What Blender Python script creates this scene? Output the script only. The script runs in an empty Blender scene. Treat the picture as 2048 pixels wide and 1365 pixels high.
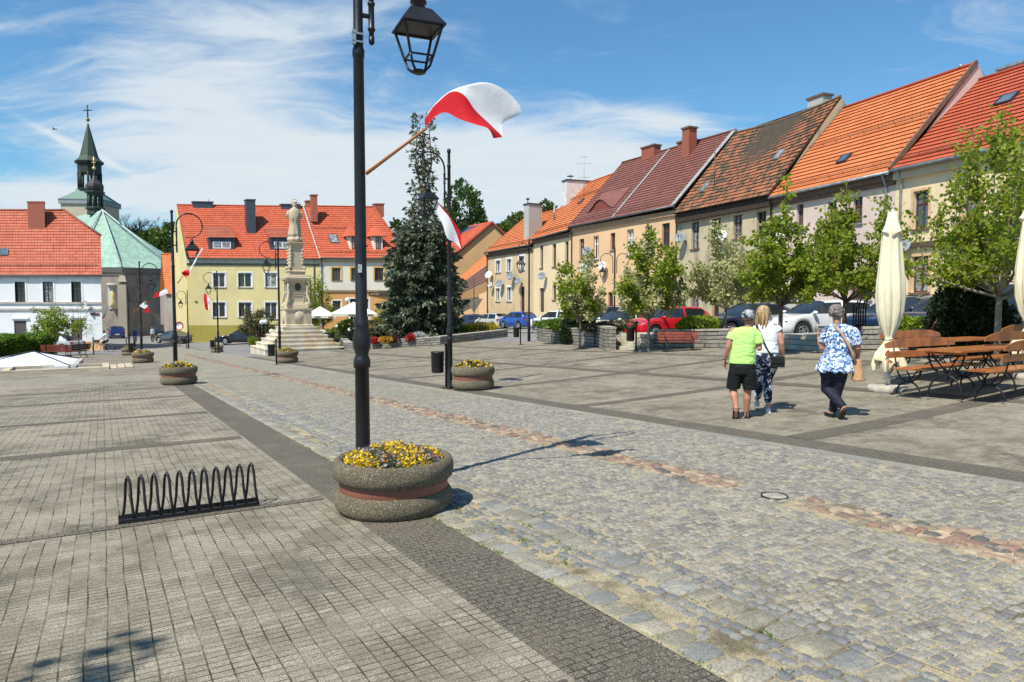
import bpy, bmesh, math, random
from math import sin, cos, pi, radians, atan2, sqrt, floor
from mathutils import Vector, Matrix
import numpy as np
random.seed(7)
S = bpy.context.scene
COL = S.collection
# ---------------------------------------------------------------- camera
FPX = 1400.0; PITCH = math.atan(75.5/1400); CH = 1.7
cd = bpy.data.cameras.new('camera'); cam = bpy.data.objects.new('camera', cd); COL.objects.link(cam)
cd.sensor_width = 36; cd.lens = FPX/2048*36; cd.clip_start = 0.05; cd.clip_end = 3000
cam.location = (0, 0, CH); cam.rotation_euler = (pi/2-PITCH, 0, 0)
S.camera = cam
S.render.resolution_x = 1024; S.render.resolution_y = 682
# ---------------------------------------------------------------- light
SUN_EL = radians(56); SUN_DIR = Vector((-0.61, -0.79, 0)).normalized()   # towards the sun, on plan
sd = bpy.data.lights.new('sun', 'SUN'); sd.energy = 5.0; sd.angle = radians(0.5); sd.color = (1, 0.945, 0.84)
sun = bpy.data.objects.new('sun', sd); COL.objects.link(sun)
to_sun = Vector((SUN_DIR.x*cos(SUN_EL), SUN_DIR.y*cos(SUN_EL), sin(SUN_EL)))
sun.rotation_euler = to_sun.to_track_quat('Z', 'Y').to_euler()
sun.location = to_sun*60
W = bpy.data.worlds.new('World'); S.world = W; W.use_nodes = True
S.view_settings.view_transform = 'Standard'; S.view_settings.look = 'None'
S.view_settings.exposure = 0.26; S.view_settings.gamma = 1.0

def world_sky():
    nt = W.node_tree; nt.nodes.clear(); N = nt.nodes.new; L = nt.links.new
    out = N('ShaderNodeOutputWorld'); bg = N('ShaderNodeBackground'); bg.inputs[1].default_value = SKY_STR
    sky = N('ShaderNodeTexSky'); sky.sky_type = 'NISHITA'; sky.sun_disc = False
    sky.sun_elevation = SUN_EL; sky.sun_rotation = atan2(SUN_DIR.x, SUN_DIR.y)
    sky.air_density = 1.25; sky.dust_density = 0.35; sky.ozone_density = 3.5; sky.altitude = 200
    tc = N('ShaderNodeTexCoord'); sep = N('ShaderNodeSeparateXYZ'); L(tc.outputs['Generated'], sep.inputs[0])
    def M(op, a, b=None, c=None, clamp=False):
        n = N('ShaderNodeMath'); n.operation = op; n.use_clamp = clamp
        for i, v in enumerate((a, b, c)):
            if v is None: continue
            if hasattr(v, 'node'): L(v, n.inputs[i])
            else: n.inputs[i].default_value = v
        return n.outputs[0]
    x, y, z = sep.outputs[0], sep.outputs[1], sep.outputs[2]
    zz = M('MAXIMUM', z, 0.0)
    # dome coordinates: azimuth from +Y and elevation tangent
    az = M('ARCTAN2', x, y); el = M('ARCTAN2', z, M('SQRT', M('ADD', M('MULTIPLY', x, x), M('MULTIPLY', y, y))))
    # cloud-plane coordinates with a warp
    den = M('ADD', zz, 0.16)
    cx = M('DIVIDE', x, den); cy = M('DIVIDE', y, den)
    cmb = N('ShaderNodeCombineXYZ'); L(cx, cmb.inputs[0]); L(cy, cmb.inputs[1])
    warp = N('ShaderNodeTexNoise'); warp.inputs['Scale'].default_value = 0.9; warp.inputs['Detail'].default_value = 3
    L(cmb.outputs[0], warp.inputs['Vector'])
    vs = N('ShaderNodeVectorMath'); vs.operation = 'SCALE'; vs.inputs[3].default_value = 0.9; L(warp.outputs['Color'], vs.inputs[0])
    va = N('ShaderNodeVectorMath'); va.operation = 'ADD'; L(cmb.outputs[0], va.inputs[0]); L(vs.outputs[0], va.inputs[1])
    mp = N('ShaderNodeMapping'); mp.inputs['Rotation'].default_value = (0, 0, radians(28)); mp.inputs['Scale'].default_value = (0.6, 2.0, 1)
    mp.inputs['Location'].default_value = (1.3, 0.4, 0)
    L(va.outputs[0], mp.inputs[0])
    n1 = N('ShaderNodeTexNoise'); n1.inputs['Scale'].default_value = 1.5; n1.inputs['Detail'].default_value = 9; n1.inputs['Roughness'].default_value = 0.58
    L(mp.outputs[0], n1.inputs['Vector'])
    n2 = N('ShaderNodeTexNoise'); n2.inputs['Scale'].default_value = 4.0; n2.inputs['Detail'].default_value = 9; n2.inputs['Roughness'].default_value = 0.66; n2.inputs['Distortion'].default_value = .5
    mp2 = N('ShaderNodeMapping'); mp2.inputs['Rotation'].default_value = (0, 0, radians(-20)); mp2.inputs['Scale'].default_value = (0.55, 1.3, 1); L(va.outputs[0], mp2.inputs[0]); L(mp2.outputs[0], n2.inputs['Vector'])
    def blob(a0, e0, wa, we, amp, rot=0.0):
        da = M('SUBTRACT', az, a0); de = M('SUBTRACT', el, e0)
        if rot:
            da2 = M('ADD', M('MULTIPLY', da, cos(rot)), M('MULTIPLY', de, sin(rot)))
            de = M('SUBTRACT', M('MULTIPLY', de, cos(rot)), M('MULTIPLY', da, sin(rot))); da = da2
        d = M('ADD', M('POWER', M('ABSOLUTE', M('DIVIDE', da, wa)), 2.0), M('POWER', M('ABSOLUTE', M('DIVIDE', de, we)), 2.0))
        return M('MULTIPLY', M('EXPONENT', M('MULTIPLY', d, -1.0)), amp)
    def pe(px, py):
        a = (px-1024)/FPX; b = (682.5-py)/FPX
        Y = cos(PITCH)+b*sin(PITCH); Z = -sin(PITCH)+b*cos(PITCH)
        return atan2(a, Y), atan2(Z, sqrt(a*a+Y*Y))
    mask = None
    for (px, py, wx, wy, amp, rot) in SKY_BLOBS:
        a0, e0 = pe(px, py); k = 1/sqrt(1+((px-1024)/FPX)**2)
        b = blob(a0, e0, wx/FPX*k*k, wy/FPX*k, amp, rot)
        mask = b if mask is None else M('ADD', mask, b)
    mask = M('MINIMUM', mask, 1.15)
    nn = M('ADD', M('MULTIPLY', n1.outputs[0], 0.58), M('MULTIPLY', n2.outputs[0], 0.42))
    # elsewhere in the sky thin cirrus
    base = M('ADD', mask, 0.16)
    v = M('ADD', M('MULTIPLY', M('SUBTRACT', nn, 0.5), 3.7), M('SUBTRACT', M('MULTIPLY', base, 1.35), 0.30))
    cov = N('ShaderNodeMapRange'); cov.interpolation_type = 'SMOOTHSTEP'; cov.inputs[1].default_value = -0.05; cov.inputs[2].default_value = 1.05
    L(v, cov.inputs[0])
    cl = M('MULTIPLY', cov.outputs[0], 0.93)
    # whiter/greyer cloud body
    cr = N('ShaderNodeMix'); cr.data_type = 'RGBA'
    cr.inputs[6].default_value = (*[c/SKY_STR for c in CLOUD_A], 1); cr.inputs[7].default_value = (*[c/SKY_STR for c in CLOUD_B], 1)
    L(n2.outputs[0], cr.inputs[0])
    tint = N('ShaderNodeMix'); tint.data_type = 'RGBA'; tint.blend_type = 'MULTIPLY'; tint.inputs[0].default_value = 1
    L(sky.outputs[0], tint.inputs[6]); tint.inputs[7].default_value = SKY_TINT
    mx = N('ShaderNodeMix'); mx.data_type = 'RGBA'; L(cl, mx.inputs[0]); L(tint.outputs[2], mx.inputs[6]); L(cr.outputs[2], mx.inputs[7])
    L(mx.outputs[2], bg.inputs[0]); L(bg.outputs[0], out.inputs[0])
SKY_STR = 0.1
SKY_TINT = (0.66, 1.03, 1.2, 1)
CLOUD_A = (0.70, 0.72, 0.72); CLOUD_B = (0.56, 0.66, 0.74)
SKY_BLOBS = [(700, 345, 400, 75, .95, 0), (400, 170, 250, 110, .60, .3), (1040, 330, 300, 80, .75, 0), (560, 420, 700, 50, .75, 0), (560, 250, 200, 60, .35, .2),
             (1330, 240, 130, 22, .62, -.12), (620, 40, 220, 50, .28, .2), (1240, 345, 240, 50, .42, 0), (90, 400, 160, 40, .22, 0), (165, 300, 95, 7, .62, -.42), (1950, 60, 200, 60, .25, 0)]
world_sky()

# ---------------------------------------------------------------- maths of the place
def ray(x, y):
    a = (x-1024)/FPX; b = (682.5-y)/FPX
    Y = cos(PITCH)+b*sin(PITCH); Z = -sin(PITCH)+b*cos(PITCH)
    return a/Y, Z/Y
CA, SA = 0.863, 0.505
UA = atan2(SA, CA)                      # the square's axes: v across (right), u along (left, away)
def uv(X, Y): return -SA*X+CA*Y, CA*X+SA*Y
def xy(u, v): return -SA*u+CA*v, CA*u+SA*v
def Guv(u, v):
    t = u-6
    if t > 52: t = 52+14*math.tanh((t-52)/14)
    z = -.038*t; w = v-5
    if w > 0: z += .055*w*w/14 if w < 7 else .055*(w-3.5)
    return z
def G(X, Y): return Guv(*uv(X, Y))
def gp(px, py):
    rx, rz = ray(px, py); lo = Y = 1.0
    while Y < 250 and CH+rz*Y >= G(rx*Y, Y): lo = Y; Y += .1
    hi = Y
    for _ in range(28):
        m = (lo+hi)/2
        if CH+rz*m < G(rx*m, m): hi = m
        else: lo = m
    return Vector((rx*hi, hi, G(rx*hi, hi)))
def at(px, py, Y):
    rx, rz = ray(px, py); return Vector((rx*Y, Y, CH+rz*Y))
def gat(px, Y):
    X = (px-1024)/FPX*Y*0.9985; return Vector((X, Y, G(X, Y)))

# ---------------------------------------------------------------- objects
def tag(o, label=None, cat=None, group=None, kind=None):
    if label: o['label'] = label
    if cat: o['category'] = cat
    if group: o['group'] = group
    if kind: o['kind'] = kind
    return o
def thing(name, label, cat, loc=(0, 0, 0), rz=0.0, group=None):
    o = bpy.data.objects.new(name, None); COL.objects.link(o); o.empty_display_size = .2
    o.location = loc; o.rotation_euler = (0, 0, rz)
    return tag(o, label, cat, group)
def kids(o): return [c for c in KID.get(o.name, [])]
KID = {}
def setpar(o, p):
    o.parent = p; KID.setdefault(p.name, []).append(o)
def copy_tree(o, parent=None, label=None, loc=None, rz=None, group=None, scale=None):
    c = o.copy(); COL.objects.link(c)
    if parent: setpar(c, parent)
    if label: c['label'] = label
    if group: c['group'] = group
    if loc is not None: c.location = loc
    if rz is not None: c.rotation_euler = (0, 0, rz)
    if scale is not None: c.scale = (scale,)*3 if isinstance(scale, (int, float)) else scale
    for ch in kids(o): copy_tree(ch, c)
    return c

class MB:
    def __init__(s): s.v = []; s.f = []; s.m = []; s.uv = []; s.sm = []
    def add(s, vs, fs, m=0, uvs=None, sm=False):
        b = len(s.v); s.v += [tuple(p) for p in vs]
        for i, f in enumerate(fs):
            s.f.append([b+k for k in f]); s.m.append(m); s.sm.append(sm)
            s.uv.append(uvs[i] if uvs else None)
        return s
    def quad(s, a, b, c, d, m=0, uv=None): return s.add([a, b, c, d], [[0, 1, 2, 3]], m, [uv] if uv else None)
    def poly(s, pts, m=0, uv=None): return s.add(pts, [list(range(len(pts)))], m, [uv] if uv else None)
    def box(s, c, d, rz=0.0, m=0, taper=1.0, rot=None):
        hx, hy, hz = d[0]/2, d[1]/2, d[2]/2
        P = []
        for z in (-hz, hz):
            t = taper if z > 0 else 1
            for x, y in ((-hx, -hy), (hx, -hy), (hx, hy), (-hx, hy)): P.append(Vector((x*t, y*t, z)))
        R = rot if rot is not None else Matrix.Rotation(rz, 3, 'Z')
        P = [R @ p+Vector(c) for p in P]
        return s.add(P, [[0, 3, 2, 1], [4, 5, 6, 7], [0, 1, 5, 4], [1, 2, 6, 5], [2, 3, 7, 6], [3, 0, 4, 7]], m)
    def bar(s, a, b, w, h, m=0):          # box between two points
        a = Vector(a); b = Vector(b); d = b-a; L = d.length
        q = d.to_track_quat('X', 'Z').to_matrix()
        return s.box((a+b)/2, (L, w, h), rot=q, m=m)
    def tube(s, pts, r, n=8, m=0, cap=True, closed=False, sm=True, ell=None):
        pts = [Vector(p) for p in pts]; k = len(pts); V = []; up = None
        for i, p in enumerate(pts):
            if closed: t = pts[(i+1) % k]-pts[i-1]
            else: t = pts[min(i+1, k-1)]-pts[max(i-1, 0)]
            if t.length < 1e-9: t = Vector((0, 0, 1))
            t.normalize()
            if up is None: up = Vector((0, 0, 1)) if abs(t.z) < .9 else Vector((1, 0, 0))
            a = t.cross(up)
            if a.length < 1e-6: a = t.orthogonal()
            a.normalize(); up = a.cross(t).normalized(); 
            rr = r[i] if isinstance(r, (list, tuple)) else r
            for j in range(n):
                th = 2*pi*j/n
                V.append(p+a*cos(th)*rr*(ell[0] if ell else 1)+up*sin(th)*rr*(ell[1] if ell else 1))
        F = []
        for i in range(k if closed else k-1):
            i2 = (i+1) % k
            for j in range(n): F.append([i*n+j, i*n+(j+1) % n, i2*n+(j+1) % n, i2*n+j])
        s.add(V, F, m, sm=sm)
        if cap and not closed:
            b = len(s.v)-len(V)
            s.f += [[b+j for j in reversed(range(n))], [b+(k-1)*n+j for j in range(n)]]; s.m += [m, m]; s.uv += [None]*2; s.sm += [False]*2
        return s
    def lathe(s, prof, c=(0, 0, 0), n=16, m=0, sm=True, sx=1, sy=1, ph=0.0, cap=True):
        V = []; k = len(prof)
        for r, z in prof:
            for j in range(n):
                th = 2*pi*(j+ph)/n; V.append((c[0]+r*cos(th)*sx, c[1]+r*sin(th)*sy, c[2]+z))
        F = [[i*n+j, i*n+(j+1) % n, (i+1)*n+(j+1) % n, (i+1)*n+j] for i in range(k-1) for j in range(n)]
        s.add(V, F, m, sm=sm)
        if cap:
            b = len(s.v)-len(V)
            s.f += [[b+j for j in reversed(range(n))], [b+(k-1)*n+j for j in range(n)]]; s.m += [m, m]; s.uv += [None]*2; s.sm += [False]*2
        return s
    def loft(s, rings, m=0, sm=True, cap=True):
        n = len(rings[0]); V = [p for r in rings for p in r]
        F = [[i*n+j, i*n+(j+1) % n, (i+1)*n+(j+1) % n, (i+1)*n+j] for i in range(len(rings)-1) for j in range(n)]
        s.add(V, F, m, sm=sm)
        if cap:
            b = len(s.v)-len(V); k = len(rings)
            s.f += [[b+j for j in reversed(range(n))], [b+(k-1)*n+j for j in range(n)]]; s.m += [m, m]; s.uv += [None]*2; s.sm += [False]*2
        return s
    def prism(s, pts, thick, m=0):        # pts: closed outline, thick: vector
        t = Vector(thick); n = len(pts); P = [Vector(p) for p in pts]; Q = [p+t for p in P]
        F = [list(range(n))[::-1], [n+i for i in range(n)]]+[[i, (i+1) % n, n+(i+1) % n, n+i] for i in range(n)]
        return s.add(P+Q, F, m)
    def sphere(s, c, r, n=10, m=0, sz=1.0, sx=1.0, sy=1.0):
        prof = [(max(1e-4, r*sin(pi*i/n)), -r*cos(pi*i/n)*sz) for i in range(n+1)]
        return s.lathe(prof, c, n=int(n*1.6), m=m, sx=sx, sy=sy, cap=False)
    def build(s, name, mats, parent=None, loc=None, rz=None):
        me = bpy.data.meshes.new(name); me.from_pydata(s.v, [], s.f)
        if not isinstance(mats, (list, tuple)): mats = [mats]
        for mt in mats: me.materials.append(mt)
        n = len(me.polygons)
        me.polygons.foreach_set('material_index', s.m[:n]); me.polygons.foreach_set('use_smooth', s.sm[:n])
        if any(u is not None for u in s.uv):
            ul = me.uv_layers.new(name='UVMap'); k = 0
            for i, f in enumerate(s.f):
                for j in range(len(f)):
                    if s.uv[i]: ul.data[k].uv = s.uv[i][j]
                    k += 1
        me.validate(); me.update()
        o = bpy.data.objects.new(name, me); COL.objects.link(o)
        if parent is not None: setpar(o, parent)
        if loc is not None: o.location = loc
        if rz is not None: o.rotation_euler = (0, 0, rz)
        return o
def rmesh(name, V, F, mats, parent=None, midx=None, smooth=False):   # numpy quads/tris
    me = bpy.data.meshes.new(name); V = np.asarray(V, dtype=np.float32).reshape(-1, 3); F = np.asarray(F, dtype=np.int32)
    me.vertices.add(len(V)); me.vertices.foreach_set('co', V.ravel())
    k = F.shape[1]; me.loops.add(F.size); me.loops.foreach_set('vertex_index', F.ravel())
    me.polygons.add(len(F)); me.polygons.foreach_set('loop_start', np.arange(len(F))*k)
    if not isinstance(mats, (list, tuple)): mats = [mats]
    for m in mats: me.materials.append(m)
    if midx is not None: me.polygons.foreach_set('material_index', np.asarray(midx, dtype=np.int32))
    if smooth: me.polygons.foreach_set('use_smooth', [True]*len(F))
    me.update(calc_edges=True); me.validate()
    o = bpy.data.objects.new(name, me); COL.objects.link(o)
    if parent is not None: setpar(o, parent)
    return o
# ---------------------------------------------------------------- materials
class NT:
    def __init__(s, name):
        s.mt = bpy.data.materials.new(name); s.mt.use_nodes = True; s.t = s.mt.node_tree; s.t.nodes.clear()
        s.out = s.N('ShaderNodeOutputMaterial'); s.b = s.N('ShaderNodeBsdfPrincipled'); s.L(s.b.outputs[0], s.out.inputs[0])
        s.tc = s.N('ShaderNodeTexCoord')
    def N(s, k): return s.t.nodes.new(k)
    def L(s, a, b): s.t.links.new(a, b)
    def put(s, inp, v):
        if v is None: return
        if hasattr(v, 'node'): s.L(v, inp)
        elif isinstance(v, tuple) and len(v) == 3 and inp.type == 'RGBA': inp.default_value = (*v, 1)
        else: inp.default_value = v
    def M(s, op, a, b=None, c=None, clamp=False):
        n = s.N('ShaderNodeMath'); n.operation = op; n.use_clamp = clamp
        for i, v in enumerate((a, b, c)): s.put(n.inputs[i], v)
        return n.outputs[0]
    def mix(s, f, a, b, bt='MIX'):
        n = s.N('ShaderNodeMix'); n.data_type = 'RGBA'; n.blend_type = bt
        s.put(n.inputs[0], f); s.put(n.inputs[6], a); s.put(n.inputs[7], b); return n.outputs[2]
    def noise(s, sc, det=4, ro=.55, vec=None, out=0, dist=0):
        n = s.N('ShaderNodeTexNoise'); n.inputs['Scale'].default_value = sc; n.inputs['Detail'].default_value = det
        n.inputs['Roughness'].default_value = ro; n.inputs['Distortion'].default_value = dist
        s.L(vec if vec is not None else s.tc.outputs['Object'], n.inputs['Vector']); return n.outputs[out]
    def ramp(s, f, lo, hi, a=0., b=1., smooth=True):
        n = s.N('ShaderNodeMapRange'); s.put(n.inputs[0], f)
        if smooth: n.interpolation_type = 'SMOOTHSTEP'
        for i, v in zip((1, 2, 3, 4), (lo, hi, a, b)): n.inputs[i].default_value = v
        return n.outputs[0]
    def vor(s, sc, feat='F1', rnd=1., vec=None, out='Distance', metric=None):
        n = s.N('ShaderNodeTexVoronoi'); n.feature = feat; n.inputs['Scale'].default_value = sc; n.inputs['Randomness'].default_value = rnd
        if metric: n.distance = metric
        s.L(vec if vec is not None else s.tc.outputs['Object'], n.inputs['Vector']); return n.outputs[out]
    def mapping(s, vec, sc=(1, 1, 1), loc=(0, 0, 0), rot=(0, 0, 0)):
        n = s.N('ShaderNodeMapping'); s.L(vec, n.inputs[0]); n.inputs['Scale'].default_value = sc
        n.inputs['Location'].default_value = loc; n.inputs['Rotation'].default_value = rot; return n.outputs[0]
    def bump(s, h, st=.3, d=.02):
        n = s.N('ShaderNodeBump'); n.inputs['Strength'].default_value = st; n.inputs['Distance'].default_value = d
        s.L(h, n.inputs['Height']); s.L(n.outputs[0], s.b.inputs['Normal'])
    def done(s, col=None, rough=.6, metal=0., spec=.5):
        s.put(s.b.inputs['Base Color'], col); s.put(s.b.inputs['Roughness'], rough); s.b.inputs['Metallic'].default_value = metal
        s.b.inputs['Specular IOR Level'].default_value = spec; return s.mt
MATS = {}
def mat(name, col, rough=.6, metal=0., var=.15, vs=3., bump=0., bs=40., spec=.4, dirt=None, coat=0.):
    if name in MATS: return MATS[name]
    t = NT(name); n = t.noise(vs, 5); f = t.ramp(n, .3, .7, 1-var, 1+var)
    c = t.N('ShaderNodeHueSaturation'); c.inputs['Color'].default_value = (*col, 1); t.L(f, c.inputs['Value']); c = c.outputs[0]
    if dirt:
        d = t.ramp(t.noise(dirt[1], 6, .65), .48, .68); c = t.mix(d, c, dirt[0])
    if bump: t.bump(t.noise(bs, 4), bump, .02)
    if coat: t.b.inputs['Coat Weight'].default_value = coat; t.b.inputs['Coat Roughness'].default_value = .04
    MATS[name] = t.done(c, rough, metal, spec); return MATS[name]

def m_brick():                                   # pale setts of the square, rows run along u
    t = NT('pale_concrete_brick_paving'); o = t.tc.outputs['Object']
    w = t.noise(1.3, 3, .5, o, 1); wv = t.N('ShaderNodeVectorMath'); wv.operation = 'MULTIPLY_ADD'
    t.L(w, wv.inputs[0]); wv.inputs[1].default_value = (.035, .022, 0); t.L(o, wv.inputs[2]); p = wv.outputs[0]
    br = t.N('ShaderNodeTexBrick'); br.offset = 0.; br.squash = 1.; br.inputs['Scale'].default_value = 1
    br.inputs['Brick Width'].default_value = .094; br.inputs['Row Height'].default_value = .055; br.inputs['Mortar Size'].default_value = .0045
    br.inputs['Mortar Smooth'].default_value = .5; br.inputs['Bias'].default_value = 0
    br.inputs['Color1'].default_value = (1, 1, 1, 1); br.inputs['Color2'].default_value = (0, 0, 0, 1); br.inputs['Mortar'].default_value = (.5, .5, .5, 1)
    t.L(p, br.inputs['Vector']); fac = br.outputs['Fac']; rnd = br.outputs['Color']
    s = t.N('ShaderNodeSeparateColor'); t.L(rnd, s.inputs[0]); r = s.outputs[0]
    grit = t.noise(150, 4, .8, o); g2 = t.noise(75, 4, .7, o); big = t.noise(.55, 5, .6, o); mid = t.noise(2.6, 5, .62, o)
    c = t.mix(r, (.345, .302, .224), (.505, .447, .338))
    c = t.mix(t.ramp(mid, .45, .62, 0, .8), c, (.25, .213, .148)); c = t.mix(t.ramp(big, .5, .64, 0, .85), c, (.55, .47, .35))
    c = t.mix(t.ramp(t.noise(.9, 6, .68, t.mapping(o, loc=(7, 3, 0))), .53, .66, 0, .8), c, (.14, .12, .085))
    c = t.mix(t.ramp(t.noise(2.1, 6, .7, t.mapping(o, loc=(1, 8, 0))), .57, .66, 0, .7), c, (.52, .44, .32))
    c = t.mix(t.ramp(grit, .38, .60, .0, .85), c, (.075, .068, .05)); c = t.mix(t.ramp(g2, .55, .7, 0, .5), c, (.60, .56, .46))
    c = t.mix(t.M('MULTIPLY', fac, t.ramp(t.noise(3.5, 5, .7, o), .38, .6, .15, 1.)), c, (.055, .045, .022))
    h = t.M('ADD', t.M('MULTIPLY', fac, -1.), t.M('MULTIPLY', grit, .8)); t.bump(h, .7, .006)
    return t.done(c, .85, spec=.25)
def m_darkband():
    t = NT('dark_exposed_aggregate_paving'); o = t.tc.outputs['Object']
    g = t.noise(170, 4, .75, o); k = t.vor(190, vec=o, out='Color'); s = t.N('ShaderNodeSeparateColor'); t.L(k, s.inputs[0])
    c = t.mix(s.outputs[0], (.055, .048, .037), (.17, .148, .112)); c = t.mix(t.ramp(s.outputs[1], .82, .95), c, (.29, .265, .205)); c = t.mix(t.ramp(t.noise(1.1, 6, .68, o), .48, .68, 0, .65), c, (.20, .165, .12))
    w = t.N('ShaderNodeTexBrick'); w.offset = .5; w.inputs['Scale'].default_value = 1; w.inputs['Brick Width'].default_value = .094; w.inputs['Row Height'].default_value = .055
    w.inputs['Mortar Size'].default_value = .004; t.L(o, w.inputs['Vector'])
    c = t.mix(t.M('MULTIPLY', w.outputs['Fac'], t.ramp(t.noise(4, 4, .7, o), .3, .6, .15, 1.)), c, (.035, .030, .022))
    t.bump(g, .5, .006); return t.done(c, .85, spec=.25)
def m_cobble(name, scale, cols, joint, jw, rnd=.55, sand=.5, anis=1.0):
    t = NT(name); o = t.tc.outputs['Object']
    w = t.noise(1.6, 3, .5, o, 1); wv = t.N('ShaderNodeVectorMath'); wv.operation = 'MULTIPLY_ADD'
    t.L(w, wv.inputs[0]); wv.inputs[1].default_value = (.10, .16, 0); t.L(o, wv.inputs[2])
    p = t.mapping(wv.outputs[0], (1., anis, 0.))
    p2 = t.mapping(p, (1, 1, 0))
    e = t.vor(scale, 'DISTANCE_TO_EDGE', rnd, p2); k = t.vor(scale, 'F1', rnd, p2, 'Color'); f1 = t.vor(scale, 'F1', rnd, p2)
    s = t.N('ShaderNodeSeparateColor'); t.L(k, s.inputs[0])
    wob = t.M('ADD', e, t.M('MULTIPLY', t.M('SUBTRACT', t.noise(scale*5.5, 4, .7, o), .5), .24))
    c = t.mix(s.outputs[0], cols[0], cols[1]); c = t.mix(t.ramp(s.outputs[1], .72, .9), c, cols[2])
    grit = t.noise(140, 5, .8, o); c = t.mix(t.ramp(grit, .4, .62, 0, .7), c, cols[3]); c = t.mix(t.ramp(t.noise(90, 4, .75, t.mapping(o, loc=(3, 3, 0))), .56, .7, 0, .6), c, (.55, .53, .46))
    big = t.noise(.8, 6, .65, o); jf = t.ramp(wob, jw*.2, jw*1.3)
    sandy = t.ramp(t.noise(2.3, 6, .72, o), .52, .66, 0, sand); sandy2 = t.ramp(t.noise(9, 5, .75, o), .5, .66, 0, sand*.8)
    jc = t.mix(t.ramp(t.noise(3.1, 5, .7, t.mapping(o, loc=(4, 9, 0))), .54, .64), joint[0], joint[1])
    jm = t.M('MULTIPLY', jf, t.M('SUBTRACT', 1., t.M('MAXIMUM', sandy, sandy2)))
    c = t.mix(jm, jc, c); c = t.mix(t.ramp(big, .45, .7, 0., .22), c, joint[0])
    h = t.M('ADD', t.M('MULTIPLY', jm, .8), t.M('MULTIPLY', grit, .6)); t.bump(h, .8, .016)
    return t.done(c, .82, spec=.25)
def m_roof(name, c1, c2, gap, patch=None, rowh=.33, cw=.22):
    t = NT(name); sp = t.N('ShaderNodeSeparateXYZ'); t.L(t.tc.outputs['UV'], sp.inputs[0]); u, v = sp.outputs[0], sp.outputs[1]
    uu = t.M('DIVIDE', u, cw); vv = t.M('DIVIDE', v, rowh); fu = t.M('FLOOR', uu); fv = t.M('FLOOR', vv)
    cb = t.N('ShaderNodeCombineXYZ'); t.L(fu, cb.inputs[0]); t.L(fv, cb.inputs[1])
    wn = t.N('ShaderNodeTexWhiteNoise'); wn.noise_dimensions = '2D'; t.L(cb.outputs[0], wn.inputs[0])
    c = t.mix(wn.outputs[0], c1, c2)
    n = t.noise(.7, 5, .6); c = t.mix(t.ramp(n, .45, .75, 0, .45), c, tuple(x*.72 for x in c1))
    if patch: 
        pn = t.M('ADD', t.M('MULTIPLY', t.noise(.55, 5, .7), .7), t.M('MULTIPLY', wn.outputs[0], .35))
        c = t.mix(t.ramp(pn, patch[1], patch[2]), c, patch[0])
    fr = t.M('FRACT', uu); sx = t.M('SINE', t.M('MULTIPLY', fr, 2*pi))
    c = t.mix(t.ramp(fr, .0, .1, .55, 0.), c, gap)
    t.bump(sx, .8, .03)
    return t.done(c, .62, spec=.3)
def m_plaster(name, col, stain=None, top=None):
    t = NT(name); o = t.tc.outputs['Object']
    st = t.noise(1., 6, .65, t.mapping(o, (1.3, 1.3, .35))); n = t.noise(.45, 5, .6, o)
    c = t.mix(t.ramp(n, .3, .75), col, tuple(x*.86 for x in col))
    if stain: c = t.mix(t.ramp(st, stain[1], stain[1]+.17, 0, stain[2]), c, stain[0])
    else: c = t.mix(t.ramp(st, .55, .75, 0, .3), c, tuple(x*.6 for x in col))
    t.bump(t.noise(30, 4, .6, o), .15, .01); return t.done(c, .88, spec=.2)
def m_stonewall(name, c1, c2, jc, bw=.34, bh=.11):
    t = NT(name); sp = t.N('ShaderNodeSeparateXYZ'); t.L(t.tc.outputs['UV'], sp.inputs[0])
    cb = t.N('ShaderNodeCombineXYZ'); t.L(sp.outputs[0], cb.inputs[0]); t.L(sp.outputs[1], cb.inputs[1])
    w = t.noise(2.2, 3, .5, cb.outputs[0], 1); wv = t.N('ShaderNodeVectorMath'); wv.operation = 'MULTIPLY_ADD'
    t.L(w, wv.inputs[0]); wv.inputs[1].default_value = (.12, .05, 0); t.L(cb.outputs[0], wv.inputs[2])
    b = t.N('ShaderNodeTexBrick'); b.inputs['Scale'].default_value = 1; b.inputs['Brick Width'].default_value = bw; b.inputs['Row Height'].default_value = bh
    b.inputs['Mortar Size'].default_value = .012; b.inputs['Mortar Smooth'].default_value = .4; b.inputs['Color1'].default_value = (*c1, 1); b.inputs['Color2'].default_value = (*c2, 1)
    b.inputs['Mortar'].default_value = (*jc, 1); t.L(wv.outputs[0], b.inputs['Vector'])
    g = t.noise(9, 6, .7); c = t.mix(t.ramp(g, .4, .7, 0, .7), b.outputs['Color'], tuple(x*.35 for x in c1))
    t.bump(t.M('ADD', t.M('MULTIPLY', b.outputs['Fac'], -1.), t.M('MULTIPLY', g, .8)), .8, .03); return t.done(c, .9, spec=.2)
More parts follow.
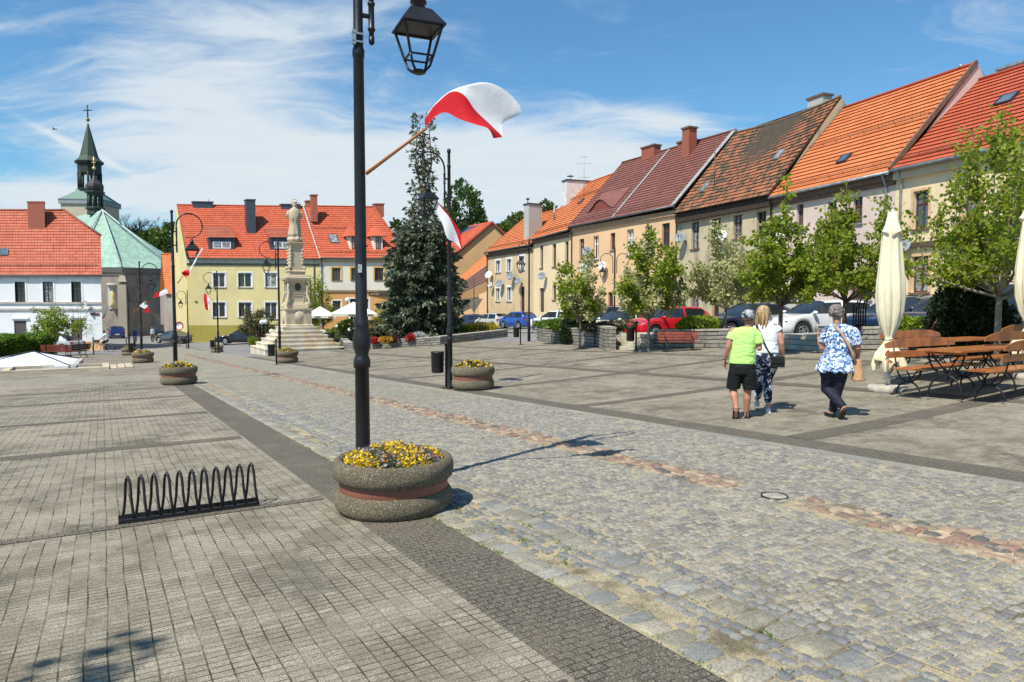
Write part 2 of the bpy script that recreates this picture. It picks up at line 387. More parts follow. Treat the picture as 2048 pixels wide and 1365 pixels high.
def m_leaf(name, c1, c2, c3=None, tr=.35):
    t = NT(name); g = t.N('ShaderNodeNewGeometry'); r = g.outputs['Random Per Island']
    c = t.mix(r, c1, c2)
    if c3: c = t.mix(t.ramp(r, .87, .95), c, c3)
    n = t.noise(.9, 3); c = t.mix(t.ramp(n, .35, .7, 0, .35), c, tuple(x*.6 for x in c1))
    t.put(t.b.inputs['Base Color'], c); t.b.inputs['Roughness'].default_value = .5; t.b.inputs['Specular IOR Level'].default_value = .35
    tl = t.N('ShaderNodeBsdfTranslucent'); hs = t.N('ShaderNodeHueSaturation'); hs.inputs['Value'].default_value = 1.35; t.L(c, hs.inputs['Color']); t.L(hs.outputs[0], tl.inputs[0])
    ms = t.N('ShaderNodeMixShader'); ms.inputs[0].default_value = tr; t.L(t.b.outputs[0], ms.inputs[1]); t.L(tl.outputs[0], ms.inputs[2]); t.L(ms.outputs[0], t.out.inputs[0])
    return t.mt
def m_glass(name='dark_window_glass', col=(.018, .022, .027), rough=.06, spec=.6):
    if name in MATS: return MATS[name]
    t = NT(name); n = t.noise(.8, 2, .5); c = t.mix(t.ramp(n, .35, .7), col, tuple(x*2.2+.01 for x in col))
    t.bump(t.noise(1.5, 2), .04, .02)
    MATS[name] = t.done(c, rough, spec=spec); return MATS[name]
BLACK = mat('black_painted_iron', (.014, .014, .016), .42, 0, .3, 8, .12, 60)
IRON2 = mat('dark_zinc', (.10, .115, .12), .45, .5, .3, 3)
ZINC = mat('zinc_grey', (.30, .33, .34), .5, .3, .25, 3)
GLASS = m_glass()
GLASSC = mat('curtained_glass', (.22, .225, .22), .12, 0, .7, 5, spec=.6)
GLASSB = m_glass('blueish_window_glass', (.05, .07, .09))
WHITE = mat('white_paint', (.75, .75, .73), .5, 0, .06, 2)
WOODBR = mat('brown_window_wood', (.10, .035, .02), .5, 0, .3, 6)
WOODOR = mat('varnished_orange_wood', (.36, .125, .035), .42, 0, .28, 5, .1, 30, coat=.15)
REDWOOD = mat('red_brown_bench_wood', (.22, .045, .025), .5, 0, .3, 5)
def m_flag(n, c):
    t = NT(n); t.put(t.b.inputs['Base Color'], c); t.b.inputs['Roughness'].default_value = .8; tl = t.N('ShaderNodeBsdfTranslucent'); t.put(tl.inputs[0], c); ms = t.N('ShaderNodeMixShader'); ms.inputs[0].default_value = .3; t.bump(t.noise(5, 3), .3, .03); t.L(t.b.outputs[0], ms.inputs[1]); t.L(tl.outputs[0], ms.inputs[2]); t.L(ms.outputs[0], t.out.inputs[0]); return t.mt
REDCLOTH = m_flag('red_flag_cloth', (.68, .006, .015))
WHITECLOTH = m_flag('white_flag_cloth', (.92, .92, .92))
POLEWOOD = mat('flagpole_wood', (.38, .15, .05), .5, 0, .2, 8)
BRICK = m_stonewall('red_chimney_brick', (.33, .10, .06), (.26, .075, .05), (.30, .22, .18), .24, .08)
REDBRICK = mat('red_brick', (.30, .095, .06), .85, 0, .3, 20, .3, 30)
DARKMETAL = mat('dark_grey_sheet_metal', (.055, .065, .08), .4, .3, .2, 3)
TRUNK = mat('tree_bark', (.13, .10, .07), .9, 0, .5, 9, .6, 25)
TRUNKG = mat('pale_bark', (.24, .21, .16), .9, 0, .4, 9, .5, 25)
SOIL = mat('dark_soil', (.05, .035, .022), .95, 0, .5, 12, .6, 40)
RUBBER = mat('tyre_rubber', (.018, .018, .018), .75, 0, .2, 10)
STEEL = mat('alloy_steel', (.52, .53, .54), .3, .75, .15, 5)
ASPH = mat('grey_asphalt', (.20, .195, .185), .9, 0, .18, 1.2, .35, 90, dirt=((.25, .24, .22), .5))
# ---------------------------------------------------------------- ground
M_BR = m_brick(); M_DK = m_darkband()
M_CB = m_cobble('grey_cobbles', 17., ((.17, .172, .158), (.30, .30, .265), (.42, .39, .31), (.075, .075, .068)), ((.47, .40, .27), (.22, .21, .09)), .085, .5, .5, 1.25)
M_RED = m_cobble('red_field_stones', 5., ((.30, .15, .10), (.36, .22, .15), (.16, .15, .14), (.25, .17, .12)), ((.46, .36, .24), (.42, .30, .20)), .07, .8, .2, .75)
M_KB = m_cobble('large_gutter_setts', 3.3, ((.30, .295, .275), (.40, .385, .34), (.24, .25, .27), (.22, .21, .19)), ((.20, .19, .11), (.12, .16, .035)), .05, .35, .25)
M_SAND = m_cobble('sandy_gutter_cobbles', 16., ((.20, .20, .195), (.28, .27, .24), (.38, .34, .26), (.12, .11, .09)), ((.44, .35, .21), (.12, .13, .04)), .09, .5, 1.)
M_EDGE = m_cobble('pale_edging_slabs', 2.2, ((.34, .31, .24), (.25, .26, .25), (.42, .37, .28), (.18, .17, .14)), ((.25, .23, .15), (.2, .18, .1)), .03, .3, .3, .9)
GRASSY = mat('verge_earth', (.10, .12, .04), .95, 0, .4, 3)
def m_islandstone(name, cols, sc=120):
    t = NT(name); g = t.N('ShaderNodeNewGeometry'); r = g.outputs['Random Per Island']; o = t.tc.outputs['Object']
    rp = t.N('ShaderNodeValToRGB'); rp.color_ramp.interpolation = 'CONSTANT'
    el = rp.color_ramp.elements; el[0].color = (*cols[0], 1); el[1].position = 1/len(cols); el[1].color = (*cols[1], 1)
    for i, c in enumerate(cols[2:]): e = el.new((i+2)/len(cols)); e.color = (*c, 1)
    t.L(r, rp.inputs[0]); c = rp.outputs[0]
    c = t.mix(t.ramp(t.noise(sc, 5, .8, o), .4, .62, 0, .65), c, (.11, .10, .08)); c = t.mix(t.ramp(t.noise(7, 5, .7, o), .5, .68, 0, .55), c, (.46, .40, .27)); c = t.mix(t.ramp(t.noise(90, 4, .8, t.mapping(o, loc=(2, 2, 0))), .57, .7, 0, .5), c, (.6, .57, .5))
    t.bump(t.noise(sc*.6, 4, .7, o), .4, .006); return t.done(c, .8, spec=.3)
def joint_mat():
    t = NT('sandy_joint'); o = t.tc.outputs['Object']; g = t.noise(130, 4, .8, o); c = t.mix(t.ramp(t.noise(2.6, 6, .7, o), .36, .56), (.17, .145, .095), (.50, .42, .27)); c = t.mix(t.ramp(t.noise(3.4, 5, .7, t.mapping(o, loc=(4, 9, 0))), .60, .70, 0, .6), c, (.15, .155, .06))
    c = t.mix(t.ramp(g, .4, .62, 0, .7), c, (.10, .085, .055)); t.bump(g, .6, .006); return t.done(c, .95, spec=.15)
def strip(name, mt, u0, u1, v0, v1, dz=0., du=.5, dv=.5, local=True, kind='structure'):
    nu = max(1, int(math.ceil((u1-u0)/du))); nv = max(1, int(math.ceil((v1-v0)/dv)))
    us = np.linspace(u0, u1, nu+1); vs = np.linspace(v0, v1, nv+1)
    V = [(v, u, Guv(u, v)+dz) for u in us for v in vs]
    F = [[i*(nv+1)+j, i*(nv+1)+j+1, (i+1)*(nv+1)+j+1, (i+1)*(nv+1)+j] for i in range(nu) for j in range(nv)]
    o = rmesh(name, V, F, mt); o.rotation_euler = (0, 0, UA); o['kind'] = kind; return o
# a wide sheet that reaches the horizon
def terrain():
    us = [-400, -150, -60, -30]+list(np.arange(-20, 110, 4))+[120, 150, 200, 300, 600, 1500]
    vs = [-900, -400, -200, -100, -60, -40]+list(np.arange(-30, 50, 3))+[60, 90, 150, 300, 700]
    V = []
    for u in us:
        for v in vs: V.append((v, u, Guv(u, min(v, 60))-.03 if u > -5 else Guv(max(u, -20), min(v, 60))-.03))
    nv = len(vs); F = [[i*nv+j, i*nv+j+1, (i+1)*nv+j+1, (i+1)*nv+j] for i in range(len(us)-1) for j in range(nv-1)]
    o = rmesh('ground', V, F, mat('distant_ground', (.17, .165, .14), .95, 0, .2, .05)); o.rotation_euler = (0, 0, UA); o['kind'] = 'structure'
terrain()
strip('square_paving', M_BR, -3, 25.2, -14, 1.65)
strip('square_paving', M_BR, 28.2, 58, -14, 1.2, du=1, dv=1)
strip('cobbled_cross_gutter', M_CB, 25.2, 28.2, -14, 1.65)
for i, (u, w) in enumerate(((2.25, .16), (6.05, .12), (10.22, .3), (13.87, .26), (17.8, .25), (21., .25))):
    strip('paving_band', M_DK, u-w/2, u+w/2, -14, 1.62, .004, dv=1)
strip('paving_band', M_DK, 22.4, 24.6, -4.6, -3.9, .004); strip('paving_band', M_DK, 29, 31, -4.2, -3.4, .004)
strip('dark_paving_border', M_DK, -3, 24.4, 1.65, 2.17); strip('square_paving', M_BR, 28.2, 58, 1.2, 2.17, dv=1, du=1); strip('dark_paving_border', M_DK, 24.4, 28.2, 1.65, 2.17)
strip('gutter_bed', joint_mat(), -3, 16, 2.17, 2.98, 0, dv=.2); strip('gutter_bed', M_SAND, 16, 60, 2.17, 2.98, 0, dv=.2)
strip('cobbled_road', M_CB, 12.5, 70, 2.98, 6.74)
strip('cobbled_road', joint_mat(), -3, 12.5, 2.98, 6.74, 0.002, dv=.25, du=.25)
def setts(u0, u1, v0, v1, seed=21):
    r = np.random.default_rng(seed); C = []; u = u0
    while u < u1:
        h_ = r.uniform(.048, .068)*(1+.0*u); v = v0-r.uniform(0, .05)
        while v < v1:
            w = r.uniform(.042, .082); uu = u+.022*sin(v*2.3+u*.9)+.012*sin(v*7+u*3)+r.normal(0, .0035)
            if v+w/2 > v0+.01 and not (4.62 < v+w/2 < 5.04 and not 3.7 < uu < 4.3) and r.random() > .012: C.append((v+w/2, uu+h_/2, w/2-.0035, h_/2-.0035))
            v += w
        u += h_
    C = np.array(C); n = len(C); K = 8; a = 2*pi*np.arange(K)/K; cx, cy = np.cos(a), np.sin(a); q = (np.abs(cx)**7+np.abs(cy)**7)**(-1/7); cx, cy = cx*q, cy*q
    z0 = np.array([Guv(c[1], c[0]) for c in C]); jx = 1+r.uniform(-.13, .10, (n, K)); tx, ty = r.normal(0, .07, (n, 1)), r.normal(0, .07, (n, 1)); top = r.uniform(.003, .009, (n, 1)); V = np.zeros((n, 3*K, 3))
    for k, (sc, zz) in enumerate(((1.03, -.012), (1.0, -.0005), (.88, 0))):
        X, Y = cx*jx*sc*C[:, 2:3], cy*jx*sc*C[:, 3:4]; V[:, k*K:(k+1)*K, 0] = C[:, 0:1]+X; V[:, k*K:(k+1)*K, 1] = C[:, 1:2]+Y; V[:, k*K:(k+1)*K, 2] = z0[:, None]+top+(zz if k else -.012)+X*tx+Y*ty-(.0012 if k == 1 else 0)
    f = [[k*K+j, k*K+(j+1) % K, (k+1)*K+(j+1) % K, (k+1)*K+j] for k in range(2) for j in range(K)]+[[2*K, 2*K+1, 2*K+2, 2*K+3], [2*K, 2*K+3, 2*K+4, 2*K+7], [2*K+4, 2*K+5, 2*K+6, 2*K+7]]
    F = (np.array(f)[None]+np.arange(n)[:, None, None]*3*K).reshape(-1, 4); o = rmesh('road_setts', V, F, m_islandstone('road_sett', [(.22, .215, .20), (.28, .27, .245), (.18, .175, .165), (.33, .31, .265), (.25, .235, .205), (.30, .27, .22), (.21, .21, .205), (.37, .34, .28)], 75), smooth=True); o.rotation_euler = (0, 0, UA); o['kind'] = 'structure'
strip('square_edging', M_EDGE, -3, 60, 6.74, 6.93, 0, dv=.2)
strip('dark_paving_border', M_DK, -3, 42, 6.93, 7.38)
strip('square_paving', M_BR, -3, 42, 7.38, 19.6)
for (u, w) in ((1.6, .3), (5.6, .38), (10.1, .33), (14.4, .33), (18.9, .33), (23.4, .33), (28., .33)):
    strip('paving_band', M_DK, u-w/2, u+w/2, 7.38, 19, .004, dv=.5)
strip('paving_band', M_DK, -3, 42, 11.75, 12.1, .0072); strip('paving_band', M_DK, -3, 42, 16.2, 16.5, .0072)
strip('parking_lane', ASPH, -10, 110, 19.6, 36, -.006, du=2, dv=1)
strip('side_street', ASPH, 42, 90, 6.93, 19.6, -.002, du=2, dv=1)
strip('side_street', ASPH, 58, 110, -45, 2.98, -.004, du=2, dv=2)
strip('side_street', ASPH, 70, 110, 2.98, 6.93, -.004, du=2, dv=1)

def stones(name, mt, cells, dome=.012, jit=.12, base=.0, seed=1, n=12):
    """irregular flat-topped stones: cells = (v, u, half size v, half size u)"""
    rnd = random.Random(seed); V = []; F = []
    for (v, u, hv, hu) in cells:
        z = Guv(u, v)+base; b = len(V); rings = 3; ph = .5; top = dome*rnd.uniform(.5, 1.4); tx, ty = rnd.uniform(-.03, .03), rnd.uniform(-.03, .03)
        rad = [1+rnd.uniform(-jit, jit) for _ in range(n)]
        for k, (sc, h) in enumerate(((1, -.012), (.96, top*.55), (.84, top))):
            for j in range(n):
                th = 2*pi*(j+ph)/n; cx, cy = cos(th), sin(th); q = (abs(cx)**7+abs(cy)**7)**(-1/7)
                x, y = cx*q*hv*sc*rad[j], cy*q*hu*sc*rad[j]; V.append((v+x, u+y, z+h+x*tx+y*ty))
        V.append((v, u, z+top))
        for k in range(2):
            for j in range(n): F.append([b+k*n+j, b+k*n+(j+1) % n, b+(k+1)*n+(j+1) % n, b+(k+1)*n+j])
        for j in range(n): F.append([b+2*n+j, b+2*n+(j+1) % n, b+3*n, b+3*n])
    F4 = [f for f in F]
    me = bpy.data.meshes.new(name); me.from_pydata(V, [], [f[:3] if f[2] == f[3] else f for f in F4]); me.materials.append(mt)
    me.polygons.foreach_set('use_smooth', [True]*len(me.polygons)); me.update()
    o = bpy.data.objects.new(name, me); COL.objects.link(o); o.rotation_euler = (0, 0, UA); o['kind'] = 'structure'; return o
MS_K = m_islandstone('gutter_stone', sc=70, cols= [(.28, .265, .215), (.21, .22, .21), (.36, .33, .25), (.25, .23, .17), (.31, .305, .27), (.25, .235, .19)])
MS_R = m_islandstone('field_stone', [(.33, .19, .13), (.28, .19, .13), (.38, .24, .16), (.25, .21, .155), (.42, .29, .20), (.10, .10, .095), (.30, .155, .11), (.45, .34, .24), (.22, .14, .11), (.33, .24, .16)])
setts(-2.6, 12.5, 2.96, 6.74)
rnd = random.Random(4)
def row(v, u0, u1, hv, mean, seed):
    r = random.Random(seed); u = u0; out = []
    while u < u1:
        L = mean*r.uniform(.7, 1.35); out.append((v+r.uniform(-.015, .015), u+L/2, hv*r.uniform(.86, 1.08), L/2-.007)); u += L
    return out
stones('gutter_edge_stones', MS_K, row(2.265, -1, 34, .088, .15, 1)+row(2.74, -1, 34, .10, .16, 2), .010, .05, 0, 3)
cells = []
for k in range(3):
    pass
for u in np.arange(-1, 16, .075):                       # small setts in the gutter between the big ones
    for v in (2.39, 2.455, 2.525, 2.60, 2.88, 2.945):
        if rnd.random() < (.92 if v > 2.5 else .45+.4*sin(u*1.7)): cells.append((v+rnd.uniform(-.01, .01), u+rnd.uniform(-.012, .012), .031, .033))
stones('gutter_small_setts', m_islandstone('small_sett', [(.19, .195, .20), (.24, .24, .23), (.17, .175, .18), (.27, .26, .23)]), cells, .008, .12, 0, 5, 10)
cells = []
u = .8
while u < 52:
    gapd = abs(u-4.0) < .32
    if not gapd:
        w0, w1 = (4.66+.05*sin(u*2.1), 5.0+.04*sin(u*3.3)) if u < 30 else (4.55, 4.95)
        v = w0+rnd.uniform(0, .04)
        while v < w1:
            s = rnd.uniform(.026, .062)*(1.25 if rnd.random() < .1 else 1)
            if rnd.random() < .86: cells.append((v+s, u+rnd.uniform(-.03, .03), s*.95, rnd.uniform(.032, .062)))
            v += 2*s+.010
    u += .105
cells += [(4.86, 2.2, .085, .075)]
stones('red_stone_line', MS_R, cells, .012, .16, 0.004, 9, 12)
strip('red_stone_line_bed', mat('ochre_sand_joint', (.40, .31, .20), .95, 0, .35, 9, .5, 90, dirt=((.24, .20, .13), 5)), 4.35, 52, 4.70, 4.98, .003, dv=.1)
strip('red_stone_line_bed', MATS['ochre_sand_joint'], 0, 3.65, 4.70, 4.98, .003, dv=.1)
# weeds and moss along the gutter
def weeds():
    V = []; F = []; r = random.Random(11)
    for (u0, v0, n, s) in [(r.uniform(-.5, 9), r.choice((2.18, 2.44, 2.66, 2.95))+r.uniform(-.02, .02), r.randint(8, 26), r.uniform(.02, .06)) for _ in range(90)]+[(4.75, 2.2, 90, .11), (4.4, 2.24, 60, .08), (4.95, 2.45, 60, .09), (3.7, 2.62, 70, .07)]:
        for _ in range(n):
            u = u0+r.gauss(0, s*1.4); v = v0+r.gauss(0, s*.45); z = Guv(u, v); a = r.uniform(0, 2*pi); L = r.uniform(.008, .028); w = .004
            dx, dy = cos(a)*L*.7, sin(a)*L*.7; b = len(V)
            V += [(v-w*sin(a), u+w*cos(a), z), (v+w*sin(a), u-w*cos(a), z), (v+dx, u+dy, z+L)]; F.append([b, b+1, b+2])
    o = rmesh('gutter_weeds', V, F, m_leaf('weed_green', (.09, .16, .02), (.16, .24, .04))); o.rotation_euler = (0, 0, UA)
    tag(o, 'small green weeds and moss growing between the gutter stones', 'weeds', kind='stuff')
weeds()
def manhole():
    p = gp(1549, 995); t = thing('manhole_cover', 'round manhole cover with a dark rim set in the cobbles beside the red stone line', 'manhole cover', p)
    MB().lathe([(.0001, .013), (.095, .014), (.1, .010)], n=28).build('lid', mat('concrete_lid', (.34, .31, .25), .85, 0, .2, 12, .3, 60), t)
    MB().lathe([(.101, -.01), (.101, .018), (.110, .018), (.110, -.01)], n=28, cap=False).build('rim', BLACK, t)
manhole()
# ---------------------------------------------------------------- buildings
def vec2(a, b): return Vector((b[0]-a[0], b[1]-a[1], 0))
class House:
    """front wall between two plan points; ey = direction into the depth; local coordinates (s, d, z)"""
    def __init__(h, name, label, cat, A, B, ey, depth, zb, group=None):
        h.A = Vector((A[0], A[1], 0)); e = vec2(A, B); h.W = e.length; h.ex = e.normalized(); h.ey = Vector((ey[0], ey[1], 0)).normalized(); h.D = depth; h.zb = zb
        h.t = thing(name, label, cat, (A[0], A[1], zb), 0, group)
    def P(h, s, d, z): p = h.ex*s+h.ey*d; return Vector((p.x, p.y, z-h.zb))
    def fac(h, px, py, d=0.):
        rx, rz = ray(px, py); O = h.A+h.ey*d       # t*(rx,1) = O + s*ex
        det = rx*(-h.ex.y)-1*(-h.ex.x); t = (O.x*(-h.ex.y)-O.y*(-h.ex.x))/det; s = (rx*O.y-1*O.x)/det
        return s, CH+rz*t
    def wall(h, z1, mt, wins=(), rev=.22, plinth=None, gable=None, mats=None, zsplit=None):
        """front with window holes, side and back walls"""
        m = MB(); S0 = sorted({0., h.W}|{w[0] for w in wins}|{w[2] for w in wins}); Z0 = sorted({h.zb-.6, z1}|{w[1] for w in wins}|{w[3] for w in wins}|({plinth} if plinth else set())|({zsplit} if zsplit else set()))
        for i in range(len(S0)-1):
            for j in range(len(Z0)-1):
                a, b, c, d = S0[i], S0[i+1], Z0[j], Z0[j+1]; sm, zm = (a+b)/2, (c+d)/2
                if b-a < 1e-4 or d-c < 1e-4: continue
                if any(w[0] < sm < w[2] and w[1] < zm < w[3] for w in wins): continue
                k = 1 if (plinth and zm < plinth) else (2 if (zsplit and zm < zsplit) else 0)
                m.quad(h.P(a, 0, c), h.P(b, 0, c), h.P(b, 0, d), h.P(a, 0, d), k)
        for (a, c, b, d, *_) in wins:
            m.quad(h.P(a, 0, c), h.P(a, 0, d), h.P(a, rev, d), h.P(a, rev, c)); m.quad(h.P(b, 0, c), h.P(b, rev, c), h.P(b, rev, d), h.P(b, 0, d))
            m.quad(h.P(a, 0, d), h.P(b, 0, d), h.P(b, rev, d), h.P(a, rev, d)); m.quad(h.P(a, 0, c), h.P(a, rev, c), h.P(b, rev, c), h.P(b, 0, c))
        zz = h.zb-.6
        for s in (0, h.W):
            m.quad(h.P(s, 0, zz), h.P(s, h.D, zz), h.P(s, h.D, z1), h.P(s, 0, z1))
            if gable: m.poly([h.P(s, 0, z1), h.P(s, gable[0], gable[1]), h.P(s, h.D, z1)])
        m.quad(h.P(0, h.D, zz), h.P(h.W, h.D, zz), h.P(h.W, h.D, z1), h.P(0, h.D, z1))
        # room blocks behind the openings, so that the glass looks into the dark
        return m.build('wall', mats or [mt, mt, mt], h.t)
    def window(h, w, style='plain', frame=None, glass=None, sill=True, rev=.22, name='window', surround=None, mull=True):
        a, c, b, d = w[:4]; fr = .07; m = MB(); g = rev-.06
        def fb(s0, z0, s1, z1, y0=g, y1=g+.05, k=0):
            P = [h.P(s, y, z) for z in (z0, z1) for s, y in ((s0, y0), (s1, y0), (s1, y1), (s0, y1))]
            m.add(P, [[0, 3, 2, 1], [4, 5, 6, 7], [0, 1, 5, 4], [1, 2, 6, 5], [2, 3, 7, 6], [3, 0, 4, 7]], k)
        fb(a, c, a+fr, d); fb(b-fr, c, b, d); fb(a+fr, c, b-fr, c+fr); fb(a+fr, d-fr, b-fr, d)
        mid = (a+b)/2
        if mull:
            fb(mid-.035, c+fr, mid+.035, d-fr, g-.01, g+.04)
        if style == 'cross': 
            zc = c+(d-c)*.66; fb(a+fr, zc-.035, mid-.035, zc+.035); fb(mid+.035, zc-.035, b-fr, zc+.035)
        o = m.build(name, frame or WHITE, h.t)
        MB().quad(h.P(a+fr*.5, g+.03, c+fr*.5), h.P(b-fr*.5, g+.03, c+fr*.5), h.P(b-fr*.5, g+.03, d-fr*.5), h.P(a+fr*.5, g+.03, d-fr*.5)).build('pane', glass or GLASS, o)
        if sill:
            m = MB(); P = [h.P(s, y, z) for z in (c-.07, c-.005) for s, y in ((a-.08, -.09), (b+.08, -.09), (b+.08, .03), (a-.08, .03))]
            m.add(P, [[0, 3, 2, 1], [4, 5, 6, 7], [0, 1, 5, 4], [1, 2, 6, 5], [2, 3, 7, 6], [3, 0, 4, 7]]); m.build('sill', sill if not isinstance(sill, bool) else ZINC, o)
        if surround:
            m = MB(); t = surround[1]
            for s0, z0, s1, z1 in ((a-t, c-.0, a-.001, d+t), (b+.001, c, b+t, d+t), (a-.001, d+.001, b+.001, d+t)):
                P = [h.P(s, y, z) for z in (z0, z1) for s, y in ((s0, -.035), (s1, -.035), (s1, .01), (s0, .01))]
                m.add(P, [[0, 3, 2, 1], [4, 5, 6, 7], [0, 1, 5, 4], [1, 2, 6, 5], [2, 3, 7, 6], [3, 0, 4, 7]])
            m.build('surround', surround[0], o)
        return o
    def bx(h, m, s0, s1, y0, y1, z0, z1, k=0):
        P = [h.P(s, y, z) for z in (z0, z1) for s, y in ((s0, y0), (s1, y0), (s1, y1), (s0, y1))]
        return m.add(P, [[0, 3, 2, 1], [4, 5, 6, 7], [0, 1, 5, 4], [1, 2, 6, 5], [2, 3, 7, 6], [3, 0, 4, 7]], k)
    def roof(h, eave, rd, ridge, mt, L=(0, 0), R=(0, 0), ov=.35, rows=None, extra=None, edge=None, back=True, gutter=ZINC, ridgecap=True, sag=0., eaveR=None, cut=None):
        """stepped tile rows on the front plane; L/R = inset at ridge level of the left/right edge (hips); eave/ridge heights"""
        import math as _m
        Wd = h.W; dz = ridge-eave; slope = sqrt((rd+ov)**2+dz**2); n = rows or max(4, int(slope/.33)); m = MB(); st = .05
        def PT(s, t, off=0.):                    # t 0..1 up the slope
            er = (eaveR-eave)*(s/Wd) if eaveR is not None else 0
            y = -ov+(rd+ov)*t; z = eave+dz*t+er*(1-t)
            nrm = Vector((0, -dz, rd+ov)).normalized()
            sg = -sag*sin(pi*min(1, max(0, s/Wd)))*sin(pi*t*.5)
            return h.P(s, y+nrm.y*off, z+nrm.z*off+sg)
        def edges(t):
            l = L(t) if callable(L) else L[0]+(L[1]-L[0])*t; r = R(t) if callable(R) else R[0]+(R[1]-R[0])*t
            return l, Wd-r
        rr = random.Random(int(h.W*100))
        segs = 1 if sag == 0 else 12
        for i in range(n):
            t0, t1 = i/n, (i+1)/n; l0, r0 = edges(t0); l1, r1 = edges(t1)
            if r1-l1 < .02: r1 = l1+.02
            for k in range(segs):
                q0, q1 = k/segs, (k+1)/segs
                A0, B0 = l0+(r0-l0)*q0, l0+(r0-l0)*q1; A1, B1 = l1+(r1-l1)*q0, l1+(r1-l1)*q1
                jt = rr.uniform(-.006, .012) if sag else 0
                a, b, c, d = PT(A0, t0, st+jt), PT(B0, t0, st+jt), PT(B1, t1, .0), PT(A1, t1, .0)
                v0, v1 = i*.33+.005, (i+1)*.33-.005
                m.quad(a, b, c, d, 0, [(A0, v0), (B0, v0), (B1, v1), (A1, v1)])
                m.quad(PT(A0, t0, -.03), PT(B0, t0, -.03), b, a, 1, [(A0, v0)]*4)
        l0, r0 = edges(0); l1, r1 = edges(1)
        # underside, sides
        m.quad(PT(l0, 0, -.08), PT(l1, 1, -.08), PT(r1, 1, -.08), PT(r0, 0, -.08), 1)
        for (sa, sb) in ((l0, l1), (r0, r1)): 
            k = 6
            for i in range(k):
                ta, tb = i/k, (i+1)/k; ea = edges(ta)[0 if sa == l0 else 1]; eb = edges(tb)[0 if sa == l0 else 1]
                m.quad(PT(ea, ta, -.08), PT(eb, tb, -.08), PT(eb, tb, .05), PT(ea, ta, .05), 1)
        if back:
            m.quad(h.P(l1, rd, ridge), h.P(r1, rd, ridge), h.P(Wd-(R(0) if callable(R) else R[0]), h.D+ov, eave), h.P((L(0) if callable(L) else L[0]), h.D+ov, eave), 0, [(0, 0), (Wd, 0), (Wd, 5), (0, 5)])
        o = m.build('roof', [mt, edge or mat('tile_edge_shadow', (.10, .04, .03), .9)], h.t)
        if ridgecap:
            MB().tube([PT(l1+(r1-l1)*i/12, 1, .04) for i in range(13)], .09, 8).build('ridge_cap', ridgecap if not isinstance(ridgecap, bool) else mt, o)
        if gutter:
            MB().tube([PT(l0, 0, -.02)+h.ey*-.06+Vector((0, 0, -.04)), PT(r0, 0, -.02)+h.ey*-.06+Vector((0, 0, -.04))], .07, 8).build('gutter', gutter, h.t)
        h.PT = PT; return o
    def cornice(h, z0, z1, out, mt, name='cornice', s0=0., s1=None):
        m = MB(); h.bx(m, s0, h.W if s1 is None else s1, -out, .004, z0, z1); return m.build(name, mt, h.t)
    def pipe(h, s, z0, z1, mt=ZINC, r=.05, out=.1):
        m = MB(); m.tube([h.P(s, -.32, z1), h.P(s, -.30, z1-.15), h.P(s, -out, z1-.5), h.P(s, -out, z0)], r, 8); return m.build('downpipe', mt, h.t)
    def chimney(h, s, d, z0, z1, ws, wd, mt, cap=None, name='chimney', parent=None, capw=.08):
        m = MB(); h.bx(m, s-ws/2, s+ws/2, d-wd/2, d+wd/2, z0, z1)
        o = m.build(name, mt, parent or h.t)
        # brick uv is box mapped
        m = MB(); h.bx(m, s-ws/2-capw, s+ws/2+capw, d-wd/2-capw, d+wd/2+capw, z1, z1+.12); m.build('chimney_cap', cap or DARKMETAL, o)
        return o
    def skylight(h, s0, s1, t0, t1, glass=None, fr=DARKMETAL):
        P = h.PT; m = MB(); o = .14
        ring = [(s0, t0), (s1, t0), (s1, t1), (s0, t1)]; w = .07; ht = w/5.
        A = [P(s, t, o) for s, t in ring]; Bq = [P(s, t, .0) for s, t in ring]; ins = [(s0+w, t0+ht*.2), (s1-w, t0+ht*.2), (s1-w, t1-ht*.2), (s0+w, t1-ht*.2)]; I = [P(s, t, o) for s, t in ins]
        for i in range(4):
            j = (i+1) % 4; m.quad(Bq[i], Bq[j], A[j], A[i]); m.quad(A[i], A[j], I[j], I[i])
        ob = m.build('skylight', fr, h.t); MB().quad(*[P(s, t, o-.02) for s, t in ins]).build('pane', glass or GLASSB, ob); return ob
    def snowguard(h, t, s0, s1, mt):
        m = MB(); n = max(2, int((s1-s0)/.9))
        for off in (.12, .22): m.tube([h.PT(s0, t, off), h.PT(s1, t, off)], .014, 5)
        for i in range(n+1):
            s = s0+(s1-s0)*i/n; m.tube([h.PT(s, t, .03), h.PT(s, t, .25)], .016, 4)
        for i in range(int((s1-s0)/.16)):
            s = s0+.16*i; m.tube([h.PT(s, t, .1), h.PT(s, t, .22)], .007, 3)
        return m.build('snow_guard', mt, h.t)
def corner(px, Y): r = (px-1024)/FPX*.9985; return (r*Y, Y)
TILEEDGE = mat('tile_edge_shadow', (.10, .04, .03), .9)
R_OR = m_roof('orange_roof_tiles', (.60, .165, .05), (.70, .22, .075), (.25, .05, .02))
R_RED = m_roof('red_roof_tiles', (.47, .085, .04), (.56, .115, .05), (.20, .03, .015), cw=.2)
R_RED2 = m_roof('bright_red_roof_tiles', (.50, .095, .042), (.60, .13, .06), (.22, .03, .015), cw=.25)
R_OLDRED = m_roof('weathered_red_roof_tiles', (.46, .11, .06), (.56, .17, .10), (.10, .03, .02), cw=.28, patch=((.34, .10, .06), .60, .80))
R_BRN = m_roof('brown_roof_tiles', (.20, .075, .06), (.265, .10, .08), (.07, .025, .02))
R_MOSS = m_roof('mossy_old_roof_tiles', (.44, .15, .07), (.26, .115, .06), (.05, .035, .02), patch=((.095, .075, .045), .50, .62), cw=.18)
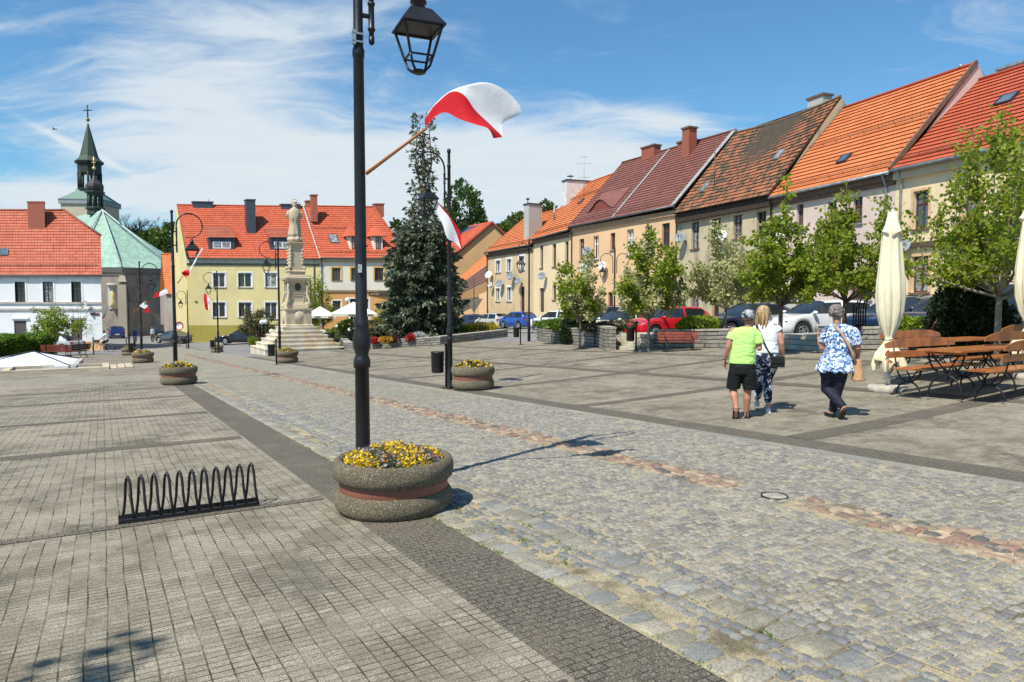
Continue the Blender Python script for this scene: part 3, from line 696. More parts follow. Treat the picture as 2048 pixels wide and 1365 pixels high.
# plan points of the long row on the right
C0, C1, C2, C3, C4, C5 = corner(975, 76), corner(1067, 67), corner(1143, 59), corner(1355, 47.5), corner(1545, 39), corner(1785, 31.5)
C6 = (C5[0]+2.6*1.9, C5[1]-7.5*1.9)
def perp(A, B): e = vec2(A, B).normalized(); n = Vector((-e.y, e.x, 0)); return n if n.x > 0 else -n
def rowhouse(name, label, A, B, e0, e1, ridge_px, rd, wallcol, roofm, zb, wins, plast=None, group='houses in the row beyond the car park', **kw):
    """e0/e1 eave pixel y's at left/right; ridge from a pixel point at setback rd"""
    h = House(name, label, 'house', A, B, perp(A, B), rd*2, zb, group)
    zl = h.fac(*e0)[1]; zr = h.fac(*e1)[1]
    s, zr2 = h.fac(ridge_px[0], ridge_px[1], rd); h.eL, h.eR, h.rz = zl, zr, zr2; h.rd = rd
    W_ = []
    for w in wins:
        a, z1 = h.fac(w[0], w[1]); b, z0 = h.fac(w[2], w[3]); W_.append((max(.1, min(a, b)), min(z0, z1), min(h.W-.1, max(a, b)), max(z0, z1))+tuple(w[4:]))
    h.wins = W_; return h
P_PEACH = m_plaster('peach_plaster', (.76, .50, .29)); P_CREAM = m_plaster('cream_plaster', (.80, .63, .40)); P_BEIGE = m_plaster('beige_plaster', (.62, .47, .28), ((.36, .24, .14), .5, .6))
P_GREY = m_plaster('stained_grey_beige_plaster', (.56, .47, .31), ((.22, .20, .15), .47, .75)); P_PINK = m_plaster('pale_pink_plaster', (.68, .54, .47)); P_CREAM2 = m_plaster('pale_yellow_plaster', (.80, .64, .40))
P_YEL = m_plaster('yellow_plaster', (.72, .62, .31)); P_OLIVE = m_plaster('olive_plinth', (.40, .34, .085)); P_WHITE = m_plaster('white_plaster', (.76, .77, .76)); P_OCHRE = m_plaster('ochre_plaster', (.62, .33, .12)); P_IVORY = m_plaster('ivory_plaster', (.72, .67, .56))
P_TAN = m_plaster('tan_plaster', (.53, .33, .16)); P_CHIM = m_plaster('grey_render', (.46, .45, .42), ((.32, .20, .09), .56, .7))
BROWNTRIM = mat('brown_trim', (.16, .10, .065), .8, 0, .2, 4)

# --- H1 beige house with satellite dishes
h = rowhouse('terraced_house', 'beige house at the far end of the row, hung with grey satellite dishes', C0, C1, (975, 507), (1067, 491), (1090, 426), 4.6, None, None, -.9,
  [(992, 522, 1001, 545), (1014, 519, 1023, 543), (1038, 513, 1049, 540), (992, 577, 1000, 603), (1014, 575, 1023, 603), (1041, 574, 1049, 625)])
h.wall(h.eL, P_BEIGE, h.wins, gable=(4.6, h.rz))
for w in h.wins[:5]: h.window(w, 'plain', WHITE, GLASSB, surround=(WHITE, .18))
h.window(h.wins[5], 'plain', WOODBR, GLASS, sill=False, name='door', mull=False)
h.roof(h.eL+.08, 4.6, h.rz, R_OR, gutter=IRON2, eaveR=h.eR+.08); h.snowguard(.1, .3, h.W-.2, BLACK)
h.cornice(h.eL-.45, h.eL-.1, .12, BROWNTRIM); h.pipe(.12, h.zb, h.eL, IRON2); H1 = h
s, z = h.fac(1063, 472, 1.2); s0, z1 = h.fac(1063, 411, 1.2)
ch = h.chimney(s+.1, 1.3, z-1.0, z1, 1.0, 1.5, P_CHIM, DARKMETAL); m = MB(); m.tube([h.P(s-.4, 1.0, z1+.1), h.P(s-.4, 1.0, z1+.6)], .05, 6); m.box(h.P(s-.4, 1.0, z1+.65), (.3, .12, .18)); m.build('smoke_cowl', BLACK, ch)
# --- H2 cream house
h = rowhouse('terraced_house', 'cream house with tall brown windows, an orange roof and a broad white chimney', C1, C2, (1067, 481), (1143, 461), (1282, 329), 5.0, None, None, -.7,
  [(1080, 492, 1086, 536), (1105, 489, 1112, 533), (1130, 484, 1137, 530), (1079, 577, 1088, 625), (1105, 571, 1112, 600)])
h.wall(h.eL, P_CREAM, h.wins, gable=(5.0, h.rz))
for w in h.wins[:3]+h.wins[4:]: h.window(w, 'cross', WOODBR, GLASS, sill=BROWNTRIM)
h.window(h.wins[3], 'plain', WOODBR, GLASS, sill=False, name='door', mull=False)
h.roof(h.eL+.05, 5.0, h.rz, R_OR, gutter=IRON2, eaveR=h.eR+.05, L=(0, 0)); h.snowguard(.09, .3, h.W-.3, BLACK); h.snowguard(.68, .3, h.W-.3, BLACK)
h.cornice(h.eL-.4, h.eL-.05, .15, BROWNTRIM); h.skylight(4.6, 5.2, .52, .6); H2 = h
s, z = h.fac(1127, 415, 3.4); s0, z1 = h.fac(1127, 371, 3.4)
ch = h.chimney(.9, 4.3, h.eL+1.6, z1+.1, 1.0, 3.0, mat('white_chimney_render', (.62, .62, .60), .85, 0, .12, 2), DARKMETAL)
m = MB(); q = h.P(.9, 3.4, z1+.1); m.tube([q, q+Vector((0, 0, .7))], .03, 5); m.bar(q+Vector((-.3, 0, .5)), q+Vector((.3, 0, .5)), .05, .12); m.build('smoke_cowl', BLACK, ch)
q = h.P(h.W*.45, 3.0, 0); s, z = h.fac(1118, 420, 3.0)
MB().tube([h.PT(2.0, .30, .0), h.PT(2.0, .30, .0)+Vector((0, 0, 1.3))], .07, 8).build('flue_pipe', ZINC, h.t)
# --- H3 peach house, brown roof, two halves
h = rowhouse('terraced_house', 'long peach coloured house under a brown tiled roof with an eyebrow dormer and two chimneys', C2, C3, (1143, 456), (1355, 413), (1302, 310), 5.2, None, None, -.5,
  [(1159, 479, 1168, 521), (1187, 473, 1197, 518), (1221, 467, 1230, 500), (1254, 460, 1267, 510), (1291, 453, 1304, 500), (1324, 448, 1339, 493), (1159, 590, 1167, 604), (1188, 592, 1196, 612), (1216, 585, 1226, 612), (1255, 580, 1268, 610), (1290, 575, 1304, 608), (1324, 572, 1339, 605)])
h.wall(h.eL, P_PEACH, h.wins, gable=(5.2, h.rz))
for i, w in enumerate(h.wins): h.window(w, 'cross', WHITE if i in (1, 3, 4) else WOODBR, GLASS if i % 3 else GLASSC)
h.roof(h.eL+.05, 5.2, h.rz, R_BRN, gutter=IRON2, eaveR=h.eR+.05); h.snowguard(.06, .3, h.W-.3, BROWNTRIM)
m = MB(); sp = h.W*.47
FZ = mat('flashing_zinc', (.36, .37, .36), .5, .2, .15, 3); m.quad(h.PT(sp-.12, 0, .075), h.PT(sp+.12, 0, .075), h.PT(sp+.12, 1, .075), h.PT(sp-.12, 1, .075)); m.build('metal_flashing', FZ, h.t); m = MB()
m.quad(h.PT(h.W-.35, 0, .08), h.PT(h.W+.05, 0, .08), h.PT(h.W+.05, 1, .08), h.PT(h.W-.35, 1, .08)); m.build('metal_flashing', mat('flashing_zinc', (.36, .37, .36), .5, .2, .15, 3), h.t)
h.cornice(h.eL-.38, h.eL-.04, .16, mat('peach_cornice', (.40, .26, .16), .85, 0, .2, 3)); h.pipe(.1, h.zb, h.eL, IRON2); h.pipe(h.W-.1, h.zb, h.eR, IRON2); H3 = h
h.chimney(h.W*.30, 5.1, h.rz-1, h.rz+.55, 1.6, .7, REDBRICK, BROWNTRIM); h.chimney(h.W*.60, 5.4, h.rz-1, h.rz+.25, 1.5, .6, REDBRICK, BROWNTRIM); h.chimney(h.W*.72, 4.2, h.rz-1.8, h.rz+.75, .75, .75, REDBRICK, BROWNTRIM)
def eyebrow(h, sc, t0, w, hgt, mt):        # eyebrow dormer: tiles swell over a low arched opening
    m = MB(); N = 16; top = []
    for i in range(N+1):
        q = i/N*2-1; b = (cos(pi*q)+1)/2*hgt; top.append((sc+q*w, b))
    J = 5
    for j in range(J):
        for i in range(N):
            def Q(ii, jj):
                s, b = top[ii]; k = 1-jj/J; p = h.PT(s, t0, .07); up = h.PT(s, t0+.30, .07); base = p+(up-p)*(jj/J); base.z += b*k*(1-.2*jj/J); return base
            m.quad(Q(i, j), Q(i+1, j), Q(i+1, j+1), Q(i, j+1), 0, [(top[i][0], j*.33), (top[i+1][0], j*.33), (top[i+1][0], (j+1)*.33), (top[i][0], (j+1)*.33)])
    o = m.build('eyebrow_dormer', [mt], h.t); m = MB()
    for i in range(N):
        a, b = h.PT(top[i][0], t0, .06), h.PT(top[i+1][0], t0, .06); m.quad(a+h.ey*.1, b+h.ey*.1, b+h.ey*.1+Vector((0, 0, top[i+1][1])), a+h.ey*.1+Vector((0, 0, top[i][1])))
    m.build('pane', mat('dormer_red_glass', (.22, .05, .03), .4), o)
eyebrow(h, h.W*.24, .17, 1.9, .85, R_BRN)
# --- H4 grey-beige, mossy roof
h = rowhouse('terraced_house', 'shabby grey beige house with stained plaster under an old mossy tiled roof', C3, C4, (1360, 428), (1545, 392), (1540, 243), 4.6, None, None, -.3,
  [(1383, 446, 1398, 497), (1424, 439, 1441, 480), (1467, 432, 1484, 476), (1514, 425, 1532, 470), (1383, 580, 1398, 618), (1424, 575, 1437, 640), (1470, 570, 1484, 612), (1514, 568, 1530, 610)])
h.wall(h.eL, P_GREY, h.wins, gable=(4.6, h.rz))
for i, w in enumerate(h.wins):
    if i == 5: h.window(w, 'plain', WOODOR, GLASS, sill=False, name='door', mull=False)
    else: h.window(w, 'cross', WOODBR, GLASS if i % 2 else GLASSC, sill=BROWNTRIM)
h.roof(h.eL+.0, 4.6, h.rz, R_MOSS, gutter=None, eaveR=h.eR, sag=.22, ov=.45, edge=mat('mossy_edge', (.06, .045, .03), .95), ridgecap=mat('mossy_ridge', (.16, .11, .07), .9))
h.cornice(h.eL-.62, h.eL-.08, .28, mat('black_brown_eave_boards', (.045, .03, .022), .9, 0, .3, 5)); h.pipe(h.W-.15, h.zb, h.eR, BLACK); H4 = h
h.skylight(1.4, 1.85, .22, .33, GLASSC, ZINC); h.skylight(7.0, 7.5, .42, .53, GLASSC, ZINC)
MB().tube([h.PT(2.6, .27, 0), h.PT(2.6, .27, 0)+Vector((0, 0, 2.2))], .03, 6).build('roof_vent', BROWNTRIM, h.t)
h.chimney(h.W*.78, 5.0, h.rz-.9, h.rz+.5, 1.2, .7, P_CHIM, BROWNTRIM)
# --- H5 pale pink, bright orange roof
h = rowhouse('terraced_house', 'pale pink house behind the maple trees, under a steep bright orange tiled roof', C4, C5, (1545, 398), (1785, 347), (1925, 137), 4.7, None, None, -.1,
  [(1594, 410, 1606, 460), (1656, 404, 1672, 452), (1706, 396, 1724, 446), (1600, 575, 1612, 640), (1700, 560, 1742, 600)])
h.wall(h.eL, P_PINK, h.wins, gable=(4.7, h.rz), mats=[P_PINK, P_PINK, P_PINK])
for i, w in enumerate(h.wins): h.window(w, 'cross', WOODBR, GLASSB if i < 3 else GLASS)
h.roof(h.eL+.05, 4.7, h.rz, R_OR, gutter=ZINC, eaveR=h.eR+.05, ridgecap=R_RED); h.snowguard(.07, .3, h.W-.2, BROWNTRIM); h.snowguard(.52, .2, h.W-.3, BROWNTRIM)
h.cornice(h.eL-.5, h.eL-.3, .12, BROWNTRIM); h.cornice(h.eL-.3, h.eL-.03, .22, BROWNTRIM, 'upper_cornice'); h.pipe(h.W-.45, h.zb, h.eR, ZINC); H5 = h
h.skylight(h.W*.46, h.W*.54, .22, .3, GLASSB); m = MB(); m.bar(h.PT(h.W+.02, 0, .1), h.PT(h.W+.02, 1, .1), .12, .2); m.build('verge', BROWNTRIM, h.t)
# --- H6 pale yellow, red roof
h = rowhouse('terraced_house', 'pale yellow house nearest the camera with a red roof, partly behind a tall maple', C5, C6, (1785, 345), (2040, 290), (1945, 166), 4.9, None, None, .1,
  [(1828, 384, 1856, 456), (1824, 514, 1856, 585), (1928, 508, 1962, 585), (1928, 372, 1962, 440), (2020, 360, 2046, 430)])
h.wins += [(s_, z_[0], s_+1.0, z_[1]) for s_ in (7.6, 9.9, 12.2) if s_+1.2 < h.W for z_ in ((h.wins[0][1], h.wins[0][3]), (h.wins[1][1], h.wins[1][3])) if s_ > max(w[2] for w in h.wins[:5])+.4]
h.wall(h.eL, P_CREAM2, h.wins, gable=(4.9, h.rz))
for i, w in enumerate(h.wins): h.window(w, 'cross', WOODBR, GLASSB if i == 0 else GLASSC, sill=BROWNTRIM, surround=(mat('ochre_surround', (.62, .42, .24), .85), .12))
h.roof(h.eL+.05, 4.9, h.rz, R_RED, gutter=ZINC); h.snowguard(.09, .2, h.W-.3, BROWNTRIM); h.cornice(h.eL-.4, h.eL-.03, .2, m_plaster('cornice_plaster', (.6, .48, .33)))
z = h.fac(1823, 484)[1]; h.cornice(z-.28, z-.05, .16, mat('tile_string_course', (.10, .06, .045), .85), 'string_course'); h.pipe(.35, h.zb, h.eL, ZINC); H6 = h
s, _ = h.fac(2008, 236, 2.6); h.skylight(s-.3, s+.45, .52, .62, GLASSB); h.chimney(.6, 6.4, h.rz-.5, h.rz+.55, 1.2, .8, mat('pale_render', (.55, .54, .5), .85), ZINC)
for hh in (H5,):
    MB().tube([hh.PT(hh.W*.9, 1, .05), hh.PT(hh.W*.9, 1, .05)+Vector((0, 0, .15))], .1, 8).build('ridge_vent', ZINC, hh.t)

# satellite dishes
def dish(px, py, h, col, label, d=-.45, size=.42):
    s, z = h.fac(px, py, d); c = h.P(s, d, z)+Vector((*h.A[:2], h.zb)); t = thing('satellite_dish', label, 'satellite dish', c, 0, 'satellite dishes on the house fronts')
    nrm = Vector((-.50, -.78, .38)).normalized(); q = nrm.to_track_quat('Z', 'Y').to_matrix()
    m = MB(); m.lathe([(.0001, -.07), (size*.4, -.055), (size*.75, -.02), (size, .03), (size*.99, .045), (size*.7, -.005), (.0001, -.055)], n=22, cap=False); m.v = [tuple(q @ Vector(v)) for v in m.v]
    m.build('reflector', mat('dish_'+col, {'grey': (.20, .225, .25), 'white': (.66, .68, .69), 'pale': (.42, .45, .46)}[col], .5, 0, .15, 4), t)
    m = MB(); tip = q @ Vector((0, -.05, size*1.05)); m.tube([q @ Vector((0, -size*.95, 0)), tip], .018, 5); m.lathe([(.04, -.05), (.045, .05)], tip, n=8); m.build('feed_arm', BLACK, t)
    wallp = h.ey*(-d+.02); m = MB(); m.tube([Vector((0, 0, -.05)), wallp+Vector((0, 0, -.25))], .022, 6); m.build('wall_bracket', BLACK, t)
dish(977, 550, H1, 'white', 'white satellite dish at the left corner of the beige far house')
dish(999, 567, H1, 'grey', 'grey satellite dish low between the first and second window columns of the beige far house')
dish(1021, 553, H1, 'grey', 'grey satellite dish just under the middle upper window of the beige far house')
dish(1036, 562, H1, 'grey', 'grey satellite dish above the dark door of the beige far house', size=.36)
dish(980, 570, H1, 'pale', 'small pale dish below the white one at the left corner of the beige far house', size=.3)
dish(1084, 552, H2, 'grey', 'grey satellite dish above the doorway of the cream house', size=.38)
dish(1174, 503, H3, 'grey', 'grey satellite dish between the first two upper windows of the peach house')
dish(1167, 538, H3, 'pale', 'pale satellite dish lower down, beside the left downpipe of the peach house')
dish(1204, 532, H3, 'white', 'white satellite dish on the peach house, half hidden by a young tree', size=.36)
dish(1297, 490, H3, 'pale', 'pale dish hung before a white framed window of the peach house', size=.36)
dish(1360, 476, H4, 'grey', 'grey satellite dish on the downpipe between the peach and the grey beige house', size=.38)
dish(1441, 471, H4, 'white', 'white satellite dish lettered in blue below an upper window of the grey beige house', size=.38)
dish(1553, 478, H5, 'white', 'white satellite dish on the pink house, seen through maple leaves', size=.4)
dish(1800, 490, H6, 'grey', 'grey satellite dish on the yellow house beside the closed parasol', size=.42)
def txt(s, size, mt, parent, loc, rot, name='lettering', ext=.003, align='CENTER'):
    c = bpy.data.curves.new(name, 'FONT'); c.body = s; c.size = size; c.extrude = ext; c.align_x = align; c.align_y = 'CENTER'; c.resolution_u = 2
    o = bpy.data.objects.new(name, c); dg = bpy.context.evaluated_depsgraph_get(); COL.objects.link(o); dg.update()
    me = bpy.data.meshes.new_from_object(o.evaluated_get(dg)); COL.objects.unlink(o); bpy.data.objects.remove(o)
    me.name = name; me.materials.clear(); me.materials.append(mt); o = bpy.data.objects.new(name, me); COL.objects.link(o)
    if parent is not None: setpar(o, parent)
    o.location = loc; o.rotation_euler = rot; return o
dd = [o for o in bpy.data.objects if o.get('label', '').startswith('white satellite dish lettered')][0]
nrm = Vector((-.50, -.78, .38)).normalized(); txt('nc+', .26, mat('letter_blue_green', (.02, .16, .22), .5), dd, nrm*.03+Vector((0, 0, .02)), nrm.to_track_quat('Z', 'Y').to_euler())

# --- roof antenna
def antenna(px, py0, py1, Y, label):
    p = at(px, py0, Y); top = at(px, py1, Y); t = thing('roof_antenna', label, 'antenna', p); L = (top-p).length; m = MB(); m.tube([(0, 0, -.6), (0, 0, L)], .025, 5); m.build('mast', ZINC, t)
    m = MB()
    for z, w in ((L*.95, .35), (L*.78, .7), (L*.45, .55)):
        m.tube([(-w, 0, z), (w, 0, z)], .014, 4)
        for k in range(5): m.tube([(-w+k*w*.5, -.2, z), (-w+k*w*.5, .2, z)], .009, 4)
    m.build('aerial_elements', ZINC, t)
antenna(1168, 392, 310, 64, 'tall thin television aerial on the roof ridge beside the broad white chimney')

# --- white house on the left
YW = 60
hA = corner(-150, YW); hB = corner(203, YW)
h = House('white_house', 'white plastered house on the left with a weathered orange tiled roof', 'house', hA, hB, (-.505, .863), 9.6, -2.9)
def WP(h, l):
    o = []
    for w in l:
        a, z1 = h.fac(w[0], w[1]); b, z0 = h.fac(w[2], w[3]); o.append((a, z0, b, z1))
    return o
h.wins = WP(h, [(29, 564, 51, 605), (85, 564, 107, 605), (142, 564, 163, 605), (28, 642, 54, 683), (85, 640, 108, 681), (142, 640, 165, 681), (-60, 564, -38, 605), (-60, 642, -38, 683)])
eave = h.fac(100, 551)[1]; s, rz = h.fac(100, 421, 4.8)
zpl = h.fac(190, 683)[1]
h.wall(eave, P_WHITE, h.wins, plinth=zpl, mats=[P_WHITE, mat('peach_plinth', (.66, .42, .22), .9, 0, .1, 2), P_WHITE])
for i, w in enumerate(h.wins):
    if i in (3, 4, 5, 7): 
        m = MB(); a, c, b, d = w[:4]; h.bx(m, a, b, .08, .12, c, d); o = m.build('roller_shutter', mat('brown_grey_shutter', (.085, .07, .065), .6, 0, .08, 2), h.t); m = MB(); h.bx(m, a-.15, b+.15, -.35, .0, c-.18, c-.02) if i == 5 else h.bx(m, a-.1, b+.1, -.12, .0, c-.1, c-.02); m.build('sill', mat('grey_sill', (.25, .25, .26), .7), o)
    else: h.window(w, 'cross', mat('dark_window_frame', (.05, .04, .04), .5), GLASSC if i % 2 else GLASS, sill=BROWNTRIM, surround=(WHITE, .14))
    m = MB(); a, c, b, d = w[:4]; h.bx(m, a-.2, b+.2, -.16, .004, d+.15, d+.32); m.build('window_hood', WHITE, h.t)
for yy, nm in ((606, 'string_course'), (619, 'string_course')):
    z = h.fac(100, yy)[1]; h.cornice(z-.1, z+.06, .12, mat('grey_white_course', (.42, .36, .32), .8), nm)
h.cornice(eave-.3, eave-.02, .22, mat('grey_cornice', (.5, .5, .49), .8))
sr, zr_ = h.fac(128, 422, 4.8); s2, z2 = h.fac(203, 472, 2.6); tb = (z2-eave)/(rz-eave)
ins = max(.1, h.W-sr)
h.roof(eave+.02, 4.8, rz, R_OLDRED, R=lambda t: -.1 if t < tb else (t-tb)/(1-tb)*ins, gutter=mat('brown_gutter', (.14, .10, .08), .6), ov=.3)
m = MB(); m.poly([h.PT(h.W+.1, tb, .0), h.P(h.W+.1, 9.6-2.6, z2), h.P(sr, 4.8, rz)], 0, [(0, 0), (5, 0), (2.5, 4)]); m.build('hip_roof', R_OLDRED, h.t)
m = MB(); m.tube([h.PT(h.W+.1, tb, .06), h.PT(sr, 1, .06)], .1, 6); m.build('hip_ridge_tiles', R_OLDRED, h.t); m = MB(); m.poly([h.P(h.W, 0, eave), h.P(h.W, 9.6, eave), h.P(h.W, 7, z2), h.P(h.W, 2.6, z2)]); m.build('side_gable', P_WHITE, h.t)
h.snowguard(.13, .5, h.W-.3, BROWNTRIM); s, _ = h.fac(73, 430, 3.6); h.chimney(s, 3.7, rz-2.4, rz+.5, 1.5, .9, REDBRICK, REDBRICK, capw=.04); s, _ = h.fac(5, 503, 1.6); h.skylight(s-.7, s+.5, .28, .38)
s, z = h.fac(170, 628, -.05); HW = h
def plate(name, label, cat, p, w, hh, mt, rz=0, text=None, tm=None, ts=.1, thick=.02):
    t = thing(name, label, cat, p, rz); MB().box((0, 0, 0), (w, thick, hh)).build('plate', mt, t)
    if text: txt(text, ts, tm or WHITE, t, (0, -thick/2-.004, 0), (pi/2, 0, 0))
    return t
s, z = h.fac(190, 629, -.06); p = h.P(s, -.06, z)+Vector((*h.A[:2], h.zb)); plate('street_name_sign', 'small dark red street name sign at the corner of the white house', 'sign', p, .75, .2, mat('sign_dark_red', (.16, .02, .02), .5), 0)
s, z = h.fac(171, 610, -.5); 
t = thing('security_camera', 'white floodlight on a bracket on the white house front', 'lamp', h.P(s, -.5, z)+Vector((*h.A[:2], h.zb))); MB().box((0, 0, .1), (.18, .35, .5), rz=.4).build('lamp_head', WHITE, t); MB().tube([(0, 0, 0), (0, .5, -.1)], .025, 5).build('bracket', ZINC, t)

# --- far church
def church():
    c = corner(262, 97); base = -2.6
    t = thing('church', 'stone church with green copper roof, onion turret and green spire tower', 'church', (c[0], c[1], base))
    CU = m_copper('green_copper', (.31, .47, .37)); CUD = m_copper('dark_copper', (.055, .075, .06)); ST = m_plaster('grey_church_stone', (.34, .295, .24), ((.20, .17, .14), .45, .7))
    STL = m_plaster('pale_church_stone', (.50, .44, .34))
    rad = 8.2; zc = at(262, 534, 97-rad*.9).z-base; n = 8
    apex = at(204, 421, 97).z-base; ax = at(204, 421, 97).x-c[0]
    def ring(r, z, ph=.5): return [Vector((r*cos(2*pi*(j+ph)/n), r*sin(2*pi*(j+ph)/n), z)) for j in range(n)]
    m = MB(); R0 = ring(rad, -1); R1 = ring(rad, zc)
    for j in range(n): m.quad(R0[j], R0[(j+1) % n], R1[(j+1) % n], R1[j])
    # nave behind, running left and away
    dn = Vector((-.75, .66, 0)); sn = Vector((.66, .75, 0)); L = 26
    A = -sn*rad*.93; B = sn*rad*.93
    for q0, q1 in ((A, A+dn*L), (B, B+dn*L)): m.quad(q0+Vector((0, 0, -1)), q1+Vector((0, 0, -1)), q1+Vector((0, 0, zc)), q0+Vector((0, 0, zc)))
    m.build('wall', [ST], t)
    # roof: polygonal apse cone rising to the ridge start, then the nave roof
    m = MB(); ap = Vector((ax, 0, apex)); R = ring(rad+.5, zc-.1)
    for j in range(n):
        a, b = R[j], R[(j+1) % n]; k = 6
        for q in range(k):
            f0, f1 = q/k, (q+1)/k
            def C(p, f): d = p.lerp(ap, f); d.z = (zc-.1)+(apex-zc)*(f**1.18); return d
            m.quad(C(a, f0), C(b, f0), C(b, f1), C(a, f1), 0, [(0, f0*9), (4, f0*9), (4-2*f1, f1*9), (2*f1, f1*9)])
    e = ap+dn*L
    for q in (A, B): m.quad(q*1.06+Vector((0, 0, zc)), q*1.06+dn*L+Vector((0, 0, zc)), e, ap, 0, [(0, 0), (25, 0), (25, 9), (0, 9)])
    m.build('apse_roof', CU, t)
    m = MB()
    for j in (4, 5, 6, 7): m.tube([R[j]+Vector((0, 0, .05)), ap+Vector((0, 0, .1))], .10, 5)
    m.build('roof_seam', mat('seam_metal', (.45, .5, .47), .5), t)
    m = MB(); R2 = ring(rad+.35, zc-.7); R3 = ring(rad+.55, zc-.1); R4 = ring(rad+.05, zc-1)
    for j in range(n): m.quad(R2[j], R2[(j+1) % n], R3[(j+1) % n], R3[j]); m.quad(R4[j], R4[(j+1) % n], R2[(j+1) % n], R2[j])
    m.build('cornice', m_plaster('dark_cornice', (.22, .21, .19)), t)
    # buttresses
    for j in range(4, 8):
        p = Vector((rad*cos(2*pi*(j+.5)/n), rad*sin(2*pi*(j+.5)/n), 0)); th = 2*pi*(j+.5)/n
        m = MB(); m.box(p+Vector((cos(th)*.45, sin(th)*.45, zc*.40-.5)), (1.5, .95, zc*.8), rz=th); m.box(p+Vector((cos(th)*.2, sin(th)*.2, zc*.83)), (1.0, .95, .8), rz=th, taper=.6); m.build('buttress', STL, t)
    # niche with a pale statue
    s = at(221, 595, 97-rad-.3); q = Vector((s.x-c[0], s.y-c[1]+.9, s.z-base)); m = MB(); 
    m.box(q, (1.5, .3, 2.9)); m.lathe([(.75, 0), (.75, .3)], q+Vector((0, -.15, 1.45)), n=14); o = m.build('niche', m_plaster('niche_stone', (.55, .53, .50)), t)
    m = MB(); m.lathe([(.36, -1.3), (.3, -.6), (.24, 0), (.34, .5), (.14, .8), (.17, 1.), (.05, 1.2)], q+Vector((0, -.35, 0)), n=10); m.build('niche_statue', mat('gilded_stone', (.62, .50, .26), .6), o)
    for px, py in ((322, 576),):
        s = at(px, py, 92); m = MB(); m.lathe([(.85, -.05), (.85, .05), (.0001, .05)], (0, 0, 0), n=16); m.v = [(v[0]*.75, v[2], v[1]) for v in m.v]; m.v = [(v[0]+s.x-c[0], v[1]+s.y-c[1]-.9, v[2]*1.2+s.z-base) for v in m.v]; m.build('oval_window', GLASS, t)
    # tower
    Y = 124; tc = corner(187.5, Y); off = Vector((tc[0]-c[0], tc[1]-c[1], 0)); k = Y/FPX
    def Z(py): return at(187, py, Y).z-base
    tw = 74*k
    m = MB(); m.box(off+Vector((0, 0, (Z(412))/2)), (tw, tw, Z(412)), rz=.08); m.build('tower_body', m_plaster('cream_tower', (.55, .47, .34)), t)
    m = MB(); m.box(off+Vector((0, 0, Z(408))), (tw*1.08, tw*1.08, .9), rz=.08); m.build('tower_cornice', m_plaster('grey_frieze', (.30, .32, .33)), t)
    m = MB(); m.lathe([(tw*.78, Z(405)), (tw*.56, Z(395)), (tw*.38, Z(387)), (tw*.3, Z(380))], off, n=4, ph=.5+.08/(pi/2), sm=False); m.build('tower_roof', CU, t)
    lw = 21*k
    m = MB(); m.lathe([(lw*1.12, Z(382)), (lw*1.12, Z(379))], off, n=8, ph=.5, sm=False); m.lathe([(lw, Z(348)), (lw, Z(330)), (lw*1.2, Z(328)), (lw*1.2, Z(325))], off, n=8, ph=.5, sm=False)
    for j in range(8):
        th = 2*pi*(j+.5)/8; p = off+Vector((cos(th)*lw*.92, sin(th)*lw*.92, 0)); m.tube([p+Vector((0, 0, Z(381))), p+Vector((0, 0, Z(346)))], .19, 6)
        th2 = 2*pi*(j+1)/8; a = off+Vector((cos(th)*lw*.95, sin(th)*lw*.95, 0)); b = off+Vector((cos(th+2*pi/8)*lw*.95, sin(th+2*pi/8)*lw*.95, 0))
        for i in range(6):
            f0, f1 = i/6, (i+1)/6; z0 = Z(350)+sin(pi*f0)*(Z(343)-Z(350)); z1 = Z(350)+sin(pi*f1)*(Z(343)-Z(350)); p0, p1 = a.lerp(b, f0), a.lerp(b, f1)
            m.quad(p0+Vector((0, 0, z0)), p1+Vector((0, 0, z1)), p1+Vector((0, 0, Z(340))), p0+Vector((0, 0, Z(340))))
    m.build('belfry', CUD, t)
    m = MB(); m.lathe([(lw*1.25, Z(325)), (lw*.9, Z(318)), (lw*.78, Z(314)), (.06, Z(246))], off, n=8, ph=.5, sm=False); m.build('spire', m_copper('spire_copper', (.10, .155, .115)), t)
    m = MB(); m.sphere(off+Vector((0, 0, Z(240))), 3.6*k, 8); m.build('spire_ball', mat('old_gilt', (.20, .15, .09), .5, .3), t)
    m = MB(); m.tube([off+Vector((0, 0, Z(238))), off+Vector((0, 0, Z(211)))], .11, 5); m.bar(off+Vector((-8*k, 0, Z(221))), off+Vector((8*k, 0, Z(221))), .14, .14); m.build('spire_cross', BLACK, t)
    # onion turret on the apse ridge
    Y = 99; tc = corner(196.5, Y); off = Vector((tc[0]-c[0], tc[1]-c[1], 0)); k = Y/FPX
    def Z(py): return at(196, py, Y).z-base
    m = MB(); m.lathe([(15*k, Z(430)), (14*k, Z(421)), (17*k, Z(419)), (17*k, Z(416)), (13*k, Z(414))], off, n=8, ph=.5, sm=False)
    for j in range(8):
        th = 2*pi*(j+.5)/8; p = off+Vector((cos(th)*12*k, sin(th)*12*k, 0)); m.tube([p+Vector((0, 0, Z(415))), p+Vector((0, 0, Z(390)))], .16, 6)
    m.lathe([(13*k, Z(393)), (13.5*k, Z(389)), (18*k, Z(386)), (18*k, Z(384)), (13*k, Z(383))], off, n=8, ph=.5, sm=False); m.build('turret', m_copper('turret_copper', (.07, .11, .09)), t)
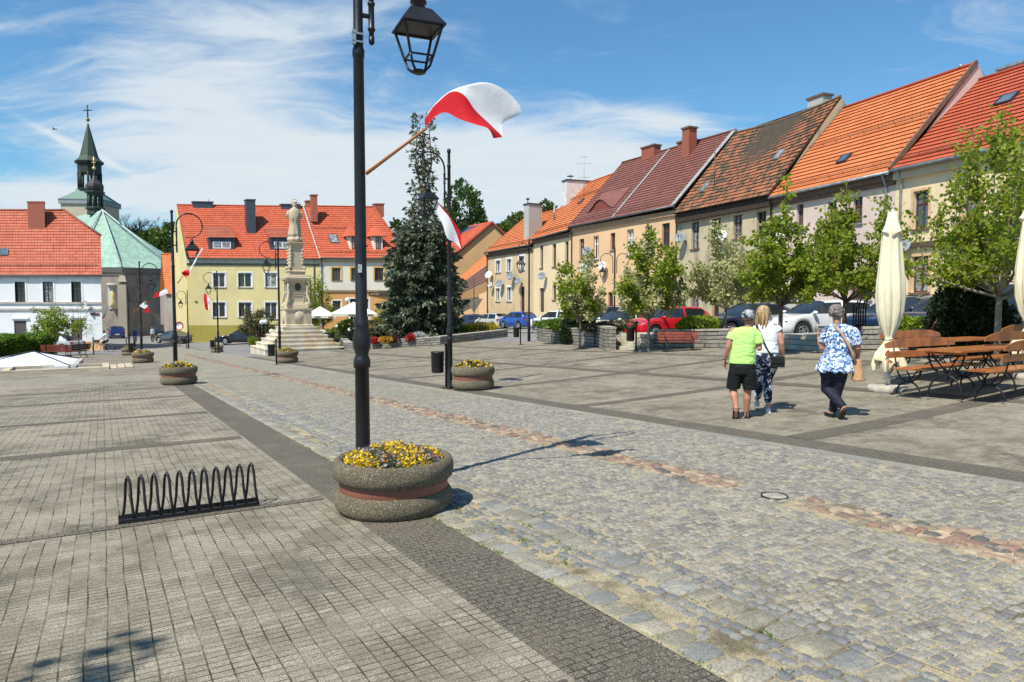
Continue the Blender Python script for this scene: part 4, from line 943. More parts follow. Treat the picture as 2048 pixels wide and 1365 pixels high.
    m = MB(); m.lathe([(13*k, Z(384)), (15.8*k, Z(378)), (16.2*k, Z(374)), (15*k, Z(369)), (10*k, Z(364)), (5*k, Z(359)), (2.6*k, Z(353)), (1.6*k, Z(345)), (1*k, Z(338))], off, n=8, ph=.5, sm=False); m.build('onion_dome', mat('dark_lead_shingles', (.05, .045, .045), .5, .2, .3, 4), t)
    G_ = mat('gilding', (.75, .52, .20), .35, .6); m = MB(); m.sphere(off+Vector((0, 0, Z(337))), 3.4*k, 8); m.tube([off+Vector((0, 0, Z(335))), off+Vector((0, 0, Z(314)))], .09, 5); m.bar(off+Vector((-4*k, 0, Z(325))), off+Vector((4*k, 0, Z(325))), .1, .1); m.build('gilded_cross', G_, t)
def m_copper(name, col):
    t = NT(name); n = t.noise(1.2, 6, .65); st = t.noise(1., 5, .6, t.mapping(t.tc.outputs['Object'], (1.5, 1.5, .25)))
    c = t.mix(t.ramp(n, .35, .7), col, tuple(x*.72 for x in col)); c = t.mix(t.ramp(st, .5, .7, 0, .5), c, tuple(min(1, x*1.35) for x in col))
    sp = t.N('ShaderNodeSeparateXYZ'); t.L(t.tc.outputs['UV'], sp.inputs[0]); fr = t.M('FRACT', t.M('DIVIDE', sp.outputs[0], .62)); fv = t.M('FRACT', t.M('DIVIDE', sp.outputs[1], 1.9))
    l = t.M('MAXIMUM', t.ramp(fr, .0, .1, 1, 0), t.ramp(fv, 0, .05, .7, 0)); c = t.mix(t.M('MULTIPLY', l, .85), c, tuple(x*.45 for x in col)); return t.done(c, .65, spec=.3)
church()

# --- small orange roofed building between church and yellow house
A = corner(330, 84); B = corner(378, 82)
h = House('small_house', 'low stone house with a plain orange roof squeezed between the church and the yellow house', 'house', A, B, (-.505, .863), 8, -2.6)
e = h.fac(340, 588)[1]; s, r_ = h.fac(345, 508, 4.0); h.wall(e, m_plaster('rough_stone', (.36, .32, .28), ((.25, .2, .17), .45, .8))); h.roof(e, 4.0, r_, R_OR, gutter=BROWNTRIM)

# --- yellow house
A = corner(375, 74); B = corner(640, 75.5)
h = House('yellow_house', 'yellow two storey house with olive plinth, white windows and red roof', 'house', A, B, (-.56, .83), 10.5, -2.4)
h.wins = WP(h, [(426, 546, 451, 575), (476, 546, 504, 575), (530, 546, 555, 575), (425, 605, 452, 635), (477, 605, 504, 635), (530, 605, 555, 638)])
eave = h.fac(500, 517)[1]; s, rz = h.fac(400, 411, 5.2); zp = h.fac(420, 651)[1]
h.wall(eave, P_YEL, h.wins, plinth=zp, mats=[P_YEL, P_OLIVE, P_YEL], gable=(5.2, rz))
for i, w in enumerate(h.wins): h.window(w, 'plain', WHITE, GLASS if i != 2 else GLASSC, surround=(WHITE, .13), mull=True, sill=mat('grey_sill', (.25, .25, .26), .7))
h.cornice(eave-.55, eave-.05, .18, mat('pale_green_cornice', (.46, .47, .36), .8)); h.cornice(eave-.75, eave-.552, .08, mat('dark_course', (.16, .15, .11), .8), 'eave_course')
h.roof(eave, 5.2, rz, R_RED2, ov=.35, gutter=mat('brown_gutter', (.14, .10, .08), .6)); YH = h; h.pipe(h.W-.6, h.zb, eave, IRON2)
def boxdormer(h, px0, px1, py0, py1, ptop, frame):
    d = .5; s0, zt = h.fac(px0, py0, d); s1, zb_ = h.fac(px1, py1, d); m = MB(); h.bx(m, s0, s1, d, d+3, zb_, zt); o = m.build('dormer', DARKMETAL, h.t)
    sA, zA = h.fac(px0, ptop, d+2.7); m = MB(); n = 8
    for i in range(n):
        f0, f1 = i/n, (i+1)/n
        def Q(s, f, up=0): return h.P(s, d-.3+(2.9)*f, zt+(zA-zt)*f+up)
        m.quad(Q(s0-.15, f0, .06), Q(s1+.15, f0, .06), Q(s1+.15, f1, .02), Q(s0-.15, f1, .02), 0, [(0, i*.33+.01), (5, i*.33+.01), (5, i*.33+.32), (0, i*.33+.32)]); m.quad(Q(s0-.15, f0, 0), Q(s1+.15, f0, 0), Q(s1+.15, f0, .06), Q(s0-.15, f0, .06), 1)
    m.build('dormer_roof', [R_OLDRED, TILEEDGE], o)
    wz0, wz1 = zb_+(zt-zb_)*.2, zb_+(zt-zb_)*.72; a, b = s0+(s1-s0)*.16, s0+(s1-s0)*.84; m = MB(); g = d-.05
    for x0, z0, x1, z1 in ((a, wz0, a+.08, wz1), (b-.08, wz0, b, wz1), (a+.08, wz0, b-.08, wz0+.08), (a+.08, wz1-.08, b-.08, wz1), ((a+b)/2-.06, wz0+.08, (a+b)/2+.06, wz1-.08)): h.bx(m, x0, x1, g, g+.08, z0, z1)
    m.build('dormer_window', WHITE, o); m = MB(); m.quad(h.P(a+.05, g+.03, wz0+.05), h.P(b-.05, g+.03, wz0+.05), h.P(b-.05, g+.03, wz1-.05), h.P(a+.05, g+.03, wz1-.05)); m.build('dormer_pane', GLASSC, o)
boxdormer(h, 417, 470, 476, 503, 452, WHITE); boxdormer(h, 540, 590, 476, 503, 455, WHITE)
def chim(h, px, py0, py1, d, wpx, mt, cap=None, wd=.7):
    s, z0 = h.fac(px, py1, d); _, z1 = h.fac(px, py0, d); k = (h.A.y+h.ey.y*d)/FPX; return h.chimney(s, d, z0-.6, z1, wpx*k, wd, mt, cap)
chim(h, 405, 406, 415, 5.2, 38, DARKMETAL); chim(h, 501, 402, 468, 2.6, 17, DARKMETAL, wd=.9); chim(h, 580, 411, 422, 5.2, 36, DARKMETAL); chim(h, 617, 404, 417, 5.2, 10, REDBRICK, REDBRICK)
m = MB(); m.quad(h.PT(h.W-.1, 0, .09), h.PT(h.W+.1, 0, .09), h.PT(h.W+.1, 1, .09), h.PT(h.W-.1, 1, .09)); m.build('metal_flashing', ZINC, h.t)
s, z = h.fac(392, 604, -.03); plate('house_number', 'small dark number plate on the yellow wall', 'sign', h.P(s, -.03, z)+Vector((*h.A[:2], h.zb)), .3, .2, mat('number_plate_dark', (.12, .10, .06), .5), 0, '13', mat('pale_letter', (.5, .5, .4), .6), .16)
MB().tube([h.P(h.W*.25, 5.2, rz), h.P(h.W*.25, 5.2, rz+.7)], .03, 4).build('roof_vent', BLACK, h.t)
# --- ivory house
A = B; B = corner(812, 76.5)
h = House('ivory_house', 'ivory house with ochre ground floor, brown windows and two tiled dormers', 'house', A, B, (-.56, .83), 10, -2.3)
h.wins = WP(h, [(664, 536, 682, 561), (702, 536, 718, 561), (749, 536, 768, 561), (665, 602, 682, 622), (700, 598, 738, 640)])
eave = h.fac(700, 516)[1]; s, rz = h.fac(700, 414, 4.8); zs = h.fac(700, 583)[1]
h.wall(eave, P_IVORY, h.wins, zsplit=zs, mats=[P_IVORY, P_OCHRE, P_OCHRE])
OS = mat('ochre_window_surround', (.58, .36, .10), .8, 0, .1, 3)
for i, w in enumerate(h.wins): h.window(w, 'cross', WOODBR, GLASS, surround=(OS if i < 3 else P_IVORY, .16), sill=BROWNTRIM)
h.cornice(zs-.1, zs+.12, .12, mat('brown_course', (.24, .17, .11), .8), 'string_course'); h.cornice(eave-.5, eave-.03, .14, mat('tan_cornice', (.42, .34, .22), .8)); h.pipe(.2, h.zb, eave, IRON2)
sr, _ = h.fac(747, 414, 4.8); ins = h.W-sr
h.roof(eave, 4.8, rz, R_RED2, R=(-.2, ins), gutter=mat('brown_gutter', (.14, .10, .08), .6)); h.snowguard(.1, .3, h.W-1, BROWNTRIM); h.snowguard(.55, .3, h.W-4.5, BROWNTRIM)
m = MB(); m.poly([h.PT(h.W+.2, 0, 0), h.P(h.W+.2, 10.3, eave), h.P(sr, 4.8, rz)], 0, [(0, 0), (9, 0), (4.5, 6)]); m.build('hip_roof', R_RED2, h.t); m = MB(); m.tube([h.PT(h.W+.2, 0, .06), h.PT(sr, 1, .06)], .11, 6); m.build('hip_ridge_tiles', R_RED2, h.t)
s0, _ = h.fac(658, 490, 1.5); s1, _ = h.fac(675, 490, 1.5); h.skylight(s0, s1, .27, .43, GLASSC)
def gdormer(h, px, w, py0, py1, ptop):
    d = .45; s, zt = h.fac(px, py0, d); _, zb_ = h.fac(px, py1, d); _, za = h.fac(px, ptop, d); hw = w/2; m = MB(); h.bx(m, s-hw, s+hw, d, d+2.4, zb_, zt); o = m.build('dormer', P_IVORY, h.t); m = MB()
    e = hw+.35
    for sg in (-1, 1):
        m.quad(h.P(s+sg*e, d-.35, zt-.15), h.P(s+sg*e, d+2.8, zt-.15), h.P(s, d+3.2, za), h.P(s, d+.5, za), 0, [(0, 0), (3, 0), (3, 1.2), (0, 1.2)])
    m.poly([h.P(s-e, d-.35, zt-.15), h.P(s+e, d-.35, zt-.15), h.P(s, d+.5, za)], 0, [(0, 0), (2, 0), (1, 1)]); m.quad(h.P(s-e, d-.35, zt-.25), h.P(s+e, d-.35, zt-.25), h.P(s+e, d-.35, zt-.13), h.P(s-e, d-.35, zt-.13), 1); m.build('dormer_roof', [R_RED2, TILEEDGE], o)
    a, b = s-hw*.55, s+hw*.55; z0, z1 = zb_+.25, zt-.25; m = MB(); g = d-.06
    for x0, q0, x1, q1 in ((a, z0, a+.07, z1), (b-.07, z0, b, z1), (a+.07, z0, b-.07, z0+.07), (a+.07, z1-.07, b-.07, z1), (s-.035, z0+.07, s+.035, z1-.07)): h.bx(m, x0, x1, g, g+.06, q0, q1)
    m.build('dormer_window', WOODBR, o); m = MB(); m.quad(h.P(a, g+.03, z0), h.P(b, g+.03, z0), h.P(b, g+.03, z1), h.P(a, g+.03, z1)); m.build('dormer_pane', GLASSC, o)
gdormer(h, 708, .95, 470, 503, 453); gdormer(h, 756, .95, 470, 503, 453)
chim(h, 628, 392, 433, 2.9, 11, REDBRICK, REDBRICK, .5); chim(h, 757, 410, 424, 5.0, 17, REDBRICK, REDBRICK)
s, z = h.fac(728, 588, -.05); plate('shop_sign', 'dark wooden shop sign over the cafe entrance of the ivory house', 'sign', h.P(s+1.0, -.05, z)+Vector((*h.A[:2], h.zb)), 3.6, .5, mat('dark_board', (.05, .035, .03), .6), 0, 'Pierrot', mat('gold_letter', (.5, .36, .14), .6), .42)
IH = h
# --- tan gable with solar panels, brown low house
def tan():
    Y = 92; t = thing('gable_house', 'tan plastered gable wall with solar panels on its red roof slope, behind the row', 'house', (at(960, 600, Y).x, Y, -.5)); o = Vector((at(960, 600, Y).x, Y, -.5))
    L, R, A = at(900, 522, Y)-o, at(1030, 492, Y)-o, at(985, 447, Y)-o; bk = Vector((-9, 14, 0)); m = MB()
    m.poly([Vector((L.x, 0, -1)), Vector((R.x, 0, -1)), R, A, L]); m.quad(Vector((L.x, 0, -1)), L, L+bk, Vector((L.x, 0, -1))+bk); m.build('wall', P_TAN, t)
    m = MB(); up = Vector((0, 0, .25)); q = Vector((-.6, -.4, -.3)); m.quad(L+q+up, A+up+Vector((0, -.4, 0)), A+up+bk, L+up+bk, 0, [(0, 0), (7, 0), (7, 12), (0, 12)]); m.quad(A+up+Vector((0, -.4, 0)), R+up+Vector((.5, -.4, -.3)), R+up+bk, A+up+bk, 0, [(0, 0), (4, 0), (4, 12), (0, 12)])
    m.quad(L+q-up*.2, A+Vector((0, -.4, 0)), A+up+Vector((0, -.4, 0)), L+q+up, 1); m.quad(A+Vector((0, -.4, 0)), R+Vector((.5, -.4, -.3)), R+up+Vector((.5, -.4, -.3)), A+up+Vector((0, -.4, 0)), 1); m.build('roof', [R_RED, mat('red_verge', (.30, .07, .04), .8)], t)
    m = MB()
    for i in range(3):
        for j in range(2):
            a, b = .12+i*.27, .12+i*.27+.25; c, d = .08+j*.36, .08+j*.36+.33; f = lambda x, y: L.lerp(A, x)+bk*y*.55+Vector((0, 0, .45)); m.quad(f(a, c), f(b, c), f(b, d), f(a, d))
    m.build('solar_panels', m_glass('solar_glass', (.03, .05, .10)), t)
    t = thing('brown_roofed_house', 'low peach house with a dark brown and red tiled roof behind the yield sign', 'house', (at(945, 600, 84).x, 84, -.6)); o = Vector((at(945, 600, 84).x, 84, -.6)); P = lambda x, y, Y=84: at(x, y, Y)-o
    m = MB(); m.quad(P(880, 650), P(985, 650), P(985, 590), P(880, 606)); m.quad(P(958, 640, 82), P(985, 640, 80), P(985, 578, 80), P(958, 590, 82)); m.build('wall', P_PEACH, t)
    m = MB(); a, b, c, d = P(880, 610, 83), P(982, 560, 83), P(982, 500, 90), P(880, 590, 90); n = 9
    for i in range(n):
        f0, f1 = i/n, (i+1)/n; m.quad(a.lerp(d, f0)+Vector((0, 0, .06)), b.lerp(c, f0)+Vector((0, 0, .06)), b.lerp(c, f1), a.lerp(d, f1), 0 if i < 5 else 1, [(0, i*.33), (8, i*.33), (8, i*.33+.32), (0, i*.33+.32)])
    m.build('roof', [m_roof('dark_brown_tiles', (.10, .05, .05), (.14, .07, .065), (.04, .02, .02)), R_OR], t)
    m = MB(); q = at(949, 608, 80)
tan()
def yieldsign():
    p = gat(948, 74); t = thing('yield_sign', 'back of a grey triangular give way sign on a pole, standing before the peach house', 'traffic sign', p); top = at(948, 598, 74).z-p.z
    MB().tube([(0, 0, 0), (0, 0, at(948, 555, 74).z-p.z)], .05, 6).build('post', BLACK, t); m = MB(); w = .95; m.prism([(-w, 0, top), (w, 0, top), (0, 0, top-1.5)], (0, -.03, 0)); m.build('sign_plate', mat('sign_back_grey', (.17, .15, .12), .6), t)
yieldsign()
# ---------------------------------------------------------------- vegetation
def leafmesh(name, P, D, size, mt, parent, seed=0, wid=.42, jit=.35, fold=.0, mats=None, midx=None):
    """rhombic leaves at P (n,3) pointing along D (n,3)"""
    r = np.random.default_rng(seed); n = len(P); D = D/np.linalg.norm(D, axis=1, keepdims=True).clip(1e-6)
    S_ = np.cross(D, r.normal(size=(n, 3))); S_ /= np.linalg.norm(S_, axis=1, keepdims=True).clip(1e-6)
    sz = size*(1+jit*r.uniform(-1, 1, (n, 1))); N_ = np.cross(D, S_)
    a = P; b = P+D*sz*.45+S_*sz*wid+N_*sz*fold; c = P+D*sz; d = P+D*sz*.45-S_*sz*wid+N_*sz*fold
    V = np.stack([a, b, c, d], 1).reshape(-1, 3); F = np.arange(4*n).reshape(-1, 4)
    return rmesh(name, V, F, mt, parent, midx)
L_MAP = m_leaf('maple_leaf', (.16, .24, .015), (.33, .39, .035), (.40, .34, .06), .45)
L_VAR = m_leaf('variegated_leaf', (.34, .34, .13), (.60, .57, .30), (.17, .24, .04), .35)
L_SPR = m_leaf('spruce_needles', (.05, .075, .045), (.16, .185, .11), (.30, .31, .18), .14)
L_DK = m_leaf('dark_conifer', (.014, .028, .010), (.035, .055, .018), None, .12)
L_JUN = m_leaf('juniper_green', (.12, .20, .012), (.30, .38, .03), None, .25)
L_HED = m_leaf('hedge_leaf', (.07, .15, .015), (.20, .30, .035), None, .3)
L_FOR = m_leaf('forest_leaf', (.05, .09, .015), (.13, .18, .03), None, .25)
L_POP = m_leaf('poplar_leaf', (.035, .08, .018), (.10, .17, .035), None, .25)
L_YG = m_leaf('yellow_green_leaf', (.17, .24, .02), (.34, .40, .05), None, .4)
L_OLV = m_leaf('olive_brown_leaf', (.10, .09, .035), (.17, .16, .07), (.06, .08, .02), .25)
def bez(a, b, c, n): return [a*(1-t)**2+b*2*t*(1-t)+c*t*t for t in [i/(n-1) for i in range(n)]]
def broad_tree(name, label, p, H, R, fork, leaf, nl, ls, seed, trunk=TRUNK, tr=.07, limbs=9, spires=True, density=None, cat='tree', group=None, lean=0., mats=None, midf=None, subs=7, spread=1., clump=.10, droop=.35):
    r = random.Random(seed); t = thing(name, label, cat, p, 0, group); m = MB()
    f = Vector((lean, 0, fork)); m.tube(bez(Vector((0, 0, -.1)), Vector((lean*.3, .02, fork*.5)), f, 6), [tr*1.25, tr*1.05, tr, tr*.95, tr*.9, tr*.85], 8)
    shoots = []; cz = (H-fork)
    for i in range(limbs):
        az = 2*pi*i/limbs+r.uniform(-.35, .35); k = i % 3
        rr = R*(1.0, .62, .3)[k]*r.uniform(.8, 1.08)*spread; top = fork+cz*(.38, .72, .95)[k]*r.uniform(.85, 1.08)
        e = Vector((cos(az)*rr+lean, sin(az)*rr, top)); mid = Vector((cos(az)*rr*.65+lean, sin(az)*rr*.65, fork+(top-fork)*.32))
        pts = bez(f+Vector((0, 0, r.uniform(-.25, .1)*fork*.3)), mid, e, 8); m.tube(pts, [tr*.55*(1-.11*q) for q in range(8)], 5); shoots.append((pts[3:], 1.))
        for q in range(subs):
            b = pts[r.randint(2, 7)]; L = r.uniform(.16, .36)*cz; a2 = az+r.gauss(0, 1.0); o = r.uniform(.05, .9)*L
            if spires and r.random() < .62: L *= 1.15; tip = b+Vector((cos(a2)*o*.2, sin(a2)*o*.2, L*1.1))
            else: tip = b+Vector((cos(a2)*L*.9, sin(a2)*L*.9, L*r.uniform(-.02, .45)))
            mm = b.lerp(tip, .5)+Vector((cos(a2)*L*.15, sin(a2)*L*.15, -L*.08)); sp = bez(b, mm, tip, 5); m.tube(sp, [tr*.2, tr*.17, tr*.13, tr*.1, tr*.05], 4, cap=False); shoots.append((sp, .8))
            for _ in range(2):
                b2 = sp[r.randint(1, 4)]; a3 = r.uniform(0, 2*pi); L2 = L*r.uniform(.3, .6); tip2 = b2+Vector((cos(a3)*L2*.8, sin(a3)*L2*.8, L2*r.uniform(-.1, .7))); sp2 = [b2, b2.lerp(tip2, .5), tip2]; m.tube(sp2, tr*.06, 3, cap=False); shoots.append((sp2, .6))
    m.build('trunk', trunk, t)
    P = []; D = []; tot = sum(w for _, w in shoots)
    for sp, w in shoots:
        k = int(nl*w/tot); 
        for _ in range(k):
            q = r.random()*(len(sp)-1); i = int(q); b = sp[i].lerp(sp[min(i+1, len(sp)-1)], q-i); g = clump*(1-.5*q/len(sp))*R*.5+.02
            off = Vector((r.gauss(0, g), r.gauss(0, g), r.gauss(0, g))); P.append(b+off); d = off.normalized()*.8+Vector((r.gauss(0, .5), r.gauss(0, .5), -droop+r.gauss(0, .5))); D.append(d)
    o = leafmesh('crown', np.array([tuple(x) for x in P]), np.array([tuple(x) for x in D]), ls, mats or leaf, t, seed, .40, midx=[midf(x) for x in P] if midf else None)
    return t
def blob_plant(name, label, p, rx, ry, rz, leaf, n, ls, seed, cat='shrub', group=None, cz=None, flat=False, lumps=9, core=None, trunk=None, kind=None, part='foliage'):
    r = np.random.default_rng(seed); t = thing(name, label, cat, p, 0, group); cz = rz*.85 if cz is None else cz
    C = r.normal(size=(lumps, 3)); C /= np.linalg.norm(C, axis=1, keepdims=True); C *= r.uniform(.35, .7, (lumps, 1)); C[0] = 0; rad = r.uniform(.35, .6, lumps); rad[0] = .7
    w = rad**2; idx = r.choice(lumps, n, p=w/w.sum()); d = r.normal(size=(n, 3)); d /= np.linalg.norm(d, axis=1, keepdims=True)
    q = C[idx]+d*(rad[idx]*r.uniform(.8, 1.05, n)**1.0)[:, None]; ins = np.array([np.min(np.linalg.norm(q[i]-C, axis=1)/rad) > .72 for i in range(n)])
    q = q[ins]; d = d[ins]; P = q*np.array([rx, ry, rz])+np.array([0, 0, cz]); P[:, 2] = np.maximum(P[:, 2], .02)
    D = d+r.normal(size=d.shape)*.6+np.array([0, 0, .15])
    leafmesh(part, P, D, ls, leaf, t, seed, .38)
    if trunk:
        m = MB(); rr = random.Random(seed)
        for k in range(trunk[0]):
            a = rr.uniform(0, 6.28); m.tube([(0.08*cos(a), .08*sin(a), -.05), (.2*rx*cos(a), .2*ry*sin(a), cz*.5), (.6*rx*cos(a), .6*ry*sin(a), cz)], [trunk[1], trunk[1]*.8, trunk[1]*.3], 5)
        m.build('trunk', TRUNK, t)
    else:                     # solid dark core, added so light does not leak through
        m = MB(); m.sphere((0, 0, cz), 1, 8, sx=rx*.55, sy=ry*.55, sz=rz*.5); m.v = [(x, y, max(0, cz+(z-cz))) for x, y, z in m.v]; m.build('shade_core', mat('shade_core', (.03, .03, .015), .95), t)
    return t
def cone_plant(name, label, p, R, H, leaf, n, ls, seed, cat='tree', group=None, pw=.75):
    r = np.random.default_rng(seed); t = thing(name, label, cat, p, 0, group); h = r.uniform(0, 1, n)**1.35; th = r.uniform(0, 2*pi, n)
    lump = 1+.13*np.sin(th*5+h*13)+.10*np.sin(th*9-h*21)+.06*np.sin(h*47); rad = R*(1-h)**pw*lump*r.uniform(.72, 1.04, n)*np.minimum(1, .75+h*3)
    P = np.stack([np.cos(th)*rad, np.sin(th)*rad, h*H+.03], 1); D = np.stack([np.cos(th), np.sin(th), np.full(n, .9)], 1)+r.normal(size=(n, 3))*.5
    leafmesh('crown', P, D, ls, leaf, t, seed, .35); m = MB(); m.lathe([(R*.55, 0), (R*.62, H*.15), (R*.35, H*.5), (.02, H*.92)], n=10); m.build('trunk', mat('shade_core', (.03, .03, .015), .95), t); return t  # the trunk mesh is an added dark core standing in for shade inside the crown
TG = 'young trees along the low wall'
broad_tree('young_tree', 'small grey green variegated tree left of the steps, with its trunk before the stone wall', gp(1160, 699), 3.15, 1.15, 1.15, L_VAR, 6500, .12, 31, TRUNKG, .05, group=TG, mats=[L_VAR, L_MAP], midf=lambda q: 1 if (q.z > 2.3 and q.x < -.1) or sin(q.x*5+q.z*3) > .55 else 0)
broad_tree('young_tree', 'bushy green and grey variegated tree in front of the red car', gp(1297, 704), 3.45, 1.5, 1.2, L_MAP, 9500, .12, 52, TRUNKG, .055, group=TG, mats=[L_VAR, L_MAP], midf=lambda q: 1 if (q.z > 2.7 and q.x > .1) or sin(q.x*4+q.z*3+q.y*2) > .25 else 0)
broad_tree('young_tree', 'silvery variegated tree behind the boy in the green shirt', gp(1450, 690), 3.5, 1.6, 1.35, L_VAR, 9000, .11, 73, TRUNKG, .055, group=TG)
broad_tree('maple_tree', 'bright green maple with upright shoots above the blonde woman', gat(1562, 20.3), 3.95, 1.4, 1.5, L_MAP, 8500, .115, 94, group=TG, limbs=11, clump=.065)
broad_tree('maple_tree', 'broad green maple standing over the woman in the blue blouse', gat(1690, 20.6), 3.9, 1.4, 1.5, L_MAP, 8500, .105, 115, group=TG, limbs=11, clump=.065)
broad_tree('maple_tree', 'biggest maple, beside the right hand closed parasol, reaching above the red roof', gat(1998, 15.5), 4.35, 1.95, 1.5, L_MAP, 14500, .095, 137, TRUNKG, .07, group=TG, limbs=14, subs=9, clump=.055, spread=1.05)
broad_tree('young_tree', 'small light green tree in front of the white house', gp(107, 712), 3.6, 1.5, 1.25, L_YG, 3800, .13, 151, TRUNK, .05, spires=False)
broad_tree('young_tree', 'nearly bare thin tree beside the small green one by the white house', gp(118, 710)+Vector((1.3, .3, 0)), 4.0, 1.2, 1.3, L_HED, 260, .10, 157, TRUNK, .045, spires=False)
broad_tree('young_tree', 'light green young tree behind the statue column', gat(632, 62), 4.9, 1.7, 1.1, L_YG, 5200, .14, 163, TRUNK, .05)
broad_tree('ornamental_tree', 'round olive brown small tree before the black car by the yellow house', gat(511, 63), 3.1, 1.75, .9, L_OLV, 7000, .12, 169, TRUNK, .10, spires=False, clump=.16)
cone_plant('conical_evergreen', 'dark conical evergreen left of the red car', gat(1160, 33), .95, 2.35, L_DK, 9000, .13, 201, group=None)
cone_plant('conical_evergreen', 'large dark thuja cone beside the biggest maple', gat(1938, 17.8), 1.12, 2.35, L_DK, 15000, .10, 203, pw=.6)
# spruce
def spruce():
    p = gp(848, 683); p = gat(848, 47); H = 15.2; r = random.Random(5); t = thing('spruce_tree', 'tall blue green spruce with a thin ragged top in the middle of the square', 'tree', p)
    m = MB(); m.tube([(0, 0, -.2), (.05, 0, H*.5), (0, 0, H*.93)], [.32, .17, .03], 8); m.tube([(0, 0, H*.62), (.55, .1, H*.78), (.35, 0, H*.99)], [.08, .06, .02], 5); m.tube([(0, 0, H*.6), (-.5, .1, H*.8), (-.35, 0, H*.97)], [.07, .05, .02], 5); P = []; D = []; M2 = MB()
    z = .75
    while z < H*.985:
        f = z/H; L = 3.25*(1-f)**.8*(1 if f < .55 else .62) if f > .14 else 2.9*(.72+f*1.8); n = 9 if f < .6 else 6
        for i in range(n):
            az = 2*pi*(i+r.random()*.9)/n; Lb = L*r.uniform(.62, 1.12)+.12; x0 = 0
            if f > .62: x0 = r.choice((-.33, .42))*min(1, (f-.6)*5)
            a = Vector((x0, 0, z)); tip = a+Vector((cos(az)*Lb, sin(az)*Lb, -Lb*r.uniform(.05, .22)+(.25 if f > .7 else 0))); mid = a.lerp(tip, .5)+Vector((0, 0, -Lb*.07)); sp = bez(a, mid, tip, 6); M2.tube(sp, [.035, .03, .025, .02, .014, .008], 3, cap=False)
            k = int((46 if f < .5 else 11)*(Lb+.3)) 
            for _ in range(k):
                q = (r.random()**.62)*5; j = min(4, int(q)); b = sp[j].lerp(sp[j+1], q-j); side = Vector((-sin(az), cos(az), 0))*r.gauss(0, .17*(1+Lb*.22)*(1.25-q/5*.9)); b = b+side+Vector((0, 0, r.gauss(-.05, .09)))
                P.append(tuple(b)); D.append((cos(az)*.6+side.x*1.4+r.gauss(0, .35), sin(az)*.6+side.y*1.4+r.gauss(0, .35), -.35+r.gauss(0, .35)))
        z += .30 if f < .6 else .36
    m.add(M2.v, M2.f, 0, sm=True); m.build('trunk', TRUNK, t); leafmesh('crown', np.array(P), np.array(D), .30, L_SPR, t, 3, .26)
spruce()
# far trees
def far_tree(label, px, pyt, pyb, w, Y, leaf, n, ls, seed, name='tree', lumps=14):
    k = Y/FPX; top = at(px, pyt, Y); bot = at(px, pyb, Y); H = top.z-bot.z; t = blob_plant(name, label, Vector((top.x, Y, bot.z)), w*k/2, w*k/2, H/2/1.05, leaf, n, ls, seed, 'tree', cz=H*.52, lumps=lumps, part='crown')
    m = MB(); m.tube([(0, 0, -14), (0, 0, H*.6)], [.4, .12], 7); m.build('trunk', TRUNK, t); return t
far_tree('dark green poplar like tree rising behind the spruce', 925, 380, 620, 105, 100, L_POP, 15000, .55, 301, lumps=26)
far_tree('second dark tree at the right of the poplar, behind the tan gable', 955, 415, 560, 60, 104, L_POP, 7000, .5, 303, lumps=16)
far_tree('green tree crown seen above the solar panel roof', 1010, 446, 560, 110, 130, L_FOR, 9000, .6, 305)
far_tree('green treetop between the grey chimney and the white chimney', 1048, 425, 540, 90, 140, L_FOR, 7000, .6, 307)
far_tree('treetop behind the orange roof of the cream house', 1093, 402, 520, 60, 140, L_FOR, 5000, .55, 309)
far_tree('leafy green tree left of the yellow house gable', 335, 447, 640, 90, 120, L_FOR, 12000, .6, 311)
far_tree('low dark green tree between the church and the yellow house', 300, 462, 640, 80, 125, L_FOR, 9000, .6, 313)
far_tree('bluish treetop beside the brick chimney of the ivory house', 800, 425, 600, 50, 110, L_POP, 4000, .5, 315)
def bare_tree(label, px, pyt, pyb, w, Y, seed):
    r = random.Random(seed); bot = at(px, pyb, Y); top = at(px, pyt, Y); H = top.z-bot.z; t = thing('bare_tree', label, 'tree', bot); m = MB()
    def br(a, d, L, rad, dep):
        b = a+d*L*.5+Vector((r.gauss(0, .04), r.gauss(0, .04), .02))*L; c = a+d*L; m.tube([a, b, c], [rad, rad*.8, rad*.6], 4 if dep > 1 else 3, cap=False)
        if dep == 0: return
        for k in range(3 if dep > 1 else 4):
            nd = (d+Vector((r.gauss(0, .5), r.gauss(0, .5), r.gauss(.12, .3)))).normalized(); br(a.lerp(c, r.uniform(.45, 1)), nd, L*r.uniform(.55, .8), rad*.6, dep-1)
    for k in range(5): br(Vector((r.uniform(-1, 1)*w*Y/FPX*.25, 0, H*.15)), Vector((r.gauss(0, .3), r.gauss(0, .3), 1)).normalized(), H*.33, .22, 5)
    m.tube([(0, 0, -14), (0, 0, H*.3)], [.4, .3], 6); m.build('trunk', mat('grey_bark', (.12, .10, .085), .95), t)
bare_tree('leafless grey tree behind the church roof', 268, 418, 540, 100, 130, 41)
bare_tree('second leafless tree at the right edge of the church roof', 300, 425, 540, 60, 132, 47)
